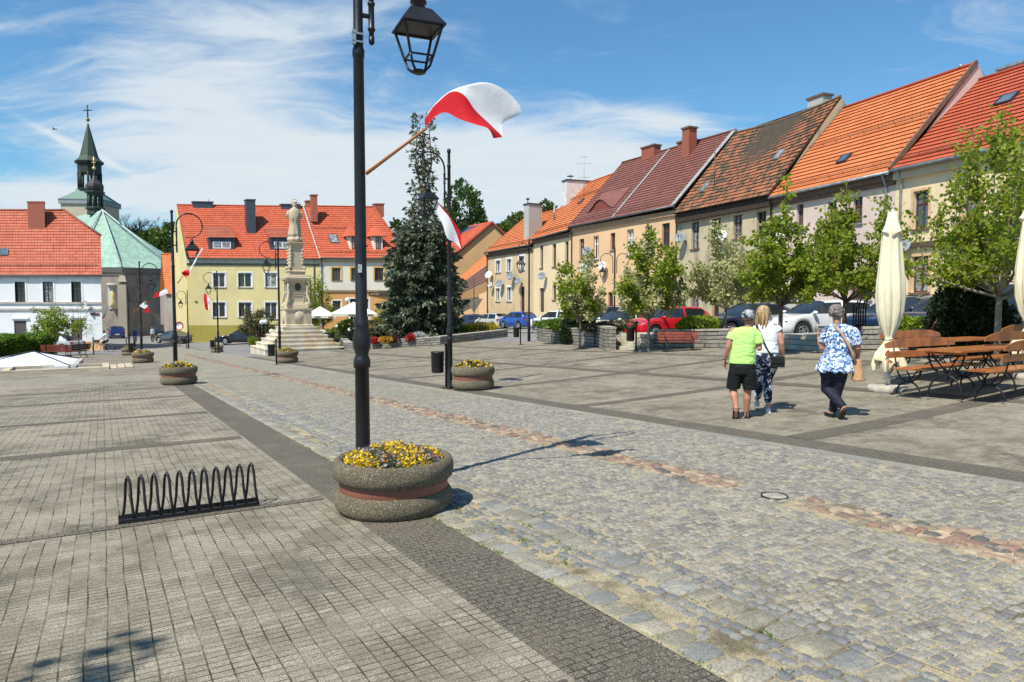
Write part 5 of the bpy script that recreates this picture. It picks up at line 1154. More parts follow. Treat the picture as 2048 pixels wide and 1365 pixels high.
# shrubs and hedges
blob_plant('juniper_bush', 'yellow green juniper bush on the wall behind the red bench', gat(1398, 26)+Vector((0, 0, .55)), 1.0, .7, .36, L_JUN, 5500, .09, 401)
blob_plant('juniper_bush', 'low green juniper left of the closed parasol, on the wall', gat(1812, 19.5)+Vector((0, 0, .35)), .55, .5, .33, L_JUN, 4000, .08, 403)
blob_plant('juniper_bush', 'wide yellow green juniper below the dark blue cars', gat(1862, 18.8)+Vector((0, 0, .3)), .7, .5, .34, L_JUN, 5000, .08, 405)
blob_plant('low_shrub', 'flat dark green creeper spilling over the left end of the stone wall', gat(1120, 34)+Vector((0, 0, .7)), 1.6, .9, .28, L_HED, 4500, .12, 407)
blob_plant('low_shrub', 'creeping shrub on the wall in front of the cream small car', gat(1215, 30)+Vector((0, 0, .6)), 1.2, .6, .25, L_OLV, 3000, .10, 409)
def hedge(label, a, b, w, hh, leaf, n, ls, seed):
    r = np.random.default_rng(seed); A = Vector(a); B = Vector(b); d = (B-A); L = d.length; rz = atan2(d.y, d.x); t = thing('hedge', label, 'hedge', A, rz)
    x = r.uniform(0, L, n); f = r.integers(0, 3, n); y = np.where(f == 0, -w/2, np.where(f == 1, w/2, r.uniform(-w/2, w/2, n))); z = np.where(f == 2, hh, r.uniform(0, hh, n)); lum = 1+.1*np.sin(x*3.1)+.07*np.sin(x*7.7+z*5)
    P = np.stack([x, y*lum+r.normal(0, .05, n), z*lum+r.normal(0, .05, n)], 1); D = np.stack([r.normal(0, .6, n), y*2+r.normal(0, .6, n), .6+r.normal(0, .6, n)], 1)
    leafmesh('foliage', P, D, ls, leaf, t, seed, .4); MB().box((L/2, 0, hh*.45), (L*.97, w*.8, hh*.88)).build('shade_core', mat('shade_core', (.03, .03, .015), .95), t); return t  # added dark box fills the hedge so light does not show between leaves
hedge('clipped green hedge in front of the white house', gp(-60, 722), gp(95, 714), 1.6, 1.25, L_HED, 12000, .12, 501)
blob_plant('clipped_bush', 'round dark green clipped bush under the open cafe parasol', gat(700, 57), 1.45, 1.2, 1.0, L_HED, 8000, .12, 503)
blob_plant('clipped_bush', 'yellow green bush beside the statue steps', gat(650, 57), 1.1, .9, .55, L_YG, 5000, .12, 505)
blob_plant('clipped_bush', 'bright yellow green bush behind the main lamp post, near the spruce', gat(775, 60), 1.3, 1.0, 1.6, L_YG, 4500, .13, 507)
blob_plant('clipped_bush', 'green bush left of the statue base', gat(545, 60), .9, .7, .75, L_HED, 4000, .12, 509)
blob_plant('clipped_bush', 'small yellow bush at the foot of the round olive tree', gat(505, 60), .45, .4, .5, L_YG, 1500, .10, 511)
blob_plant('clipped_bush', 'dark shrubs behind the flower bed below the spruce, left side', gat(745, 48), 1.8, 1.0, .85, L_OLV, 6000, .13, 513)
blob_plant('flower_bed', 'yellow flowering bed in front of the silver car', gat(955, 50)+Vector((0, 0, .3)), 2.0, .8, .38, m_leaf('yellow_flowers', (.55, .42, .02), (.70, .55, .03), (.2, .25, .03)), 4500, .11, 515, cat='flowers')
blob_plant('flower_bed', 'green and yellow plants low by the spruce, right of it', gat(905, 49)+Vector((0, 0, .2)), 1.3, .8, .45, L_HED, 4000, .12, 517, cat='plants')
RF = m_leaf('red_flowers', (.45, .02, .02), (.60, .05, .03), (.05, .09, .02), .2)
for i, (px, Y, lf, lab) in enumerate(((718, 41.5, 'o', 'olive brown tuft at the left end of the stone bed'), (748, 41, 'r', 'red flowering tuft in the middle of the stone bed, right of the main lamp post'), (785, 41, 'p', 'dark purple leaved tuft right of the red flowers in the bed'), (768, 40.5, 'y', 'low orange and yellow flowers at the bed edge'), (820, 41, 'r', 'small red and green tuft near the spruce trunk'))):
    lf = {'r': RF, 'o': L_OLV, 'p': m_leaf('purple_leaf', (.09, .03, .04), (.16, .05, .06)), 'y': m_leaf('orange_flower', (.55, .25, .02), (.6, .45, .05), (.08, .12, .02))}[lf]
    blob_plant('flower_tuft', lab, gat(px, Y)+Vector((0, 0, .35)), (.42 if lf is not RF else .26), .3, .2, lf, 700, .10, 521+i, cat='flowers', group='flower tufts in the stone bed')
blob_plant('flower_tuft', 'white stones and small white flowers in front of the spruce trunk', gat(838, 42)+Vector((0, 0, .3)), .6, .4, .3, m_leaf('white_petals', (.6, .6, .58), (.7, .7, .66), (.06, .09, .03)), 900, .10, 530, cat='flowers')
# tree that stands behind the camera at the left and throws leafy shade in the corner
# ---------------------------------------------------------------- walls, steps
M_SW = m_stonewall('rough_layered_stone', (.36, .33, .28), (.22, .205, .175), (.06, .055, .045), .38, .12)
M_CAP = m_stonewall('stone_cap', (.42, .39, .34), (.34, .31, .27), (.2, .18, .15), .9, .5)
def stone_wall(label, pts, hgt, thick=.42, name='stone_wall', cap=True):
    """pts plan points (X, Y); follows the ground"""
    P0 = Vector((pts[0][0], pts[0][1], G(*pts[0]))); t = thing(name, label, 'stone wall', P0); m = MB(); mc = MB(); u = 0
    r = random.Random(int(P0.x*91))
    for (a, b) in zip(pts, pts[1:]):
        a = Vector((a[0], a[1], 0)); b = Vector((b[0], b[1], 0)); d = b-a; n = max(1, int(d.length/.45)); nr = Vector((-d.y, d.x, 0)).normalized()*thick
        for i in range(n):
            p, q = a.lerp(b, i/n), a.lerp(b, (i+1)/n); zp, zq = G(p.x, p.y)-.1, G(q.x, q.y)-.1; L = (q-p).length; top = hgt+.1
            nrow = max(2, int(top/.13))
            for k in range(nrow):     # coursed blocks with uneven faces
                o1 = nr.normalized()*-r.uniform(0, .03); z0, z1 = top*k/nrow, top*(k+1)/nrow-.008; A, B, C, D = [w-P0+o1+Vector((0, 0, z)) for w, z in ((p, zp+z0), (q, zq+z0), (q, zq+z1), (p, zp+z1))]
                m.quad(A, B, C, D, 0, [(u+r.random(), k*.12+.01), (u+L+.01, k*.12+.01), (u+L+.01, k*.12+.1), (u, k*.12+.1)]); m.quad(D, C, C+nr*.3, D+nr*.3, 0, [(u, 0), (u+.3, 0), (u+.3, .1), (u, .1)]); m.quad(A, A-o1+nr*.1, D-o1+nr*.1, D); m.quad(B, B-o1+nr*.1, C-o1+nr*.1, C)
            m.quad(p+nr-P0+Vector((0, 0, zp)), q+nr-P0+Vector((0, 0, zq)), q+nr-P0+Vector((0, 0, zq+top)), p+nr-P0+Vector((0, 0, zp+top)), 0, [(u, 0), (u+L, 0), (u+L, top), (u, top)])
            m.quad(p+nr*.05-P0+Vector((0, 0, zp)), q+nr*.05-P0+Vector((0, 0, zq)), q+nr*.05-P0+Vector((0, 0, zq+top-.01)), p+nr*.05-P0+Vector((0, 0, zp+top-.01)), 1)
            mc.add([w-P0+Vector((0, 0, z)) for w, z in ((p-nr*.08, zp+top), (q-nr*.08, zq+top), (q+nr*1.05, zq+top), (p+nr*1.05, zp+top), (p-nr*.08, zp+top+.07), (q-nr*.08, zq+top+.07), (q+nr*1.05, zq+top+.07), (p+nr*1.05, zp+top+.07))], [[0, 3, 2, 1], [4, 5, 6, 7], [0, 1, 5, 4], [1, 2, 6, 5], [2, 3, 7, 6], [3, 0, 4, 7]], 0)
            u += L
    for e, f in ((pts[0], pts[1]), (pts[-1], pts[-2])):
        a = Vector((e[0], e[1], 0)); d = Vector((e[0]-f[0], e[1]-f[1], 0)).normalized(); nr = Vector((-d.y, d.x, 0))*(1 if e is pts[-1] else -1)*thick; z = G(a.x, a.y)-.1; A = a-P0+d*.01; m.quad(A+Vector((0, 0, z)), A+nr+Vector((0, 0, z)), A+nr+Vector((0, 0, z+hgt+.1)), A+Vector((0, 0, z+hgt+.1)), 0, [(0, 0), (thick, 0), (thick, hgt), (0, hgt)])
    m.build('wall', [M_SW, mat('wall_core', (.08, .07, .06), .95)], t); 
    if cap: mc.build('coping', mat('coping_stone', (.37, .34, .28), .85, 0, .25, 3, .4, 40), t)
    return t
def U(u, v): return xy(u, v)
g1 = gp(1085, 684); g2 = gp(1188, 694); g3 = gp(1250, 700)
stone_wall('layered stone retaining wall at the left end of the car park, with creepers on top', [(g1.x-.2, g1.y+2.5), (g1.x, g1.y), (g2.x, g2.y)], .72)
stone_wall('short stone wall right beside the steps, in front of the cream small car', [(g2.x+.1, g2.y), (g3.x-.75, g3.y+.15)], .85)
a = gp(1300, 700); b = gp(1545, 697)
stone_wall('long layered stone wall behind the red bench and the boy', [(a.x+.3, a.y+1.0), U(18.4, 18.5), U(15.6, 18.9)], .62)
stone_wall('dark stone wall below the silver blue car, right of the concrete steps', [U(12.4, 19.), U(10.5, 19.3), U(6, 19.6), U(0, 20.)], .62)
def steps(label, o, dv, du, n, wid, rise, mt, rz=UA):
    t = thing('steps', label, 'steps', o, rz)
    for i in range(n): m = MB(); m.box((dv*(i+.5)+1.2, 0, rise*(i+.5)), (2.4, wid-(.0 if du == 0 else du*i), rise-.012)); m.build('step', mt, t)
    return t
CONC = mat('pale_concrete_step', (.36, .335, .28), .9, 0, .22, 2.5, .3, 40)
x, y = U(14.1, 18.5); steps('pale concrete steps up to the white car, behind the woman in the white shirt', (x, y, G(x, y)), .33, 0, 3, 3.0, .15, CONC)
g = gp(1262, 701); x, y = U(21.5, 17.2); steps('short flight of stone steps between the walls beside the litter bin', (x, y, G(x, y)), .32, 0, 4, 2.0, .15, mat('worn_stone_step', (.42, .38, .30), .9, 0, .25, 3, .4, 40))
a, b, c = gp(690, 702), gp(880, 690), gp(1015, 674)
stone_wall('low stone wall around the flower bed under the spruce', [(a.x, a.y), (b.x, b.y), (c.x, c.y)], .42)
d = gp(690, 702); stone_wall('low end wall of the flower bed next to the statue steps', [(gp(668, 694).x, gp(668, 694).y+2), (d.x, d.y)], .42)
strip('planting_bed', mat('bed_earth', (.075, .055, .035), .95, 0, .4, 2, .5, 20), 41.2, 48, 12.6, 19.3, .12, du=1, dv=1)
strip('kerb_strip', mat('pale_pavement', (.36, .34, .30), .9, 0, .15, 2), 26, 48, 26.0, 26.6, .11, du=1, dv=.6)  # one even pale paving colour

# ---------------------------------------------------------------- sunken forum and glass tent at the left
def forum():
    cs = mat('sand_coloured_kerb', (.50, .42, .30), .9, 0, .15, 2, .2, 30); t = thing('sunken_fountain', 'low sand coloured basin of stepped kerbs in the square, right of the white pyramid', 'fountain', (*U(34.8, -.9), Guv(34.8, -.9)), UA); m = MB()
    for (x0, x1, y0, y1, z0, z1) in ((-2.6, 1.1, -1.25, -1.0, -.05, .14), (-2.6, 1.1, 1.0, 1.25, -.05, .14), (.85, 1.1, -1.0, 1.0, -.05, .14), (-2.6, -2.35, -1., 1., -.05, .14), (-2.2, .7, -.8, -.62, -.05, .06)): m.box(((x0+x1)/2, (y0+y1)/2, (z0+z1)/2), (x1-x0, y1-y0, z1-z0))
    m.build('kerbs', cs, t); m = MB(); m.box((-.8, 0, -.0), (3.1, 1.9, .06)); m.build('basin_floor', CONC, t)
    for k in range(3): m = MB(); m.box((1.25+k*.3, .1, .02+.0*k), (.26, 2.2, .10+.03*k)); m.build('step', cs, t)
forum()
def tent():
    Y = 31.; L = gp(-60, 748); R_ = gp(140, 741); ap = at(68, 704, 31.5); o = Vector((ap.x, 31.5, G(ap.x, 31.5))); t = thing('pyramid_canopy', 'white four sided pyramid canopy low on the ground at the left edge', 'canopy', o)
    h = ap.z-o.z; xl, xr = at(-70, 747, 29.9).x-o.x, at(141, 740, 29.9).x-o.x; f = [Vector((xl, -1.6, .0)), Vector((xr, -1.6, .0)), Vector((xr-2.0, 2.2, .0)), Vector((xl-2.0, 2.2, 0))]; A = Vector((0, 0, h)); m = MB()
    zb = G(o.x+xr, o.y-1.6)-o.z+.12; zl = G(o.x+xl, o.y-1.6)-o.z+.12; f[0].z = zl; f[1].z = zb; f[2].z = zb+.02; f[3].z = zl
    for i in range(4): m.poly([f[i], f[(i+1) % 4], A])
    m.build('canopy_cloth', mat('white_canvas', (.80, .83, .88), .6, 0, .03, 2), t)
    m = MB()
    for p in f: m.tube([p+Vector((0, 0, .03)), A+Vector((0, 0, .03))], .022, 5)
    m.build('hip_seams', BLACK, t); m = MB(); m.bar(f[0]+Vector((0, -.05, -.08)), f[1]+Vector((0, -.05, -.08)), .2, .2); m.bar(f[1]+Vector((.12, 0, -.08)), f[2]+Vector((.12, 0, -.08)), .2, .2); m.build('plinth', mat('pale_grey_plinth', (.42, .43, .42), .8), t)
    m = MB(); q = f[1].lerp(A, .22)+Vector((-.42, .12, .05)); 
tent()

# ---------------------------------------------------------------- lamps
def lantern(parent, c, s, part_of=None):
    """square street lantern hanging with its cap at c (local)"""
    c = Vector(c); m = MB(); rz = pi/4
    m.lathe([(.045*s, .16*s), (.05*s, .10*s), (.085*s, .085*s), (.085*s, .065*s), (.055*s, .05*s), (.09*s, .0)], c, n=12)
    m.lathe([(.12*s, .0), (.16*s, -.02*s), (.315*s, -.175*s), (.315*s, -.19*s), (.29*s, -.19*s)], c, n=4, ph=.5, sm=False); cap = m.build('lantern_roof', BLACK, parent)
    m = MB(); top, mid, bot = .27*s, .165*s, .07*s; zt, zm, zb = -.19*s, -.47*s, -.61*s; w = .017*s
    cor = lambda r, z: [c+Vector((r*cos(pi/4+k*pi/2), r*sin(pi/4+k*pi/2), z)) for k in range(4)]
    T, Mi, B = cor(top, zt), cor(mid, zm), cor(bot, zb)
    for k in range(4):
        j = (k+1) % 4; m.bar(T[k], Mi[k], w*1.2, w*1.2); m.bar(Mi[k], Mi[j], w, w); m.bar(T[k], T[j], w*1.6, w*1.6); m.tube([Mi[k], Mi[k].lerp(B[k], .45)+(Mi[k]-c).normalized()*.012*s-Vector((0, 0, .02*s)), B[k]], w*.8, 5)
    m.lathe([(bot*1.05, 0), (bot*1.05, -.02*s), (bot*.6, -.035*s)], c+Vector((0, 0, zb+.01*s)), n=8); m.build('lantern_frame', BLACK, parent)
    m = MB(); m.box(c+Vector((0, 0, -.175*s)), (.36*s, .36*s, .02*s)); m.build('reflector_panel', mat('old_lamp_reflector', (.52, .50, .45), .5, .1, .2, 8), parent)
def lamp(label, p, az, H=5.2, clamp=False, group='black ring armed street lamps', drop=0.):
    """lamp post; arm ring and lantern towards azimuth az (plan angle)"""
    k = H/5.2; t = thing('street_lamp', label, 'street lamp', p, az, group); m = MB()
    prof = [(.078, -.1), (.078, .06), (.066, .08), (.061, 1.13), (.074, 1.14), (.074, 1.20), (.066, 1.22), (.055, 1.25), (.074, 1.31), (.080, 1.37), (.072, 1.43), (.056, 1.48), (.062, 1.50), (.062, 1.53), (.052, 1.55), (.045, 3.46), (.052, 3.47), (.052, 3.52), (.042, 3.54), (.037, 4.8), (.046, 4.81), (.046, 4.84), (.035, 4.86), (.032, 5.1), (.045, 5.12), (.045, 5.17), (.02, 5.2)]
    m.lathe([(r, z*k if z > 2 else z) for r, z in prof], n=18); m.build('pole', BLACK, t)
    m = MB(); x = .115; zb_ = 3.6 if clamp else 3.95; m.tube([(x, 0, zb_*k), (x, 0, 4.75*k)], .022, 8)
    for z in (zb_+.19, 4.55): m.lathe([(.032, -.03), (.034, -.01), (.026, 0), (.026, .18), (.034, .19), (.032, .21)], (x, 0, z*k-.09), n=8); m.tube([(0, 0, z*k), (x, 0, z*k)], .02, 6)
    m.lathe([(.012, -.02), (.026, 0), (.026, .05)], (x, 0, zb_*k-.01), n=8)
    R_ = .36; cx, cz = x+R_, 4.75*k; pts = []
    for i in range(29):
        th = pi-(i/28)*radians(288); pts.append((cx+R_*cos(th), 0, cz+R_*sin(th)*1.0))
    m.tube(pts, [.022-.008*i/28 for i in range(29)], 8); bx_, bz_ = cx-.0, cz-R_
    # stem from the bottom of the ring
    lx = cx+.06; m.tube([(lx, 0, cz-R_+.01), (lx, 0, cz-R_-.12-drop)], .022, 8); m.build('ring_arm', BLACK, t)
    lantern(t, (lx, 0, cz-R_-.2-drop), .88)
    if clamp:
        m = MB(); m.box((-.045, -.045, 3.60*k), (.03, .03, .12)); m.box((-.01, -.03, 3.63*k), (.10, .06, .012)); m.box((-.01, -.03, 3.57*k), (.10, .06, .012)); m.build('steel_clamp', mat('galvanised_clamp', (.40, .43, .42), .4, .6), t)
        m = MB(); m.box((-.02, -.058, 2.0), (.03, .02, .07)); m.build('torn_sticker', mat('sticker', (.5, .5, .48), .6, 0, .5, 60), t)
    return t
ARM_R = UA; ARM_L = UA+pi
LG = 'street lamps with ring arms around the square'
lamp('nearest black street lamp, behind the big planter, its lantern against the blue sky', Vector((-1.32, 6.14, 0)), ARM_R-.12, 5.72, True, LG, .37)
lamp('street lamp in front of the spruce, beside the litter bin and planter', gp(900, 778), ARM_L, 5.62, False, LG)
lamp('second lamp of the left row, standing in the planter before the yellow house', gp(352, 763), ARM_R, 5.15, False, LG)
lamp('lamp before the statue column, with its lantern to the left of the post', gp(560, 724), ARM_L, 5.7, False, LG)
lamp('third lamp of the left row, in front of the church wall', Vector((-19.3, 36.4, G(-19.3, 36.4))), ARM_R, 5.2, False, LG)
lamp('fourth lamp of the left row, by the planter nearest the church', gp(259, 708), ARM_R, 4.9, False, LG)
lamp('lamp before the left windows of the yellow house, lantern to the left', gp(437, 707), ARM_L, 5.6, False, LG)
lamp('lamp at the left corner of the yellow house, near the round traffic sign', gp(377, 698), ARM_L, 5.1, False, LG)
# single lamp by the wall end
def smalllamp():
    p = gp(1058, 683); t = thing('street_lamp', 'thin street lamp with a hooked arm by the end of the stone wall', 'street lamp', p, ARM_L-.6, LG); m = MB(); m.lathe([(.085, -.1), (.08, 1.1), (.05, 1.2), (.042, 5.1), (.055, 5.15), (.05, 5.4), (.02, 5.6)], n=12); m.build('pole', BLACK, t)
    m = MB(); pts = [(.0, 0, 4.7), (.06, 0, 4.9)]+[(.33+.27*cos(th), 0, 5.05+.27*sin(th)) for th in [pi-i*pi/8*1. for i in range(9)]]+[(.6, 0, 4.75), (.5, 0, 4.55), (.42, 0, 4.6)]; m.tube(pts, .022, 7); m.build('hook_arm', BLACK, t); lantern(t, (.45, 0, 4.4), 1.1)
smalllamp()
def dbl(label, p, H, s=1.):
    t = thing('street_lamp', label, 'street lamp', p, 0, 'tall double armed lamps behind the square'); m = MB(); m.lathe([(.08, -.1), (.08, 1.1), (.045, 1.3), (.04, H), (.02, H+.2)], n=10); m.build('pole', BLACK, t)
    for sg in (-1, 1):
        m = MB(); pts = [(sg*.1, 0, H-1.2), (sg*.1, 0, H-.5)]+[(sg*(.42+.32*cos(th)), 0, H-.5+.32*sin(th)) for th in [pi-i*pi/8*1.35 for i in range(9)]]; m.tube(pts, .02, 6); m.build('ring_arm', BLACK, t); lantern(t, (sg*.62, 0, H-.98), .8)
dbl('double armed lamp behind the right shoulder of the statue column', gat(621, 60), at(621, 563, 60).z-gat(621, 60).z)
dbl('double armed lamp rising behind the young trees before the peach house', gat(1229, 36), at(1229, 500, 36).z-gat(1229, 36).z)
dbl('lamp beside the biggest maple, its lantern just left of the right hand parasol', gat(2068, 17.5), at(2040, 385, 17.5).z-gat(2060, 17.5).z)

# ---------------------------------------------------------------- planters
M_AGG = None
def m_agg():
    t = NT('exposed_aggregate_concrete'); o = t.tc.outputs['Object']; k = t.vor(105, vec=o, out='Color'); e = t.vor(105, 'DISTANCE_TO_EDGE', 1., o); s = t.N('ShaderNodeSeparateColor'); t.L(k, s.inputs[0])
    c = t.mix(s.outputs[0], (.20, .17, .115), (.42, .36, .25)); c = t.mix(t.ramp(s.outputs[1], .88, .97), c, (.52, .46, .35)); c = t.mix(t.ramp(e, .0, .16, 1, 0), c, (.085, .065, .04)); c = t.mix(t.ramp(t.noise(4, 4), .5, .7, 0, .4), c, (.14, .115, .075))
    t.bump(t.ramp(e, 0, .3), .8, .012); return t.done(c, .85, spec=.25)
M_AGG = m_agg()
BAND = mat('brown_clay_band', (.23, .085, .055), .55, 0, .15, 4); YLW = m_leaf('yellow_pansy', (.72, .50, .01), (.85, .62, .02), (.70, .28, .02), .2); PAN = m_leaf('mixed_pansy', (.45, .38, .40), (.03, .015, .08), (.60, .18, .03), .2); FOL = m_leaf('pansy_foliage', (.05, .09, .02), (.12, .16, .03), None, .25); DRY = m_leaf('withered_pansy', (.30, .15, .05), (.45, .33, .16), None, .2)
def planter_proto():
    t = thing('flower_planter', 'x', 'planter'); n = 40; base = [(.0001, -.05), (.40, -.05), (.40, .022)]
    m = MB(); m.lathe([(.40, -.12), (.40, .02), (.38, .022)], n=n); m.build('foot', mat('brown_concrete_foot', (.25, .17, .12), .9, 0, .2, 8), t)
    m = MB(); m.lathe([(.40, .02), (.445, .035), (.472, .07), (.48, .12), (.472, .17), (.45, .20), (.435, .205)], n=n, cap=False); m.build('lower_ring', M_AGG, t)
    m = MB(); m.lathe([(.438, .20), (.44, .205), (.44, .272), (.438, .278)], n=n, cap=False); m.build('band', BAND, t)
    m = MB(); m.lathe([(.435, .272), (.455, .28), (.48, .305), (.49, .35), (.488, .40), (.475, .437), (.45, .452), (.425, .448), (.41, .43), (.405, .35)], n=n, cap=False); m.build('upper_ring', M_AGG, t)
    m = MB(); m.lathe([(.41, .375), (.3, .40), (.0001, .42)], n=n, cap=False); m.build('soil', SOIL, t)
    return t
def pansies(t, seed, n=1500, hi=.13, ls=.042):
    r = np.random.default_rng(seed)
    def cloud(k, mt, sz, lift, name, sel=None):
        a = r.uniform(0, 2*pi, k); q = np.sqrt(r.uniform(0, 1, k))*.40; x = q*np.cos(a); y = q*np.sin(a); z = .40+hi*(1-(q/.42)**2)*.9+r.normal(0, .018, k)+lift
        if sel is not None: ok = sel(x, y); x, y, z = x[ok], y[ok], z[ok]
        P = np.stack([x, y, z], 1); D = np.stack([r.normal(0, 1, len(x)), r.normal(0, 1, len(x)), r.uniform(-.1, .9, len(x))], 1); leafmesh(name, P, D, sz, mt, t, seed+k, .45)['kind'] = 'stuff'
    cloud(n*2, FOL, ls, -.025, 'foliage'); cloud(int(n*.75), YLW, ls*.9, .015, 'yellow_flowers', lambda x, y: np.sin(x*13+y*9+1) > -.45); cloud(int(n*.3), PAN, ls*.85, .012, 'mixed_flowers'); cloud(int(n*.4), DRY, ls*.8, .004, 'withered_flowers', lambda x, y: np.sin(x*8-y*11) > .1)
PG = 'round aggregate planters with pansies'
pp = planter_proto(); pp.location = (-.97, 5.68, .0); pp['label'] = 'big round aggregate concrete planter full of yellow pansies at the foot of the nearest lamp'; pp['group'] = PG
for i, (lab, q, k) in enumerate((('planter with orange and yellow pansies by the lamp and litter bin at the square edge', gp(946, 779), 1.03), ('planter at the foot of the second left row lamp, brown band, yellow flowers', gp(358, 769), 1.02), ('planter before the statue steps', gp(573, 726), 1.08), ('planter right of the sunken basin, under the third left row lamp', gp(286, 726), 1.04), ('farthest left row planter, behind the litter bin', gp(258, 711), .98), ('planter half hidden by a lamp and a bin in front of the yellow house', gp(434, 705), .9))):
    c = copy_tree(pp, None, lab, q, random.random()*3, PG, (k, k, k*(1.12 if i > 0 else 1.18))); pansies(c, 60+i, 500, .12, .06)
pansies(pp, 59, 5200, .11, .024)

# ---------------------------------------------------------------- flags
def flag(label, pole_a, pole_b, rows, Y0, split=.5, cloth_first='red', depth=None, group='red and white flags on the lamps', subdiv=6, wave=.05):
    """rows: list over b (0 = first colour edge .. 1 = second colour edge) of pixel polylines from hoist to fly"""
    A = at(*pole_a); B = at(*pole_b); t = thing('flag', label, 'flag', A, 0, group); MB().tube([(0, 0, 0), (B-A)*.5, B-A], [.017, .015, .012], 8).build('flagstaff', POLEWOOD, t)
    def cr(P, q):           # catmull-rom through points
        n = len(P)-1; x = q*n; i = min(n-1, int(x)); f = x-i; p0, p1, p2, p3 = P[max(0, i-1)], P[i], P[i+1], P[min(n, i+2)]
        return tuple(.5*((2*p1[k])+(-p0[k]+p2[k])*f+(2*p0[k]-5*p1[k]+4*p2[k]-p3[k])*f*f+(-p0[k]+3*p1[k]-3*p2[k]+p3[k])*f**3) for k in range(len(p1)))
    NA, NB_ = 26, 4*subdiv; grid = []
    for i in range(NA+1):
        q = i/NA; col = [cr(r_, q) for r_ in rows]; line = []
        for j in range(NB_+1): x = cr(col, j/NB_); line.append(x)
        grid.append(line)
    V = []; 
    for i in range(NA+1):
        for j in range(NB_+1):
            px, py = grid[i][j][:2]; a, b = i/NA, j/NB_; y = Y0+(depth(a, b) if depth else wave*a*sin(a*7+b*4)); V.append(at(px, py, y)-A)
    for half, (j0, j1), mt, nm in ((0, (0, NB_//2), REDCLOTH if cloth_first == 'red' else WHITECLOTH, 'red_half' if cloth_first == 'red' else 'white_half'), (1, (NB_//2, NB_), WHITECLOTH if cloth_first == 'red' else REDCLOTH, 'white_half' if cloth_first == 'red' else 'red_half')):
        m = MB(); W_ = NB_+1; vs = [V[i*W_+j] for i in range(NA+1) for j in range(j0, j1+1)]; k = j1-j0+1
        m.add(vs, [[i*k+j, i*k+j+1, (i+1)*k+j+1, (i+1)*k+j] for i in range(NA) for j in range(k-1)], sm=True); m.build(nm, mt, t)
    return t
Z5 = lambda pts: [(640+x/4.014, y/4.014) for x, y in pts]
flag('large red and white flag flying from the nearest lamp post', (732, 348, 6.1), (853, 257, 6.0), [
    Z5([(848, 1022), (930, 935), (1012, 905), (1120, 958), (1245, 1000), (1350, 1035), (1392, 1112)]),
    Z5([(843, 1000), (905, 870), (1010, 815), (1135, 880), (1255, 965), (1365, 1020), (1425, 1108)]),
    Z5([(840, 960), (920, 850), (1052, 738), (1160, 768), (1245, 885), (1365, 1000), (1464, 1095)]),
    Z5([(841, 945), (935, 825), (1065, 724), (1190, 712), (1335, 840), (1440, 930), (1462, 1008)]),
    Z5([(844, 935), (945, 815), (1075, 722), (1330, 662), (1520, 752), (1614, 900), (1475, 975)])], 6.0, depth=lambda a, b: .05*a*sin(a*7+b*3)+.30*b*a)
Z2 = lambda x0, y0, k, pts: [(x0+x/k, y0+y/k) for x, y in pts]
f3 = lambda pts: Z2(340, 380, 4.015, pts)
flag('white and red flag on the second left row lamp, hanging down to the left', (355, 567, 21.0), (366, 552, 21), [f3([(265, 470), (215, 560), (190, 612)]), f3([(245, 480), (200, 565), (160, 640)]), f3([(160, 632), (155, 665), (150, 690)]), f3([(125, 645), (115, 665), (120, 700)]), f3([(90, 665), (105, 685), (148, 716)])], 21.1, cloth_first='white')
f6 = lambda pts: Z2(740, 300, 3.25, pts)
flag('white and red flag hanging diagonally on the lamp before the spruce', (900, 428, 16.4), (866, 398, 16.2), [f6([(410, 305), (430, 400), (470, 480), (500, 570), (540, 595)]), f6([(413, 305), (450, 370), (490, 440), (530, 530), (560, 610)]), f6([(413, 305), (470, 385), (515, 440), (560, 540), (592, 645)]), f6([(414, 305), (475, 390), (525, 455), (570, 540), (594, 640)]), f6([(415, 306), (490, 400), (540, 460), (585, 540), (597, 630)])], 16.2, cloth_first='white', wave=.06)
f1 = lambda pts: Z2(0, 480, 4.55, pts)
flag('small white and red flag streaming right on the fourth left row lamp', (264, 626, 44), (300, 602, 44), [f1([(1395, 525), (1420, 480), (1450, 468)]), f1([(1400, 530), (1440, 488), (1455, 470)]), f1([(1445, 515), (1450, 490), (1458, 472)]), f1([(1480, 505), (1490, 465), (1505, 440)]), f1([(1525, 490), (1522, 455), (1508, 432)])], 44)
flag('small white and red flag hanging beside the third left row lamp', (284, 612, 36.2), (292, 604, 36.2), [f1([(1268, 600), (1310, 570), (1335, 552)]), f1([(1285, 612), (1305, 590), (1322, 575)]), f1([(1300, 620), (1325, 625), (1345, 600)]), f1([(1310, 640), (1335, 645), (1350, 625)]), f1([(1340, 668), (1355, 660), (1360, 650)])], 36.2, cloth_first='white')
flag('white and red flag hanging from the lamp before the yellow house', (437, 612, 47), (412, 590, 47), [f3([(278, 828), (270, 870), (285, 960)]), f3([(285, 835), (285, 880), (300, 968)]), f3([(295, 845), (300, 900), (308, 970)]), f3([(310, 865), (312, 905), (312, 950)]), f3([(325, 885), (318, 910), (315, 940)])], 47, cloth_first='red')
flag('white and red flag on the corner of the white house', (200, 642, 62), (212, 628, 62), [f1([(990, 600), (950, 650), (935, 690)]), f1([(992, 610), (960, 655), (945, 690)]), f1([(990, 620), (965, 670), (950, 705)]), f1([(940, 700), (935, 710), (930, 720)]), f1([(920, 690), (918, 710), (920, 724)])], 62, cloth_first='white')
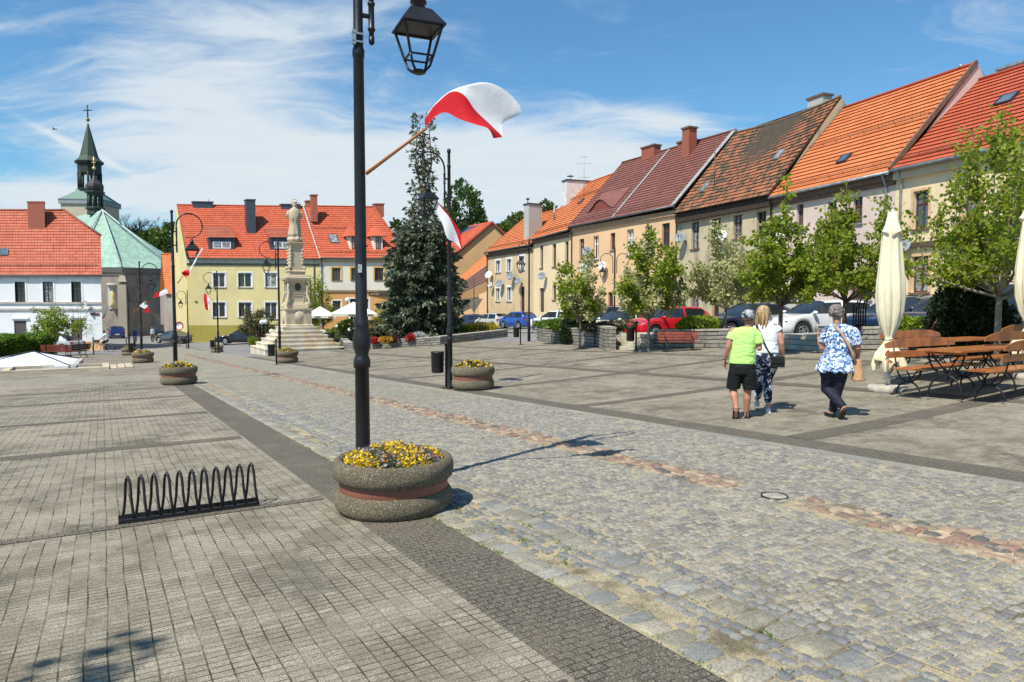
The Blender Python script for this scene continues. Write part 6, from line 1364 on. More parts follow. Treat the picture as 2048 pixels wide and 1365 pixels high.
# ---------------------------------------------------------------- bike rack
def rack():
    a = gp(241, 1046); b = gp(512, 1009); d = b-a; L = d.length; t = thing('bicycle_rack', 'black spiral bicycle rack with eleven loops standing on the paving', 'bicycle rack', a, atan2(d.y, d.x)); 
    m = MB()
    for y in (-.068, .078): MB().box((L/2, y, .022), (L+.03, .022, .034)).build('base_rail', BLACK, t)
    n = 11; dx = L/n
    for i in range(n):
        x = dx*(i+.15); sgn = 1; pts = []
        for k in range(15):
            q = k/14; h_ = 1-abs(2*q-1)**1.4; pts.append((x+dx*(.08+.80*q+.05*sin(4*pi*q)), .072*(1-2*q)*(1+.35*h_)+.006, .04+.315*h_))
        m = MB(); m.tube(pts, .0105, 8); m.build('loop', BLACK, t)
    m = MB(); m.lathe([(.018, 0), (.018, .004)], n=8)
rack()
# ---------------------------------------------------------------- litter bins, bollards, benches
def bin_(label, p, rz=0., H=1.0, group='black litter bins on posts'):
    t = thing('litter_bin', label, 'litter bin', p, rz, group); m = MB(); m.lathe([(.032, -.05), (.032, H), (.05, H+.02), (.055, H+.06), (.03, H+.09)], n=10); m.lathe([(.1, 0), (.1, .015), (.035, .03)], n=12); m.build('post', BLACK, t)
    m = MB(); m.lathe([(.13, .0), (.145, .03), (.155, .46), (.165, .47), (.165, .5), (.15, .5), (.14, .05)], (-.21, 0, .38), n=18); m.build('bucket', BLACK, t); return t
b0 = bin_('black litter bin on a post left of the lamp before the spruce', gp(893, 777), .1, 1.02)
for lab, q, rz in (('litter bin at the third left row lamp, right of the basin', gp(270, 716), .2), ('litter bin behind the planter in front of the statue steps', gp(553, 730), .0), ('litter bin on the lamp post before the yellow house', gp(431, 706), .0), ('litter bin at the corner lamp of the yellow house', gp(373, 697), .0), ('litter bin by the thin lamp at the end of the stone wall', gp(1041, 690), .0), ('litter bin beside the stone steps, in front of the red car', gp(1272, 703), .0)):
    copy_tree(b0, None, lab, q, rz, 'black litter bins on posts')
def bollard(label, p, H=.95):
    t = thing('bollard', label, 'bollard', p, 0, 'steel bollards'); MB().lathe([(.045, -.05), (.045, H), (.03, H+.03)], n=10).build('post', mat('bluish_steel', (.12, .14, .16), .5, .3), t)
bollard('grey bollard left of the cyclist with the basket', gat(184, 50), 1.25); bollard('thin grey bollard between the two cyclists', gat(250, 54), 1.2)
for i, (px, Y) in enumerate(((1003, 52), (1032, 51), (1066, 50), (1100, 47))):
    bollard(('bollard between the silver and the blue car', 'bollard right of the thin lamp pole, before the blue car', 'bollard left of the white hatchback', 'bollard in front of the white hatchback')[i], gat(px, Y), 1.0)
def parkbench(label, p, rz, wood=REDWOOD):
    t = thing('park_bench', label, 'bench', p, rz, 'red slatted park benches'); w = 1.75
    for i in range(3): MB().box((0, -.05+.15*i-.12, .44), (w, .13, .035)).build('seat_slat', wood, t)
    for i in range(3): MB().box((0, .27+.035*i, .56+.13*i), (w, .03, .11), rot=Matrix.Rotation(-.22, 3, 'X')).build('back_slat', wood, t)
    for sx in (-1, 1):
        m = MB(); x = sx*(w/2-.28); m.tube([(x, -.25, 0), (x, -.16, .2), (x, -.22, .42), (x, .2, .42), (x, .3, .6), (x, .4, .95)], .022, 6); m.tube([(x, .32, 0), (x, .18, .22), (x, .2, .42)], .022, 6); m.tube([(x, -.22, .42), (x, -.26, .62), (x, .0, .66), (x, .33, .7)], .018, 6); m.tube([(x, -.2, .12), (x, .05, .2), (x, .26, .12)], .018, 6); m.build('iron_frame', BLACK, t)
    return t
parkbench('red park bench in front of the long stone wall, right of the red car', gp(1358, 703), -.05).scale = (.8, .8, .76)
parkbench('red bench standing on the square before the hedge, at the left edge', gp(32, 716), pi+.1); parkbench('red bench right of the white pyramid, before the silver car', gp(118, 718), pi+.15); parkbench('black backed bench seen from the side, right of the pyramid', gp(152, 716), -pi/2-.2, mat('dark_wood', (.03, .022, .02), .6))
parkbench('long red bench behind the garden benches, against the wall under the junipers', gat(1838, 17.8), UA+pi+.5)
# ---------------------------------------------------------------- monument
def monument():
    c = gat(592, 44.2); g = G(c.x, c.y); t = thing('statue_column', 'pale sandstone baroque column with a robed saint on top, on six square steps', 'monument', (c.x, c.y, g), UA)
    ST = m_plaster('pale_sandstone', (.56, .465, .33), ((.26, .23, .18), .5, .65)); ST2 = mat('warm_step_stone', (.58, .52, .41), .85, 0, .2, 1.2, .3, 30, dirt=((.52, .38, .22), .7))
    k = 44.2/FPX; z = -.25; Hs = [.36+.25, .25, .25, .25, .25, .25]; wd = [4.75, 4.15, 3.6, 3.1, 2.6, 2.1]
    for i in range(6):
        m = MB(); m.box((0, 0, z+Hs[i]/2), (wd[i], wd[i], Hs[i])); m.box((0, 0, z+Hs[i]-.035), (wd[i]+.06, wd[i]+.06, .065)); m.build('step', ST2, t); z += Hs[i]
    q = 1/.7071
    def blk(prof, nm='pedestal', nn=4, ph=.5): m = MB(); m.lathe([(r*q/2 if nn == 4 else r/2, zz) for r, zz in prof], n=nn, ph=ph, sm=nn > 4); return m.build(nm, ST, t)
    blk([(1.72, z), (1.72, z+.1), (1.55, z+.16), (1.55, z+1.0), (1.68, z+1.06), (1.68, z+1.14)], 'drum'); m = MB(); m.lathe([(.82, z+.12), (.82, z+1.02)], n=28); m.build('rounded_front', ST, t); z += 1.14
    z0 = z; blk([(1.25, z), (1.2, z+.2), (1.05, z+.4), (1.02, z+1.55), (1.15, z+1.65), (1.3, z+1.72), (1.52, z+1.78), (1.56, z+1.9), (1.3, z+1.95)], 'pedestal')
    # scrolls at the corners, framed panel, medallion
    for a in range(4):
        th = pi/4+a*pi/2; d = Vector((cos(th), sin(th), 0)); m = MB(); pts = []
        for i in range(26):
            f = i/25; r_ = .25*(1-f*.8); an = -pi/2+f*4.2*pi*.75; pts.append(d*(.86+r_*cos(an))+Vector((0, 0, z0+.3+r_*sin(an))))
        pts = [d*.74+Vector((0, 0, z0+1.5)), d*.80+Vector((0, 0, z0+1.2)), d*.77+Vector((0, 0, z0+.8))]+pts[::-1]
        m.tube([d*.74+Vector((0, 0, z0+1.6)), d*.86+Vector((0, 0, z0+1.35)), d*.78+Vector((0, 0, z0+.95)), d*.92+Vector((0, 0, z0+.55)), d*1.0+Vector((0, 0, z0+.3)), d*.9+Vector((0, 0, z0+.08)), d*.78+Vector((0, 0, z0+.2)), d*.86+Vector((0, 0, z0+.34))], .085, 7); m.build('scroll', ST, t)
    for a in range(4):
        R_ = Matrix.Rotation(a*pi/2, 3, 'Z'); m = MB(); w = .33; y = -.535
        for (x0, zz0, x1, zz1) in ((-w, .15, w, .15), (w, .15, w, .8), (w, .8, -w, .8), (-w, .8, -w, .15)): m.bar(R_ @ Vector((x0, y, z0+zz0)), R_ @ Vector((x1, y, z0+zz1)), .05, .05)
        m.bar(R_ @ Vector((-.5, y, z0+.95)), R_ @ Vector((.5, y, z0+.95)), .06, .06); m.build('carved_frame', ST, t)
        m = MB(); pts = [R_ @ Vector((.24*cos(x), y, z0+1.33+.29*sin(x))) for x in [i*2*pi/20 for i in range(20)]]; m.tube(pts, .045, 6, closed=True); m.build('medallion_frame', ST, t)
        m = MB(); m.poly([R_ @ Vector((.22*cos(x), y-.02, z0+1.33+.27*sin(x))) for x in [i*2*pi/20 for i in range(20)]]); m.build('medallion', mat('bronze_green', (.05, .07, .05), .6, .2, .6, 20, .8, 18), t)
    z = z0+1.9; blk([(1.1, z), (1.1, z+.12), (.98, z+.16), (.98, z+.36), (1.08, z+.4), (.9, z+.46)], 'block'); z += .46
    blk([(.74, z), (.72, z+.3), (.68, z+1.5), (.72, z+1.58), (.86, z+1.62), (.98, z+1.7), (.98, z+1.76)], 'shaft')
    for a in range(4):
        th = pi/4+a*pi/2; d = Vector((cos(th), sin(th), 0)); m = MB(); m.tube([d*.62+Vector((0, 0, z+.06)), d*.7+Vector((0, 0, z+.13)), d*.62+Vector((0, 0, z+.22)), d*.5+Vector((0, 0, z+.14))], .07, 6)
        for i in range(6): m.sphere(d*(.50+.03*sin(i*2))+Vector((0, 0, z+.45+i*.2)), .085, 6)
        m.build('carved_garland', ST, t)
    z += 1.76; m = MB(); r = random.Random(3)
    for i in range(14): a = i*2*pi/14; m.sphere(Vector((cos(a)*.33, sin(a)*.33, z+.13+r.uniform(-.03, .08))), r.uniform(.13, .2), 7)
    m.lathe([(.36, z), (.4, z+.15), (.3, z+.36)], n=14); m.build('cloud_base', ST, t); z += .32
    # the saint
    rings = []; N = 40
    prof = [(0, .40, .34, 9), (.25, .37, .31, 9), (.7, .32, .27, 9), (1.0, .30, .25, 8), (1.05, .33, .28, 6), (1.3, .37, .28, 3), (1.5, .38, .26, 2), (1.68, .33, .22, 2), (1.78, .20, .17, 1), (1.84, .11, .11, 0), (1.9, .10, .10, 0)]
    for (h_, rx, ry, fold) in prof:
        am = .10 if fold >= 8 else .05 if fold >= 5 else .02
        rings.append([Vector((rx*cos(x)*(1+am*sin(fold*x*1.0+h_*2)+am*.6*sin(17*x+h_)), ry*sin(x)*(1+am*sin(fold*x+h_*2)), z+h_)) for x in [2*pi*j/N for j in range(N)]])
    m = MB(); m.loft(rings); m.sphere((0.02, 0, z+2.02), .14, 10, sz=1.2); m.lathe([(.13, 0), (.15, .1), (.13, .12), (.02, .16)], (0.02, 0, z+2.1), n=8)
    m.tube([(-.33, .0, z+1.6), (-.40, .12, z+1.3), (-.2, .30, z+1.25), (.05, .34, z+1.35)], [.12, .12, .09, .06], 8); m.tube([(.33, .0, z+1.6), (.42, .12, z+1.32), (.22, .3, z+1.3), (.0, .34, z+1.3)], [.12, .12, .09, .06], 8); m.tube([(.28, .2, z+1.3), (.36, .22, z+1.75)], .035, 5)
    m.build('saint_figure', ST, t); m = MB(); m.tube([(.02+.25*cos(x), 0, z+2.13+.25*sin(x)) for x in [i*2*pi/18 for i in range(18)]], .012, 4, closed=True)
    for i in range(5): x = pi*(.1+.2*i); m.sphere((.02+.25*cos(x), 0, z+2.13+.25*sin(x)), .04, 5)
    m.build('star_halo', mat('gilding', (.75, .52, .20), .35, .6), t)
monument()

# ---------------------------------------------------------------- beer garden
def gbench(label=None, loc=None, rz=0, table=False):
    t = thing('garden_bench' if not table else 'garden_table', label, 'bench' if not table else 'table', loc, rz, 'wooden garden benches with curved iron legs' if not table else 'wooden garden tables with curved iron legs'); L = 2.1
    if table:
        for i in range(5): MB().box((0, -.27+.135*i, .755), (L, .128, .028)).build('top_plank', WOODOR, t)
        m = MB(); 
        for sx in (-1, 1): m.box((sx*(L/2-.22), 0, .72), (.06, .6, .045))
        m.build('top_batten', WOODOR, t)
        for sx in (-1, 1):
            x = sx*(L/2-.22); m = MB(); w = .27
            m.tube([(x, w*cos(a), .70-.33*sin(a)) for a in [i*pi/14 for i in range(15)]], .0155, 7); m.tube([(x, w*cos(a)*.95, .03+.34*sin(a)) for a in [i*pi/14 for i in range(15)]], .0155, 7)
            m.tube([(x, w*.95, .03), (x, w*.98, 0)], .02, 6); m.tube([(x, -w*.95, .03), (x, -w*.98, 0)], .02, 6)
            m.tube([(x, .22, .7), (x-sx*.02, -.02, .38)], .012, 5); m.tube([(x, 0, .37), (x-sx*.45, 0, .7)], .012, 5); m.build('iron_leg', BLACK, t)
        return t
    for i in range(3): MB().box((0, -.17+.125*i, .45), (L, .118, .028)).build('seat_plank', WOODOR, t)
    R_ = Matrix.Rotation(-.13, 3, 'X'); MB().box((0, .245, .66), (L, .024, .11), rot=R_).build('back_board', WOODOR, t)
    m = MB(); n = 14; ol = [(-L/2, 0), (L/2, 0)]+[(L/2-L*i/n, .075+.075*min(1, sin(pi*min(max(i/n, 0), 1))*1.9)) for i in range(n+1)]
    m.prism([R_ @ Vector((x, 0, z-.08)) + Vector((0, .27, .85)) for x, z in ol], (0, .026, 0)); m.build('back_board', WOODOR, t)
    for sx in (-1, 1):
        x = sx*(L/2-.22); m = MB(); w = .19
        m.tube([(x, w*cos(a), .43-.20*sin(a)) for a in [i*pi/12 for i in range(13)]], .0145, 7); m.tube([(x, w*1.05*cos(a), .02+.21*sin(a)) for a in [i*pi/12 for i in range(13)]], .0145, 7)
        m.tube([(x, .19, .38), (x, .235, .6), (x, .285, .88)], .013, 6); m.tube([(x, -.19, .43), (x, .19, .43)], .012, 5); m.tube([(x, 0, .22), (x-sx*.3, 0, .43)], .011, 5); m.tube([(x, w*1.05, .02), (x, w*1.07, 0)], .018, 5); m.tube([(x, -w*1.05, .02), (x, -w*1.07, 0)], .018, 5); m.build('iron_leg', BLACK, t)
    return t
def gset(u, v, z=0): x, y = xy(u, v); return Vector((x, y, Guv(u, v)+z))
gb = gbench('garden bench nearest the closed parasol, its back to it', gset(6.6, 12.25), UA)
gt = gbench('front garden table between the two nearest benches', gset(6.02, 12.25), UA, True)
copy_tree(gb, None, 'front right garden bench, cut by the right edge of the view', gset(5.42, 12.35), UA+pi)
copy_tree(gb, None, 'garden bench in the second row, seen over the back of the first bench', gset(7.85, 14.1), UA)
copy_tree(gt, None, 'second garden table, behind the front one', gset(7.2, 14.1), UA)
copy_tree(gb, None, 'garden bench between the two tables with an arched backrest', gset(6.45, 13.95), UA+pi)
copy_tree(gb, None, 'farthest garden bench, its arched back seen left of the right hand parasol', gset(7.1, 15.9), UA+pi)
CREAMC = mat('cream_parasol_cloth', (.76, .69, .48), .8, 0, .08, 2.5, .1, 12)
def closed_parasol(label, p, Htop, seed, s=1.):
    t = thing('closed_parasol', label, 'parasol', p, random.Random(seed).random(), 'closed cream parasols'); m = MB(); m.lathe([(.30, -.06), (.33, .0), (.33, .06), (.30, .09), (.05, .10)], n=26); m.build('concrete_base', mat('concrete_base', (.42, .38, .31), .9, 0, .25, 6, .3, 40), t)
    m = MB(); m.tube([(0, 0, .08), (0, 0, Htop-.05)], .026, 10); m.lathe([(.04, .1), (.04, .32), (.03, .33)], n=10); m.build('mast', mat('white_mast', (.62, .62, .60), .4, .2), t)
    N = 96; rings = []
    prof = [(.44, .21, .9), (.52, .225, .85), (.66, .17, .7), (.82, .085, .45), (.90, .052, .25), (.98, .085, .35), (1.15, .15, .35), (1.4, .205, .28), (1.65, .225, .24), (1.9, .218, .22), (2.2, .19, .2), (2.5, .165, .2), (2.74, .15, .2), (2.80, .145, .2)]
    for z, r_, am in prof:
        ring = []
        for j in range(N):
            x = 2*pi*j/N; f = 1+am*.34*sin(8*x+.5*sin(z*3+seed)+seed)+am*.12*sin(17*x+z*4); zz = z*Htop/3.1
            if z < .6: zz += .10*sin(4*x+seed)*(.66-z)/.22
            ring.append(Vector((r_*s*f*cos(x)*1.12, r_*s*f*sin(x)*.95, zz)))
        rings.append(ring)
    m = MB(); m.loft(rings, cap=False); m.build('folded_canopy', CREAMC, t)
    m = MB(); rings = []
    for z, r_, am in ((2.70, .185, .55), (2.76, .175, .45), (2.9, .125, .15), (3.06, .085, .06), (3.10, .07, 0)):
        rings.append([Vector((r_*s*(1+am*.3*sin(4*x+seed))*cos(x), r_*s*(1+am*.3*sin(4*x+seed))*sin(x), (z+(.06*sin(4*x+seed) if z < 2.72 else 0))*Htop/3.1)) for x in [2*pi*j/N for j in range(N)]])
    m.loft(rings); m.tube([(0, 0, Htop), (0, 0, Htop+.05)], .02, 6); m.build('top_flap', CREAMC, t)
    m = MB(); m.tube([(.068*cos(x), .06*sin(x), .90*Htop/3.1+.008*sin(3*x)) for x in [i*2*pi/20 for i in range(20)]], .012, 5, closed=True); m.build('tie_strap', CREAMC, t)
    RL = mat('red_print', (.55, .03, .02), .7)
    for (x, z, w, hh, rot) in ((.17, .70, .05, .1, .3), (-.17, .62, .05, .09, -.4), (-.12, .5, .04, .03, 0)):
        pts = [(x+w*cos(a)*.9, -.235+abs(x)*.12, (z+hh*sin(a))*Htop/3.1) for a in [i*pi/8 for i in range(9)]]; MB().tube(pts, .011, 4).build('red_print', RL, t)
    return t
closed_parasol('closed cream parasol on a round concrete foot, left of the garden benches', gp(1775, 781), 3.16, 1, .94)
closed_parasol('second closed cream parasol at the right edge of the view', gset(6.28, 14.7), 3.3, 4, 1.15)
# cafe
def open_parasol(label, px, pyt, pye, wpx, Y):
    c = gat(px, Y); zt = at(px, pyt, Y).z-c.z; ze = at(px, pye, Y).z-c.z; w = wpx*Y/FPX; t = thing('open_parasol', label, 'parasol', c, .25, 'open cream cafe parasols'); m = MB(); q = w/2
    P = [Vector((a*q, b*q, ze)) for a, b in ((-1, -1), (1, -1), (1, 1), (-1, 1))]; A = Vector((0, 0, zt))
    for i in range(4):
        a, b = P[i], P[(i+1) % 4]; md = (a+b)/2+Vector((0, 0, -.04)); m.poly([a, md, A]); m.poly([md, b, A]); m.quad(a-Vector((0, 0, .22)), b-Vector((0, 0, .22)), b, a)
    m.build('canopy', mat('cream_canvas', (.78, .73, .58), .8, 0, .05, 2), t); MB().tube([(0, 0, 0), (0, 0, zt)], .04, 8).build('mast', mat('white_mast', (.62, .62, .60), .4, .2), t)
    m = MB(); m.box((-.2, -q-.015, ze-.12), (.5, .01, .08)); m.box((q*.7, -q-.015, ze-.12), (.4, .01, .08)); m.build('dark_print', mat('print_dark', (.05, .045, .03), .7), t); return t
open_parasol('large open cream parasol of the cafe, left of the main lamp post in the picture', 707, 604, 627, 88, 55); open_parasol('open cream cafe parasol half hidden behind the light green tree', 640, 613, 631, 60, 60)
def globe(px, py, Y, label):
    c = gat(px, Y); z = at(px, py, Y).z-c.z; t = thing('globe_lamp', label, 'lamp', c, 0, 'white globe lamps on posts'); MB().tube([(0, 0, -.05), (0, 0, z-.1)], .035, 6).build('post', BLACK, t); MB().sphere((0, 0, z), .19, 10).build('globe', WHITE, t)
for px, py, lab in ((542, 663, 'white globe lamp left of the statue steps'), (530, 644, 'white globe lamp higher up by the round olive tree'), (523, 645, 'left one of the two upper globe lamps by the olive tree'), (673, 655, 'white globe lamp right of the statue column, before the dark bush'), (695, 600, 'globe lamp above the big open parasol')): globe(px, py, 57, lab)
def cafe_chair(px, Y, rz, lab):
    t = thing('cafe_chair', lab, 'chair', gat(px, Y), rz, 'dark cafe chairs'); MB().box((0, 0, .45), (.42, .42, .04)).build('seat', BLACK, t); MB().box((0, .2, .75), (.42, .03, .4)).build('backrest', BLACK, t)
    for a, b in ((-1, -1), (1, -1), (1, 1), (-1, 1)): MB().tube([(a*.18, b*.18, .44), (a*.2, b*.2, 0)], .016, 5).build('leg', BLACK, t)
for i, (px, Y) in enumerate(((655, 50), (668, 51), (683, 50), (697, 52), (752, 50), (765, 51), (790, 51))): cafe_chair(px, Y, i*1.1, ('dark cafe chair nearest the statue steps', 'second dark cafe chair from the statue steps', 'dark chair under the round sign', 'dark chair under the left side of the big open parasol', 'dark cafe chair just right of the main lamp post', 'dark cafe chair between the lamp post and the spruce', 'dark cafe chair close to the spruce')[i])
def oval(px, py, Y, lab, tilt=0):
    c = gat(px, Y); z = at(px, py, Y).z-c.z; t = thing('oval_sign', lab, 'sign', c, 0, 'oval beer signs on stands'); MB().tube([(0, .03, 0), (0, .03, z)], .02, 5).build('stand', BLACK, t); m = MB(); m.lathe([(.0001, -.02), (.33, -.02), (.33, .02), (.0001, .02)], n=22, cap=False); m.v = [(x, zz, z+y*.55) for x, y, zz in m.v]; m.build('board', mat('oval_board', (.62, .57, .45), .6, 0, .35, 14), t)
oval(643, 665, 49, 'pale oval sign right of the statue steps'); oval(704, 660, 49, 'pale oval sign left of the main lamp post'); oval(761, 655, 49, 'reddish oval sign right of the main lamp post')
def roundsign():
    c = gp(360, 694); t = thing('no_entry_sign', 'round white traffic sign with a red rim at the corner of the yellow house', 'traffic sign', c); z = at(360, 652, c.y).z-c.z; MB().tube([(0, 0, 0), (0, 0, z+.4)], .035, 6).build('post', ZINC, t)
    m = MB(); m.lathe([(.0001, 0), (.38, 0), (.38, .03)], n=22, cap=False); m.v = [(x, -.04-zz, z+y) for x, y, zz in m.v]; m.build('white_disc', WHITE, t); m = MB(); m.tube([(.36*cos(a), -.07, z+.36*sin(a)) for a in [i*2*pi/24 for i in range(24)]], .05, 5, closed=True); m.build('red_rim', REDCLOTH, t)
roundsign()
for px, lab in ((1708, 'black iron tree guard left of the maple behind the grey haired woman'), (1722, 'black iron tree guard rail right of the maple')):
    c = gat(px, 20.6); t = thing('tree_guard', lab, 'tree guard', c, 0, 'black iron tree guards')
    for i in range(3): MB().tube([(i*.09, i*.05, 0), (i*.1, i*.05, 1.15+.1*i), (i*.14, i*.05, 1.35+.1*i)], .022, 5).build('bar', BLACK, t)
    MB().tube([(0, 0, .7), (.22, .1, .75)], .016, 5).build('bar', BLACK, t)

# ---------------------------------------------------------------- vehicles
M_CARBODY = {}
def paint(name, col, rough=.25): 
    if name not in M_CARBODY: M_CARBODY[name] = mat('car_paint_'+name, col, rough, .0, .04, 1, spec=.5, coat=.8)
    return M_CARBODY[name]
CGLASS = m_glass('car_glass', (.012, .016, .018), .04, .7)
TAIL = mat('red_lamp', (.35, .01, .01), .25, spec=.6); HEADL = mat('clear_lamp', (.16, .17, .18), .08, .5, .6, 30); PLATE = mat('number_plate', (.70, .70, .68), .5, 0, .1, 3); TRIM = mat('black_plastic', (.02, .02, .022), .55)
def car(label, p, head, col, L=4.1, Wd=1.7, H=1.45, kind='hatch', cat='car', name='parked_car', group='cars parked around the square', plate=None):
    """head: plan direction of the front. local +x = front"""
    t = thing(name, label, cat, p, atan2(head[1], head[0]), group); pt = paint(*col)
    K = {'hatch': dict(hood=.64, nose=.47, cowl=.25, rf=.07, rr=-.36, tail=-.485, deck=.9, deckx=-.455, rake=.0),
         'sedan': dict(hood=.61, nose=.44, cowl=.22, rf=.06, rr=-.25, tail=-.49, deck=.66, deckx=-.40, rake=.0),
         'estate': dict(hood=.62, nose=.45, cowl=.23, rf=.07, rr=-.42, tail=-.49, deck=.93, deckx=-.47, rake=0),
         'suv': dict(hood=.64, nose=.54, cowl=.27, rf=.12, rr=-.42, tail=-.485, deck=.95, deckx=-.46, rake=0),
         'coupe': dict(hood=.62, nose=.46, cowl=.22, rf=.02, rr=-.12, tail=-.485, deck=.66, deckx=-.43, rake=0)}[kind]
    wr = .31 if kind != 'suv' else .35; ax = (L*.305, -L*.30); g = .17 if kind != 'suv' else .22; hw = Wd/2
    def roofz(f):          # f = x/L, -.5..0.5
        pts = [(-.5, K['nose']*.98), (K['tail'], .62), (K['deckx'], K['deck'] if K['deck'] < .8 else .80), (K['rr'], .975), ((K['rf']+K['rr'])/2, 1.0), (K['rf'], .975), (K['cowl'], K['hood']+.0), (.36, K['hood']*.94), (.44, K['nose']*1.14), (.485, K['nose']), (.5, K['nose']*.72)]
        pts.sort()
        for (a, b), (c, d) in zip(pts, pts[1:]):
            if a <= f <= c: q = (f-a)/(c-a) if c > a else 0; return (b+(d-b)*q)*H
        return pts[-1][1]*H
    def belt(f): return min(roofz(f), (K['hood']+.015-.02*f)*H)
    xs = sorted(set([-.5, -.495, -.48, -.46, -.5+.02]+[round(-.5+i/44, 4) for i in range(45)]+[.485, .495, .5, K['cowl'], K['rf'], K['rr']])); 
    def planw(f): a = abs(f); e = max(0, (a-.36)/.14); return hw*(1-.20*e**2.2)
    m = MB(); rows = []
    for f in xs:
        x = f*L; zb = g+.02
        if abs(f) > .46: zb += (abs(f)-.46)*1.6
        arch = 0
        for a in ax:
            d = abs(x-a)
            if d < wr*1.22: arch = max(arch, wr+sqrt((wr*1.22)**2-d*d)*1.0)
        zlow = max(zb, arch); w = planw(f); zt, zbl = roofz(f), belt(f); cab = max(0, zt-zbl); k = min(1, cab/(H*.3)); zs = min(zlow+.02, zbl-.1)
        wroof = w*(1-.26*k)
        zlow = min(zlow, zbl-.06)
        rows.append([(x, 0, zb), (x, w*.90, max(zb, zlow)), (x, w*.975, zlow+.01), (x, w, zlow+(zbl-zlow)*.45), (x, w*.985, zlow+(zbl-zlow)*.8), (x, w*.955, zbl), (x, w*.95-(w*.95-wroof)*.85*k, zbl+(zt-zbl)*.86), (x, wroof*.93 if k > 0 else w*.90, zt-.02*k if k > 0 else zbl+.012), (x, wroof*.6 if k > 0 else w*.6, zt+.012), (x, 0, zt+.018)])
    n = len(rows[0]); gl = {}
    def isglass(f, j):
        if j == 5:
            if K['rr']-.02 < f < K['cowl']-.035: 
                for pl in PIL:
                    if abs(f-pl) < .012: return None
                return 'side_window' if roofz(f) > (K['hood']+.1)*H else None
        if j >= 6 and j <= 8:
            if K['rf'] < f < K['cowl']: return 'windscreen'
            if K['deckx'] < f < K['rr'] and j > 6: return 'rear_window' 
        return None
    PIL = {'hatch': (-.10,), 'sedan': (-.06, -.25), 'estate': (-.04, -.26), 'suv': (-.05, -.27), 'coupe': (-.09,)}[kind]
    PIL = PIL[:1] if kind in ('coupe',) else PIL
    for i in range(len(rows)-1):
        fm = (xs[i]+xs[i+1])/2
        for j in range(n-1):
            for sg in (1, -1):
                q = [rows[i][j], rows[i+1][j], rows[i+1][j+1], rows[i][j+1]]; q = [(a, b*sg, c) for a, b, c in q]
                if sg < 0: q = q[::-1]
                k = isglass(fm, j)
                if k:
                    kk = (k, sg, sum(fm > pl for pl in PIL)) if k == 'side_window' else (k,)
                    gl.setdefault(kk, MB()).add(q, [[0, 1, 2, 3]])
                else: m.add(q, [[0, 1, 2, 3]], sm=True)
    for i, sg in ((0, 1), (-1, -1)):
        R_ = rows[i]; 
        for j in range(n-1): m.add([R_[j], R_[j+1], (R_[j+1][0], -R_[j+1][1], R_[j+1][2]), (R_[j][0], -R_[j][1], R_[j][2])], [[0, 1, 2, 3]])
    o = m.build('body', pt, t)
    bm = bmesh.new(); bm.from_mesh(o.data); bmesh.ops.remove_doubles(bm, verts=bm.verts, dist=.0008); bmesh.ops.recalc_face_normals(bm, faces=bm.faces); bm.to_mesh(o.data); bm.free()
    for k, g_ in gl.items():
        g_.build(k[0], CGLASS, t)
    # dark underbody and arches
    MB().box((0, 0, g+.13), (L*.93, Wd*.86, .22)).build('underbody', TRIM, t)
    for a in ax:
        for sg in (-1, 1):
            m = MB(); y = sg*(hw-.125); m.lathe([(wr*.64, -.10), (wr*.93, -.10), (wr, -.06), (wr, .06), (wr*.93, .10), (wr*.64, .09), (wr*.62, .0), (wr*.64, -.1)], n=22, cap=False); m.v = [(x+a, z*1+y, yy+wr) for x, yy, z in m.v]; w = m.build('wheel', RUBBER, t)
            m = MB(); N = 5
            m.lathe([(wr*.655, .075), (wr*.645, .098), (wr*.56, .085), (wr*.55, .02)], n=20, cap=False); m.lathe([(.0001, .092), (wr*.17, .088), (wr*.17, .04)], n=10, cap=False)
            for kx in range(N): th = 2*pi*kx/N; m.bar((cos(th)*wr*.1, sin(th)*wr*.1, .075), (cos(th)*wr*.6, sin(th)*wr*.6, .072), .075, .03)
            m.v = [(x+a, z*sg+y, yy+wr) for x, yy, z in m.v]; m.build('rim', STEEL, w)
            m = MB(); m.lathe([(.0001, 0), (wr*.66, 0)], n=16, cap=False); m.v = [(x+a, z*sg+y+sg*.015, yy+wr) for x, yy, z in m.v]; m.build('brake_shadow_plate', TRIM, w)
    zh = K['nose']*H*.93; fx = L*.472
    for sg in (-1, 1):
        m = MB(); m.sphere((L*.452, sg*hw*.70, zh+.02), 1, 10, sx=.15, sy=.17, sz=.085); m.build('headlight', HEADL, t)
        m = MB(); zr = K['hood']*H*.93; m.box((-L*.478, sg*hw*.80, zr), (.06, .2, .2 if kind in ('hatch', 'suv', 'estate') else .14)); m.box((-L*.466, sg*hw*.905, zr), (.12, .06, .16)); m.build('tail_light', TAIL, t)
        m = MB(); m.sphere((K['cowl']*L-.16, sg*(hw+.07), K['hood']*H+.06), .1, 7, sz=.7, sx=.8, sy=1.1); m.build('mirror', pt, t)
        for dx in ((.03,) if kind == 'coupe' else (.03, -.2)): MB().box((L*dx-.16, sg*(hw*.99), K['hood']*H*.86), (.17, .03, .03)).build('door_handle', pt, t)
        m = MB(); 
        for dx in ((K['cowl']-.06, -.09) if kind == 'coupe' else (K['cowl']-.06, -.045, -.24)): m.box((L*dx, sg*hw*.992, K['hood']*H*.62), (.012, .012, K['hood']*H*.5))
        m.box((0, sg*hw*.998, K['hood']*H*.5), (L*.33, .02, .045)); m.build('door_seam_and_trim', TRIM, t)
    m = MB(); m.box((L*.495, 0, K['nose']*H*.74), (.07, Wd*.44, .12)); m.box((L*.492, 0, K['nose']*H*.36), (.07, Wd*.62, .11)); m.build('grille', TRIM, t)
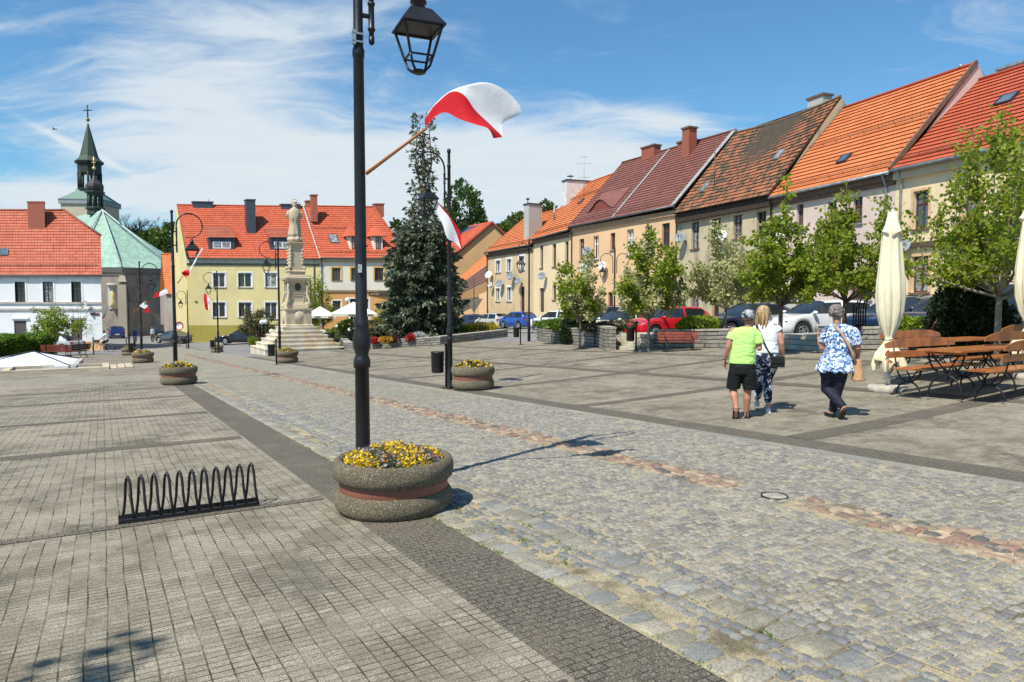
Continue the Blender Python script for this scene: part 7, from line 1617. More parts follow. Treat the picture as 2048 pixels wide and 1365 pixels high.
    m = MB(); m.box((L*.505, 0, K['nose']*H*.53), (.02, .5, .11)); m.build('front_plate', PLATE, t); m = MB(); m.box((-L*.5, 0, .50 if kind != 'sedan' else .58), (.03, .5, .11)); m.build('rear_plate', PLATE, t)
    m = MB(); m.box((-L*.487, 0, .36), (.08, Wd*.74, .16)); m.build('rear_bumper_trim', TRIM, t)
    if kind in ('estate', 'suv'):
        for sg in (-1, 1): MB().tube([(L*K['rf']-.1, sg*hw*.68, H*.985), (L*K['rf']-.3, sg*hw*.68, H*1.03), (L*K['rr']+.3, sg*hw*.68, H*1.03), (L*K['rr']+.1, sg*hw*.68, H*.985)], .018, 5).build('roof_rail', BLACK, t)
    return t
hv = lambda a: (cos(radians(a)), sin(radians(a)))
PW = ('white', (.74, .75, .74)); 
car('dark blue car at the far left of the row, before the peach house', gat(938, 71), hv(150), ('navy', (.02, .03, .07)), 4.2, 1.7, 1.42, 'estate')
car('small silver hatchback seen from behind, left of the blue one', gat(984, 65), hv(128), ('silver', (.46, .45, .42), .3), 3.8, 1.66, 1.48, 'hatch')
car('bright blue small hatchback seen from behind, near the thin lamp post', gat(1035, 61), hv(128), ('blue', (.01, .075, .36)), 3.7, 1.66, 1.5, 'hatch')
car('white three door hatchback left of the dark conical evergreen', gat(1113, 51), hv(150), PW, 3.95, 1.7, 1.46, 'hatch')
car('dark brown black car seen from behind, right of the conical evergreen', gat(1199, 44), hv(112), ('brownblack', (.035, .022, .02)), 4.3, 1.8, 1.6, 'suv')
car('dark navy car behind the cream small car', gat(1252, 42), hv(205), ('deepnavy', (.012, .018, .05)), 4.3, 1.75, 1.42, 'estate')
car('cream white small car with a black bonnet stripe, left of the red car', gat(1243, 36), hv(207), ('cream', (.66, .66, .52)), 3.65, 1.68, 1.38, 'hatch')
car('bright red hatchback behind the tree and the red bench', gat(1336, 32.5), hv(203), ('red', (.60, .008, .015)), 3.95, 1.7, 1.47, 'hatch')
car('dark blue saloon behind the boy and the silvery tree', gat(1500, 30), hv(196), ('midnight', (.015, .022, .05)), 4.7, 1.78, 1.42, 'sedan')
car('white two door hatchback in the middle of the row, behind the women', gat(1640, 26.2), hv(193), PW, 4.1, 1.7, 1.42, 'hatch')
car('light grey van half hidden behind the maple and the white car', gat(1572, 37.5), hv(180), ('greysilver', (.42, .42, .40), .3), 4.6, 1.8, 1.7, 'suv')
ca = car('silver blue saloon with a black radiator grille behind the closed parasol', gat(1812, 23.0), hv(209), ('steelblue', (.07, .095, .14), .3), 4.5, 1.75, 1.42, 'estate')
car('dark blue car with its bonnet above the junipers, right of the silver blue one', gat(1925, 20.8), hv(205), ('darkblue', (.02, .03, .07)), 4.6, 1.8, 1.5, 'estate')
car('dark estate car behind the biggest maple at the right edge', gat(2075, 19.8), hv(200), ('black', (.012, .012, .014)), 4.6, 1.8, 1.62, 'suv')
car('silver saloon parked before the white house, at the far left', gat(104, 58.3), hv(178), ('silver2', (.40, .41, .42), .3), 4.3, 1.7, 1.40, 'sedan')
car('dark blue hatchback seen from behind, at the foot of the church wall', gat(231, 85), hv(122), ('royal', (.01, .025, .14)), 4.0, 1.7, 1.47, 'hatch')
car('dark estate car facing the camera by the church buttress', gat(316, 87), hv(-60), ('inkblack', (.015, .02, .035)), 4.4, 1.8, 1.6, 'suv')
car('dark grey coupe seen from behind at the corner of the yellow house', gat(345, 73), hv(150), ('darkgrey', (.06, .075, .085), .3), 4.1, 1.8, 1.35, 'coupe')
car('black estate car parked before the yellow house, its front towards the lamp', gat(484, 67), hv(188), ('black', (.012, .012, .014)), 4.6, 1.8, 1.45, 'estate')
# ring emblem and number plate on the silver blue car
m = MB()
for i in range(4): m.tube([(4.5*.51, -.15+.1*i+.06*cos(a), 1.42*.355+.06*sin(a)) for a in [k*2*pi/14 for k in range(14)]], .009, 4, closed=True)
m.build('emblem', STEEL, ca)
# ---------------------------------------------------------------- people
def fuse(name, m, mt, parent, vox=.008, it=4, fac=.6):
    me = bpy.data.meshes.new('tmp'); me.from_pydata(m.v, [], m.f); o = bpy.data.objects.new('tmp', me); COL.objects.link(o)
    a = o.modifiers.new('r', 'REMESH'); a.mode = 'VOXEL'; a.voxel_size = vox; a.use_smooth_shade = True
    b = o.modifiers.new('s', 'SMOOTH'); b.iterations = it; b.factor = fac
    dg = bpy.context.evaluated_depsgraph_get(); dg.update(); me2 = bpy.data.meshes.new_from_object(o.evaluated_get(dg)); COL.objects.unlink(o); bpy.data.objects.remove(o)
    me2.name = name; me2.materials.clear(); me2.materials.append(mt)
    if me2.polygons: me2.polygons.foreach_set('use_smooth', [True]*len(me2.polygons)); me2.polygons.foreach_set('material_index', [0]*len(me2.polygons))
    o = bpy.data.objects.new(name, me2); COL.objects.link(o)
    if parent is not None: setpar(o, parent)
    return o
def limb(m, pts, rr, n=12):
    m.tube(pts, rr, n); 
    for p, r_ in zip(pts, rr): m.sphere(p, r_*.99, 8)
def rings(m, L, n=24):
    """stack of elliptical rings (x, y, z, rx, ry[, squareness])"""
    R = []
    for e in L:
        x, y, z, rx, ry = e[:5]; q = e[5] if len(e) > 5 else 2.3; r_ = []
        for j in range(n):
            a = 2*pi*j/n; c, s = cos(a), sin(a); r_.append(Vector((x+rx*math.copysign(abs(c)**(2/q), c), y+ry*math.copysign(abs(s)**(2/q), s), z)))
        R.append(r_)
    m.loft(R)
def hand(m, w, d, side, palm, curl=.5, s=1.):
    """five fingers; w wrist, d hand direction, side = direction from little finger to index, palm = palm normal"""
    w = Vector(w); d = Vector(d).normalized(); side = Vector(side); side = (side-d*side.dot(d)).normalized(); palm = Vector(palm); palm = (palm-d*palm.dot(d)-side*palm.dot(side)).normalized()
    c = w+d*.045*s
    for k in (-1.5, -.5, .5, 1.5): m.tube([w+side*k*.010*s, w+d*.04*s+side*k*.017*s, w+d*.085*s+side*k*.0195*s], [.017*s, .0155*s, .0125*s], 8)
    for k, ln in ((-1.5, .058), (-.5, .072), (.5, .078), (1.5, .070)):
        a = w+d*.085*s+side*k*.0195*s; p = [a]; dr = d.copy(); 
        for q in range(3):
            an = curl*(.55+.25*q); dr = (dr*cos(an)+palm*sin(an)).normalized(); p.append(p[-1]+dr*ln*s*(.42, .32, .26)[q])
        m.tube(p, [.0098*s, .0093*s, .0085*s, .0072*s], 7); m.sphere(p[-1], .0072*s, 5)
    a = w+d*.03*s+side*.026*s; b = a+(d*.5+side*.75+palm*.35).normalized()*.035*s; e = b+(d*.85+side*.2+palm*.45).normalized()*.03*s; m.tube([a, b, e, e+(d+palm*.4).normalized()*.018*s], [.0135*s, .0115*s, .0095*s, .0075*s], 7)
SKIN = mat('skin', (.50, .27, .18), .5, 0, .08, 8, .05, 60); SKIN2 = mat('tanned_skin', (.42, .20, .125), .5, 0, .08, 8, .05, 60)
def head(m, c, yaw, s=1.0, neck=None):
    """head facing direction yaw (0 = +y, positive turns left); c = centre at eye height"""
    c = Vector(c); R_ = Matrix.Rotation(yaw, 3, 'Z'); T = lambda x, y, z: c+R_ @ Vector((x*s, y*s, z*s))
    def ell(ctr, rx, ry, rz):
        b = MB(); b.sphere((0, 0, 0), 1, 12); m.add([T(ctr[0]+v[0]*rx, ctr[1]+v[1]*ry, ctr[2]+v[2]*rz) for v in b.v], b.f)
    ell((0, -.012, .028), .076, .093, .092); ell((0, .022, -.035), .060, .070, .078); ell((0, .055, -.088), .026, .024, .022)
    ell((0, .060, .012), .055, .032, .02); ell((0, .102, -.022), .011, .018, .013); m.tube([T(0, .084, .010), T(0, .104, -.020)], [.008*s, .011*s], 6)
    ell((.03, .068, -.03), .02, .016, .018); ell((-.03, .068, -.03), .02, .016, .018); ell((0, .082, -.056), .024, .010, .006); ell((0, .080, -.064), .020, .010, .006)
    for sg in (-1, 1): ell((sg*.077, -.005, -.012), .010, .020, .033); ell((sg*.083, -.012, .004), .008, .014, .016)
    if neck: limb(m, [T(0, -.012, -.06), Vector(neck)], [.050*s, .054*s])
def face_bits(parent, c, yaw, s=1.):
    c = Vector(c); R_ = Matrix.Rotation(yaw, 3, 'Z'); T = lambda x, y, z: c+R_ @ Vector((x*s, y*s, z*s)); m = MB()
    for sg in (-1, 1): m.sphere(T(sg*.030, .076, .0), .0125*s, 7)
    m.build('eyes', mat('eye', (.30, .24, .2), .2), parent); m = MB()
    for sg in (-1, 1): m.tube([T(sg*.014, .090, .020), T(sg*.03, .089, .025), T(sg*.045, .078, .020)], .0035*s, 4)
    m.build('eyebrows', mat('brow', (.10, .06, .035), .8), parent)
def shoe(m, ank, toe, h=.045, w=.042):
    a = Vector(ank); b = Vector(toe); d = (b-a); m.tube([a-d*.25, a+d*.15, a+d*.6, b], [w*.85, w*.95, w*1.05, w*.75], 10, ell=None)
# fabrics
def m_fabric_floral():
    t = NT('blue_white_floral_fabric'); o = t.tc.outputs['Object']; k = t.vor(40, vec=t.mapping(o, rot=(.3, .2, .4)), out='Color'); s = t.N('ShaderNodeSeparateColor'); t.L(k, s.inputs[0]); n = t.noise(24, 5, .7, o)
    rp = t.N('ShaderNodeValToRGB'); rp.color_ramp.interpolation = 'CONSTANT'; el = rp.color_ramp.elements; el[0].color = (.74, .78, .85, 1); el[1].position = .34; el[1].color = (.20, .36, .62, 1)
    for p, c in ((.48, (.66, .72, .82, 1)), (.62, (.04, .08, .25, 1)), (.74, (.10, .24, .50, 1)), (.86, (.02, .025, .07, 1))): e = el.new(p); e.color = c
    v = t.M('ADD', t.M('MULTIPLY', s.outputs[0], .75), t.M('MULTIPLY', n, .3)); t.L(v, rp.inputs[0]); c = rp.outputs[0]
    sp = t.N('ShaderNodeSeparateXYZ'); t.L(o, sp.inputs[0]); st = t.M('SINE', t.M('MULTIPLY', t.M('ADD', sp.outputs[0], t.M('MULTIPLY', sp.outputs[2], 1.6)), 190)); patch = t.ramp(t.vor(5.5, vec=o), .16, .18, 1, 0)
    c = t.mix(patch, c, t.mix(t.ramp(st, -.1, .1), (.02, .02, .06), (.78, .8, .84))); dk = t.ramp(t.noise(6, 3, .6, o), .55, .66); c = t.mix(t.M('MULTIPLY', dk, .75), c, (.03, .05, .16))
    t.bump(t.noise(9, 3, .5, o), .35, .03); return t.done(c, .8, spec=.2)
def m_fabric_splash(name, dark, light, sc, lo=.5, hi=.54):
    t = NT(name); o = t.tc.outputs['Object']; n = t.noise(sc, 5, .72, o, dist=.6); c = t.mix(t.ramp(n, lo, hi), dark, light); t.bump(t.noise(10, 3), .3, .03); return t.done(c, .8, spec=.2)
def m_cloth(name, col, folds=.35, fs=7, rough=.8):
    if name in MATS: return MATS[name]
    t = NT(name); o = t.tc.outputs['Object']; w = t.noise(fs, 3, .55, t.mapping(o, (1, 1, 1.8), rot=(0, .5, 0)), dist=.8); t.bump(w, folds, .05); MATS[name] = t.done(t.mix(t.ramp(w, .3, .7, 0, .25), col, tuple(x*.86 for x in col)), rough, spec=.15); return MATS[name]
def place(px, py, Y=None):
    p = gp(px, py); return p
# --- boy in the light green shirt
def boy():
    p = gp(1483, 837); S_ = FPX/p.y*5.25; t = thing('person', 'boy in a light green T-shirt, black shorts and camouflage cap, walking away', 'person', p, -atan2(p.x, p.y))
    Q = lambda zx, zy, y=0.: Vector(((zx-330)/S_, y, (1300-zy)/S_))
    b = MB(); hc = Q(388, 248, .02); nk = Q(378, 325, -.01); yaw = -.75; head(b, hc, yaw, .98, nk)
    rings(b, [(*Q(362, 345), .10, .07), (*Q(350, 380), .17, .095), (*Q(340, 500), .155, .10), (*Q(332, 640), .16, .11), (*Q(335, 760), .165, .12), (*Q(330, 830), .15, .11)])
    sl, el, wl = Q(228, 372, .0), Q(185, 545, -.04), Q(148, 690, .03); limb(b, [sl, el.lerp(sl, .5), el, wl.lerp(el, .45), wl], [.052, .047, .040, .038, .026]); hand(b, wl, Q(150, 770, .05)-wl, (0.35, 1, 0), (1, 0, 0), .45, .93)
    sr, er = Q(470, 385, .0), Q(495, 555, -.02); wr_ = Q(470, 470, .24); limb(b, [sr, sr.lerp(er, .5), er, er.lerp(wr_, .55), wr_], [.052, .047, .042, .036, .026]); hand(b, wr_, (-.5, .6, .5), (-.2, .3, 1), (-.8, .2, .1), .8, .93)
    kl, al = Q(237, 985, .03), Q(275, 1165, -.12); kr, ar = Q(385, 985, .02), Q(378, 1240, .04)
    limb(b, [Q(270, 800, 0), kl, kl.lerp(al, .45)+Vector((0, -.02, 0)), al], [.085, .060, .056, .036]); limb(b, [Q(390, 800, 0), kr, kr.lerp(ar, .4)+Vector((0, -.02, 0)), ar], [.085, .060, .056, .036])
    b.tube([al+Vector((0, -.02, .0)), al+Vector((.0, -.01, -.06)), al+Vector((-.005, .05, -.14)), al+Vector((-.01, .10, -.175))], [.036, .038, .040, .030], 10)
    b.tube([ar+Vector((0, -.04, -.045)), ar+Vector((0, .03, -.045)), ar+Vector((.03, .10, -.05)), ar+Vector((.045, .155, -.055))], [.034, .036, .038, .026], 10)
    fuse('body', b, SKIN2, t, .0075); face_bits(t, hc, yaw, .98)
    m = MB(); rings(m, [(*Q(368, 330), .075, .062), (*Q(355, 352), .155, .085), (*Q(350, 390), .185, .105), (*Q(345, 480), .178, .118), (*Q(338, 580), .175, .125), (*Q(330, 660), .185, .132), (*Q(329, 718), .190, .136)]); 
    m.tube([Q(275, 372, 0), Q(238, 385, -.002), Q(222, 410, -.005), Q(202, 470, -.02)], [.05, .058, .062, .066], 12); m.tube([Q(430, 376, 0), Q(466, 392, -.002), Q(480, 420, -.005), Q(492, 510, -.02)], [.05, .058, .062, .066], 12)
    fuse('t_shirt', m, m_cloth('light_green_cotton', (.50, .80, .22), .7, 6), t, .009)
    m = MB(); rings(m, [(*Q(329, 705), .180, .125), (*Q(330, 760), .188, .135), (*Q(328, 830), .185, .130)])
    for top, kn in ((Q(262, 790, 0), Q(240, 990, .02)), (Q(395, 790, 0), Q(410, 992, .01))): rings(m, [(*top, .100, .12), (*top.lerp(kn, .5), .104, .115), (*kn, .100, .11)])
    fuse('shorts', m, m_cloth('black_shorts', (.012, .014, .014), .5, 6, .6), t, .009)
    m = MB(); R_ = Matrix.Rotation(yaw, 3, 'Z'); T = lambda x, y, z: hc+R_ @ Vector((x, y, z)); N = 24
    rr = [[T(.088*k*cos(a), -.012+.103*k*sin(a), z) for a in [2*pi*j/N for j in range(N)]] for k, z in ((1.0, .018), (1.03, .05), (.97, .085), (.8, .115), (.45, .134), (.05, .139))]; m.loft(rr, cap=False)
    m.add([T(-.07, .06, .022), T(-.05, .15, .012), T(.0, .17, .012), (T(.05, .15, .012)), T(.07, .06, .022), T(.0, .075, .04)], [[0, 1, 5], [1, 2, 5], [2, 3, 5], [3, 4, 5]]); m.build('cap', m_fabric_splash('camouflage_cap', (.02, .022, .03), (.42, .44, .46), 26, .47, .5), t)
    m = MB(); m.tube([T(.080*cos(a), -.020+.092*sin(a), -.005-.02*abs(sin(a*.5))) for a in [pi+pi*j/10 for j in range(11)]], .017, 8); m.build('hair', mat('dark_brown_hair', (.05, .03, .02), .7, 0, .3, 60, .3, 60), t)
    m = MB(); m.tube([wl+Vector((.027*cos(a), .027*sin(a), .012)) for a in [2*pi*j/12 for j in range(12)]], .008, 5, closed=True); m.build('wristband', BLACK, t)
    m = MB(); s0 = al+Vector((.0, -.03, -.055)); s1 = al+Vector((-.012, .085, -.205)); m.bar(s0, s1, .085, .028); m.tube([al+Vector((-.045, 0, -.03)), al+Vector((0, .045, -.015)), al+Vector((.045, 0, -.03))], .011, 5); m.tube([al+Vector((-.045, .02, -.10)), al+Vector((0, .085, -.09)), al+Vector((.045, .02, -.10))], .011, 5)
    f0 = ar+Vector((0, -.07, -.088)); f1 = ar+Vector((.045, .17, -.088)); m.bar(f0, f1, .09, .028); m.tube([ar+Vector((-.04, -.02, -.03)), ar+Vector((0, .04, .0)), ar+Vector((.04, -.02, -.03))], .011, 5); m.tube([ar+Vector((-.035, .06, -.06)), ar+Vector((.02, .06, -.015)), ar+Vector((.06, .05, -.06))], .012, 5); m.tube([ar+Vector((0, -.06, -.08)), ar+Vector((0, -.055, .01))], .012, 5); m.build('sandals', mat('black_sandals', (.015, .014, .014), .7), t)
boy()
def woman_white():
    p = gp(1527, 824); S_ = FPX/p.y*5.25; t = thing('person', 'blonde woman in a white T-shirt and blossom print trousers, black shoulder bag', 'person', p, -atan2(p.x, p.y))
    Q = lambda zx, zy, y=0.: Vector(((zx-560)/S_, y, (1230-zy)/S_))
    b = MB(); hc = Q(556, 192, .02); nk = Q(545, 285, -.01); yaw = -1.05; head(b, hc, yaw, 1.0, nk)
    rings(b, [(*Q(560, 300), .10, .07), (*Q(570, 345), .145, .085), (*Q(580, 460), .14, .10), (*Q(585, 560), .13, .10), (*Q(580, 640), .165, .125), (*Q(575, 720), .165, .12)])
    sr, er, wr_ = Q(688, 350, .0), Q(722, 500, -.03), Q(745, 640, .04); limb(b, [sr+Vector((-.02, 0, -.02)), sr.lerp(er, .5), er, er.lerp(wr_, .45), wr_], [.045, .050, .042, .038, .025]); hand(b, wr_, Q(762, 720, .06)-wr_, (-.3, 1, 0), (-1, 0, 0), .5, .95)
    sl, el, wl = Q(462, 350, .0), Q(440, 500, .0), Q(455, 600, .13); limb(b, [sl, sl.lerp(el, .5), el, el.lerp(wl, .45), wl], [.055, .052, .042, .038, .025]); hand(b, wl, (.1, .7, .3), (.6, -.3, .7), (.9, .2, 0), .6, .95)
    kl, al = Q(520, 880, .06), Q(492, 1115, .16); kr, ar = Q(590, 880, .02), Q(607, 1165, -.02)
    limb(b, [Q(535, 700, 0), kl, kl.lerp(al, .4), al], [.085, .058, .052, .034]); limb(b, [Q(620, 700, 0), kr, kr.lerp(ar, .4)-Vector((0, .02, 0)), ar], [.085, .058, .052, .034])
    b.tube([al+Vector((.0, -.03, -.04)), al+Vector((-.01, .04, -.05)), al+Vector((-.02, .13, -.06))], [.032, .036, .026], 10); b.tube([ar+Vector((.0, -.03, -.04)), ar+Vector((.0, .04, -.05)), ar+Vector((.01, .13, -.055))], [.032, .036, .026], 10)
    fuse('body', b, SKIN, t, .0075); face_bits(t, hc, yaw)
    m = MB(); rings(m, [(*Q(555, 292), .085, .06), (*Q(565, 318), .155, .085), (*Q(572, 350), .180, .10), (*Q(580, 440), .165, .115), (*Q(588, 520), .155, .12), (*Q(585, 585), .175, .135), (*Q(585, 605), .180, .138)]); m.tube([Q(650, 338, 0), Q(680, 350, 0), Q(700, 378, -.005)], [.05, .060, .064], 12); m.tube([Q(500, 338, 0), Q(470, 350, 0), Q(452, 378, -.005)], [.05, .060, .064], 12)
    fuse('t_shirt', m, m_cloth('white_cotton', (.74, .75, .80), .6, 6), t, .009)
    m = MB(); rings(m, [(*Q(583, 592), .165, .125), (*Q(582, 640), .185, .145), (*Q(580, 710), .190, .145), (*Q(575, 760), .175, .13)])
    limb(m, [Q(525, 740, 0), kl, kl.lerp(al, .5), al.lerp(kl, .16)], [.100, .076, .068, .060]); limb(m, [Q(632, 735, 0), kr, kr.lerp(ar, .5)-Vector((0, .01, 0)), ar.lerp(kr, .22)], [.102, .076, .068, .060]); fuse('trousers', m, m_fabric_splash('blossom_print', (.015, .018, .055), (.66, .68, .74), 15, .53, .57), t, .009)
    m = MB(); R_ = Matrix.Rotation(yaw, 3, 'Z'); T = lambda x, y, z: hc+R_ @ Vector((x, y, z)); r = random.Random(2)
    bb = MB(); bb.sphere((0, 0, 0), 1, 12); m.add([T(v[0]*.094, -.026+v[1]*.102, .045+v[2]*.088) for v in bb.v], bb.f)
    for i in range(60):
        a = r.uniform(pi*.93, pi*2.07); x0, y0 = .086*cos(a), -.02+.098*sin(a); L = r.uniform(.17, .25); w = r.uniform(-.02, .02); m.tube([T(x0*.8, y0*.8, .10), T(x0*1.08, y0*1.06, .02), T(x0*1.12+w, y0*1.1, -.08), T(x0*1.05+w*1.4, y0*1.05-.01, -.02-L*.9)], [.014, .016, .015, .006], 6)
    fuse('hair', m, m_hair('blonde_hair', (.50, .36, .17), (.20, .12, .06)), t, .006, 2)
    m = MB(); c = Q(690, 690, -.10); m.box(c, (.20, .10, .17), rz=.1, taper=.9); m.box(c+Vector((0, -.055, .03)), (.20, .014, .11), rz=.1); fuse('bag', m, mat('black_leather', (.012, .012, .013), .35), t, .008, 2)
    m = MB(); m.tube([Q(468, 308, .06), Q(476, 318, -.085), Q(520, 420, -.118), Q(575, 540, -.125), Q(625, 625, -.14), Q(660, 665, -.13)], .009, 6, ell=(2.0, .6)); m.build('bag_strap', BLACK, t)
    PK = mat('pale_pink_canvas', (.60, .44, .46), .8)
    for a_ in (al, ar): m = MB(); m.tube([a_+Vector((0, -.055, -.055)), a_+Vector((0, .0, -.062)), a_+Vector((0, .08, -.068)), a_+Vector((0, .155, -.072))], [.036, .042, .043, .028], 10); o = fuse('shoe', m, PK, t, .008); MB().bar(a_+Vector((0, -.09, -.095)), a_+Vector((0, .17, -.098)), .078, .022).build('sole', WHITE, o)
def m_hair(name, c1, c2):
    t = NT(name); o = t.tc.outputs['Object']; n = t.noise(28, 4, .6, t.mapping(o, (1, 1, .16))); n2 = t.noise(9, 3); c = t.mix(t.ramp(n, .4, .62), c2, c1); c = t.mix(t.ramp(n2, .4, .7, 0, .5), c, c1); t.bump(n, .7, .02); return t.done(c, .55, spec=.35)
woman_white()
def woman_blue():
    p = gp(1672, 836); S_ = FPX/p.y*5.25; t = thing('person', 'grey haired woman in a blue and white blouse with a tan shoulder bag', 'person', p, -atan2(p.x, p.y))
    Q = lambda zx, zy, y=0.: Vector(((zx-370)/S_, y, (1285-zy)/S_))
    b = MB(); hc = Q(352, 188, .02); nk = Q(358, 275, -.01); yaw = -.25; head(b, hc, yaw, 1.02, nk)
    rings(b, [(*Q(370, 300), .11, .075), (*Q(385, 345), .155, .09), (*Q(380, 470), .16, .12), (*Q(370, 600), .165, .13), (*Q(350, 720), .185, .14), (*Q(340, 800), .17, .13)])
    sl, el, wl = Q(258, 345, .0), Q(222, 550, .03), Q(184, 450, .12); limb(b, [sl+Vector((.03, 0, -.03)), sl.lerp(el, .5), el, el.lerp(wl, .5), wl], [.048, .054, .048, .042, .028]); hand(b, wl, Q(166, 385, .16)-wl, (.2, -1, 0), (1, .3, 0), .95, .98)
    sr, er, wr_ = Q(520, 345, .0), Q(558, 540, .02), Q(565, 640, .16); limb(b, [sr+Vector((-.03, 0, -.03)), sr.lerp(er, .5), er, er.lerp(wr_, .5), wr_], [.048, .054, .048, .040, .028]); hand(b, wr_, (-.4, .7, -.2), (.4, .2, .8), (-.8, 0, 0), .8, .96)
    kl, al = Q(275, 985, .04), Q(440, 1150, -.20); kr, ar = Q(372, 990, .02), Q(338, 1215, .04)
    limb(b, [Q(290, 800, 0), kl, kl.lerp(al, .45), al], [.10, .064, .055, .036]); limb(b, [Q(395, 800, 0), kr, kr.lerp(ar, .4), ar], [.10, .064, .056, .036])
    b.tube([al+Vector((.0, -.02, -.02)), al+Vector((-.01, .0, -.07)), al+Vector((-.03, .05, -.12))], [.034, .036, .030], 10); b.tube([ar+Vector((.01, -.03, -.045)), ar+Vector((-.03, .03, -.05)), ar+Vector((-.08, .10, -.055))], [.032, .036, .028], 10)
    fuse('body', b, SKIN2, t, .0075); face_bits(t, hc, yaw, 1.02)
    m = MB(); rings(m, [(*Q(365, 288), .085, .066), (*Q(380, 312), .165, .095), (*Q(388, 350), .195, .115), (*Q(385, 430), .185, .130), (*Q(378, 520), .175, .140), (*Q(368, 600), .185, .150), (*Q(358, 690), .225, .175), (*Q(352, 760), .250, .195), (*Q(352, 795), .255, .20)]); m.tube([Q(300, 352, 0), Q(268, 370, 0), Q(256, 395, 0), Q(238, 490, .02)], [.06, .070, .076, .078], 12); m.tube([Q(482, 352, 0), Q(514, 370, 0), Q(526, 395, 0), Q(550, 505, .02)], [.06, .070, .076, .076], 12)
    bl = fuse('blouse', m, m_fabric_floral(), t, .009)
    for v in bl.data.vertices:            # ruffled hem
        k = max(0, (.95-v.co.z)/.30)
        if k > 0: a = atan2(v.co.y, v.co.x); f = 1+.07*k*sin(a*9)+.03*k*sin(a*15+1); v.co.x *= f; v.co.y *= f; v.co.z += .018*k*sin(a*9+1)
    m = MB(); rings(m, [(*Q(345, 740), .175, .135), (*Q(338, 800), .185, .14), (*Q(335, 850), .18, .13)]); limb(m, [Q(288, 850, 0), kl, kl.lerp(al, .5), al.lerp(kl, .10)], [.105, .084, .074, .058]); limb(m, [Q(395, 850, 0), kr, kr.lerp(ar, .5), ar.lerp(kr, .08)], [.102, .080, .070, .058]); fuse('trousers', m, m_cloth('dark_navy_trousers', (.018, .02, .035), .45, 6, .6), t, .009)
    m = MB(); R_ = Matrix.Rotation(yaw, 3, 'Z'); T = lambda x, y, z: hc+R_ @ Vector((x, y, z)); r = random.Random(5)
    bb = MB(); bb.sphere((0, 0, 0), 1, 12); m.add([T(v[0]*.098, -.024+v[1]*.104, .036+v[2]*.098) for v in bb.v], bb.f)
    for i in range(90):
        a = r.uniform(pi*.85, pi*2.15); e = r.uniform(-.75, 1.3); x, y, z = .096*cos(a)*cos(e), -.022+.104*sin(a)*cos(e), .03+.098*sin(e); d = Vector((-sin(a), cos(a), -.3))*.022; m.tube([T(x, y, z)-d, T(x*1.06, y*1.06, z+.006), T(x, y, z)+d], [.010, .015, .010], 6)
    fuse('hair', m, m_hair('grey_hair', (.26, .22, .19), (.10, .085, .075)), t, .006, 2)
    m = MB(); c = Q(556, 770, -.02); N = 20
    m.loft([[c+Vector(((.055+.035*f)*cos(a)+.02*f, (.05+.04*f)*sin(a), .15-.30*f)) for a in [2*pi*j/N for j in range(N)]] for f in (0, .2, .5, .8, 1.0)]); fuse('bag', m, mat('tan_leather', (.48, .28, .14), .5, 0, .15, 20, .2, 40), t, .009, 3)
    m = MB(); m.tube([Q(330, 285, .05), Q(340, 300, -.09), Q(400, 380, -.135), Q(460, 480, -.145), Q(510, 590, -.14), Q(545, 680, -.09)], .014, 6, ell=(1.6, .5)); m.build('bag_strap', mat('tan_leather', (.48, .28, .14)), t)
    m = MB(); m.tube([al+Vector((.015, -.06, -.02)), al+Vector((.0, -.03, -.07)), al+Vector((-.03, .02, -.13)), al+Vector((-.055, .06, -.165))], [.032, .040, .042, .026], 10); SB = mat('black_glossy_shoes', (.012, .011, .012), .3); fuse('shoe', m, SB, t, .008); m = MB(); m.tube([ar+Vector((.02, -.055, -.055)), ar+Vector((-.01, .0, -.062)), ar+Vector((-.06, .07, -.068)), ar+Vector((-.10, .13, -.07))], [.034, .040, .043, .028], 10); fuse('shoe', m, SB, t, .008)
    m = MB()
    for sg in (-1, 1): m.sphere(T(sg*.088, -.01, -.055), .007, 5)
    m.build('earrings', WHITE, t); m = MB(); m.tube([wl+Vector((.03*cos(a), .03*sin(a), .0)) for a in [2*pi*j/12 for j in range(12)]], .005, 5, closed=True); m.build('wristwatch', STEEL, t)
woman_blue()

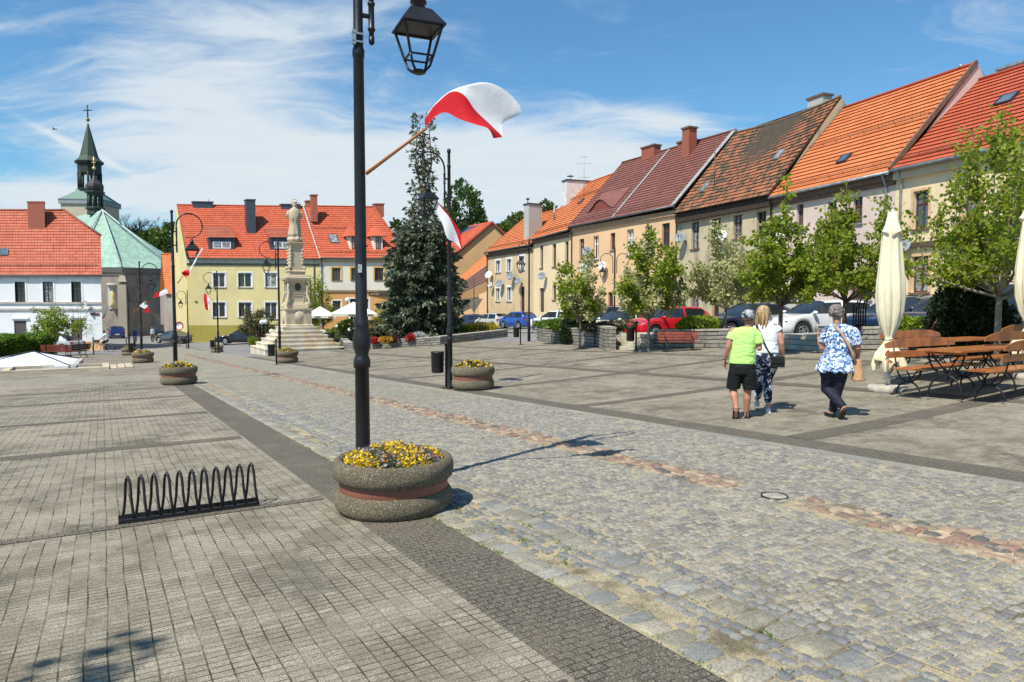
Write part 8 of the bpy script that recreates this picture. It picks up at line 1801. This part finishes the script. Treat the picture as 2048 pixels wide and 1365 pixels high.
# --- far figures and bicycles
def bike(label, p, rz, basket=False, s=1.):
    t = thing('bicycle', label, 'bicycle', p, rz); t.scale = (s, s, s); R_ = .34
    for x, nm in ((-.52, 'rear'), (.55, 'front')):
        m = MB(); m.tube([(x+R_*cos(a), 0, R_+R_*sin(a)) for a in [i*2*pi/24 for i in range(24)]], .018, 5, closed=True); w = m.build('wheel', RUBBER, t); m = MB()
        for i in range(8): a = i*pi/4; m.tube([(x, 0, R_), (x+R_*cos(a), 0, R_+R_*sin(a))], .003, 3)
        m.build('spokes', STEEL, w)
    m = MB(); fr = [(-.52, 0, R_), (-.08, 0, .30), (.40, 0, .78), (-.2, 0, .80), (-.52, 0, R_)]
    for a, b in ((fr[0], fr[1]), (fr[1], fr[2]), (fr[1], fr[3]), (fr[3], fr[0]), ((.40, 0, .62), (-.15, 0, .6)), ((.38, 0, .95), (.55, 0, R_))): m.tube([a, b], .017, 6)
    m.build('frame', mat('bike_frame', (.05, .05, .06), .4), t); m = MB(); m.tube([(.22, -.26, 1.0), (.38, -.1, .98), (.38, .1, .98), (.22, .26, 1.0)], .014, 6); m.build('handlebar', STEEL, t); m = MB(); m.box((-.24, 0, .86), (.26, .14, .05)); m.build('saddle', BLACK, t)
    m = MB(); m.tube([(-.08, -.1, .30), (-.02, -.1, .14)], .012, 5); m.tube([(-.08, .1, .30), (-.14, .1, .46)], .012, 5); m.build('pedals', BLACK, t)
    if basket: m = MB(); m.box((.55, 0, .86), (.3, .34, .24), taper=1.15); m.build('basket', mat('basket_wire', (.08, .09, .05), .7), t)
    return t
def rider(label, p, rz, top, low, hairc, cap=None, s=1.):
    t = thing('person', label, 'person', p, rz); t.scale = (s, s, s); b = MB(); hc = (-.02, 0, 1.62)
    hm = MB(); head(hm, (0, 0, 0), -pi/2, 1.0); b.add([(x+hc[0], y+hc[1], z+hc[2]) for x, y, z in hm.v], hm.f); limb(b, [(-.03, 0, 1.56), (-.08, 0, 1.44)], [.05, .055])
    b.tube([(-.10, 0, 1.42), (-.14, 0, 1.2), (-.2, 0, .98), (-.22, 0, .9)], [.12, .135, .14, .14], 14)
    for sg in (-1, 1):
        limb(b, [(-.1, .17*sg, 1.38), (.02, .22*sg, 1.18), (.22, .25*sg, 1.02)], [.05, .042, .03]); hand(b, (.22, .25*sg, 1.02), (.8, 0, -.2), (0, -sg, .2), (0, 0, -1), .9)
        k = (.16, .1*sg, .72 if sg > 0 else .60); a = (-.10, .1*sg, .50) if sg > 0 else (-.02, .1*sg, .22); limb(b, [(-.2, .09*sg, .90), k, a], [.09, .062, .04]); limb(b, [a, (a[0]+.13, a[1], a[2]-.05)], [.04, .032])
    fuse('body', b, SKIN, t, .012); m = MB(); m.tube([(-.08, 0, 1.47), (-.11, 0, 1.38), (-.15, 0, 1.2), (-.2, 0, .95)], [.10, .155, .155, .16], 14)
    for sg in (-1, 1): m.tube([(-.1, .15*sg, 1.40), (-.05, .2*sg, 1.28)], [.072, .066], 10)
    fuse('shirt', m, top, t, .014); m = MB(); m.tube([(-.2, 0, .99), (-.22, 0, .86)], [.165, .16], 12)
    for sg in (-1, 1): m.tube([(-.2, .09*sg, .90), (.08, .1*sg, .76 if sg > 0 else .70)], [.115, .085], 10)
    fuse('shorts', m, low, t, .014); m = MB(); m.sphere((hc[0]-.015, 0, hc[2]+.045), .1, 9); m.build('hair' if not cap else 'helmet', cap or hairc, t)
DH = mat('dark_brown_hair', (.05, .03, .02), .7)
c = gat(205, 56.8); bike('bicycle with a front basket ridden by the woman in the white top', c, pi+.15, True); rider('woman in a white top cycling left past the white house', c, pi+.15, m_cloth('white_cotton', (.74, .75, .80)), mat('black_cloth', (.02, .02, .025), .8), DH)
c = gat(268, 67); bike('dark bicycle ridden by the cyclist in blue between the two lamps', c, -1.05); rider('cyclist in a blue jacket and turquoise cap, partly hidden by a lamp post', c, -1.05, mat('royal_blue_cloth', (.03, .10, .42), .7), mat('white_cloth', (.6, .6, .6), .8), DH, mat('turquoise_cap', (.03, .40, .40), .6))
def walker(label, p, rz, top, low):
    t = thing('person', label, 'person', p, rz); b = MB(); hm = MB(); head(hm, (0, 0, 0), 0, 1.0); b.add([(x, y, z+1.6) for x, y, z in hm.v], hm.f); limb(b, [(0, 0, 1.54), (0, 0, 1.42)], [.05, .055]); rings(b, [(0, 0, 1.42, .14, .09), (0, 0, 1.2, .16, .11), (0, 0, .95, .15, .11), (0, 0, .85, .15, .11)])
    for sg in (-1, 1):
        limb(b, [(.19*sg, 0, 1.37), (.24*sg, -.02, 1.1), (.23*sg, .05*sg, .86)], [.05, .042, .03]); hand(b, (.23*sg, .05*sg, .86), (0, 0, -1), (0, 1, 0), (-sg, 0, 0), .4); limb(b, [(.09*sg, 0, .88), (.1*sg, .06*sg, .48), (.1*sg, -.02*sg, .08)], [.085, .06, .04]); limb(b, [(.1*sg, -.02*sg, .05), (.11*sg, .14-.02*sg, .04)], [.04, .032])
    fuse('body', b, SKIN, t, .012); m = MB(); rings(m, [(0, 0, 1.44, .10, .07), (0, 0, 1.38, .19, .11), (0, 0, 1.15, .185, .135), (0, 0, .88, .19, .14)])
    for sg in (-1, 1): m.tube([(.18*sg, 0, 1.37), (.24*sg, -.02, 1.1), (.235*sg, .03*sg, .92)], [.07, .058, .05], 10)
    fuse('jacket', m, top, t, .014); m = MB(); rings(m, [(0, 0, .92, .17, .125), (0, 0, .82, .17, .12)])
    for sg in (-1, 1): limb(m, [(.09*sg, 0, .85), (.1*sg, .06*sg, .48), (.1*sg, -.02*sg, .13)], [.1, .08, .065])
    fuse('trousers', m, low, t, .014); m = MB(); m.sphere((0, -.02, 1.65), .1, 9); m.build('hair', DH, t)
walker('person in a pale blue jacket standing in the shade before the dark estate car', gat(303, 75), pi-.4, mat('pale_blue_cloth', (.30, .38, .46), .8), mat('grey_trousers', (.10, .095, .085), .8))
# --- tree behind the camera on the left whose leaves shade the corner of the square
broad_tree('maple_tree', 'leafy tree beside the viewpoint, casting dappled shade on the paving', Vector((-4.4, -1.72, Guv(*uv(-4.4, -1.72)))), 6.2, 1.55, 2.3, L_MAP, 6500, .14, 777, TRUNK, .09, spires=False)
# bird high in the sky left of the spire
p = at(109, 259, 90); t = thing('bird', 'small dark bird flying in the sky left of the church spire', 'bird', p); m = MB(); m.loft([[Vector((x, .05*r_*cos(a), .05*r_*sin(a))) for a in [k*pi/4 for k in range(8)]] for x, r_ in ((-.35, .3), (-.15, 1), (.1, 1.2), (.25, .7), (.33, .2))]); m.build('body', BLACK, t)
for sg in (-1, 1): m = MB(); m.add([(.1, 0, .02), (-.08, 0, .02), (-.12, sg*.3, .12), (-.05, sg*.62, .05), (.08, sg*.3, .14)], [[0, 1, 2, 4], [4, 2, 3]]); m.build('wing', BLACK, t)
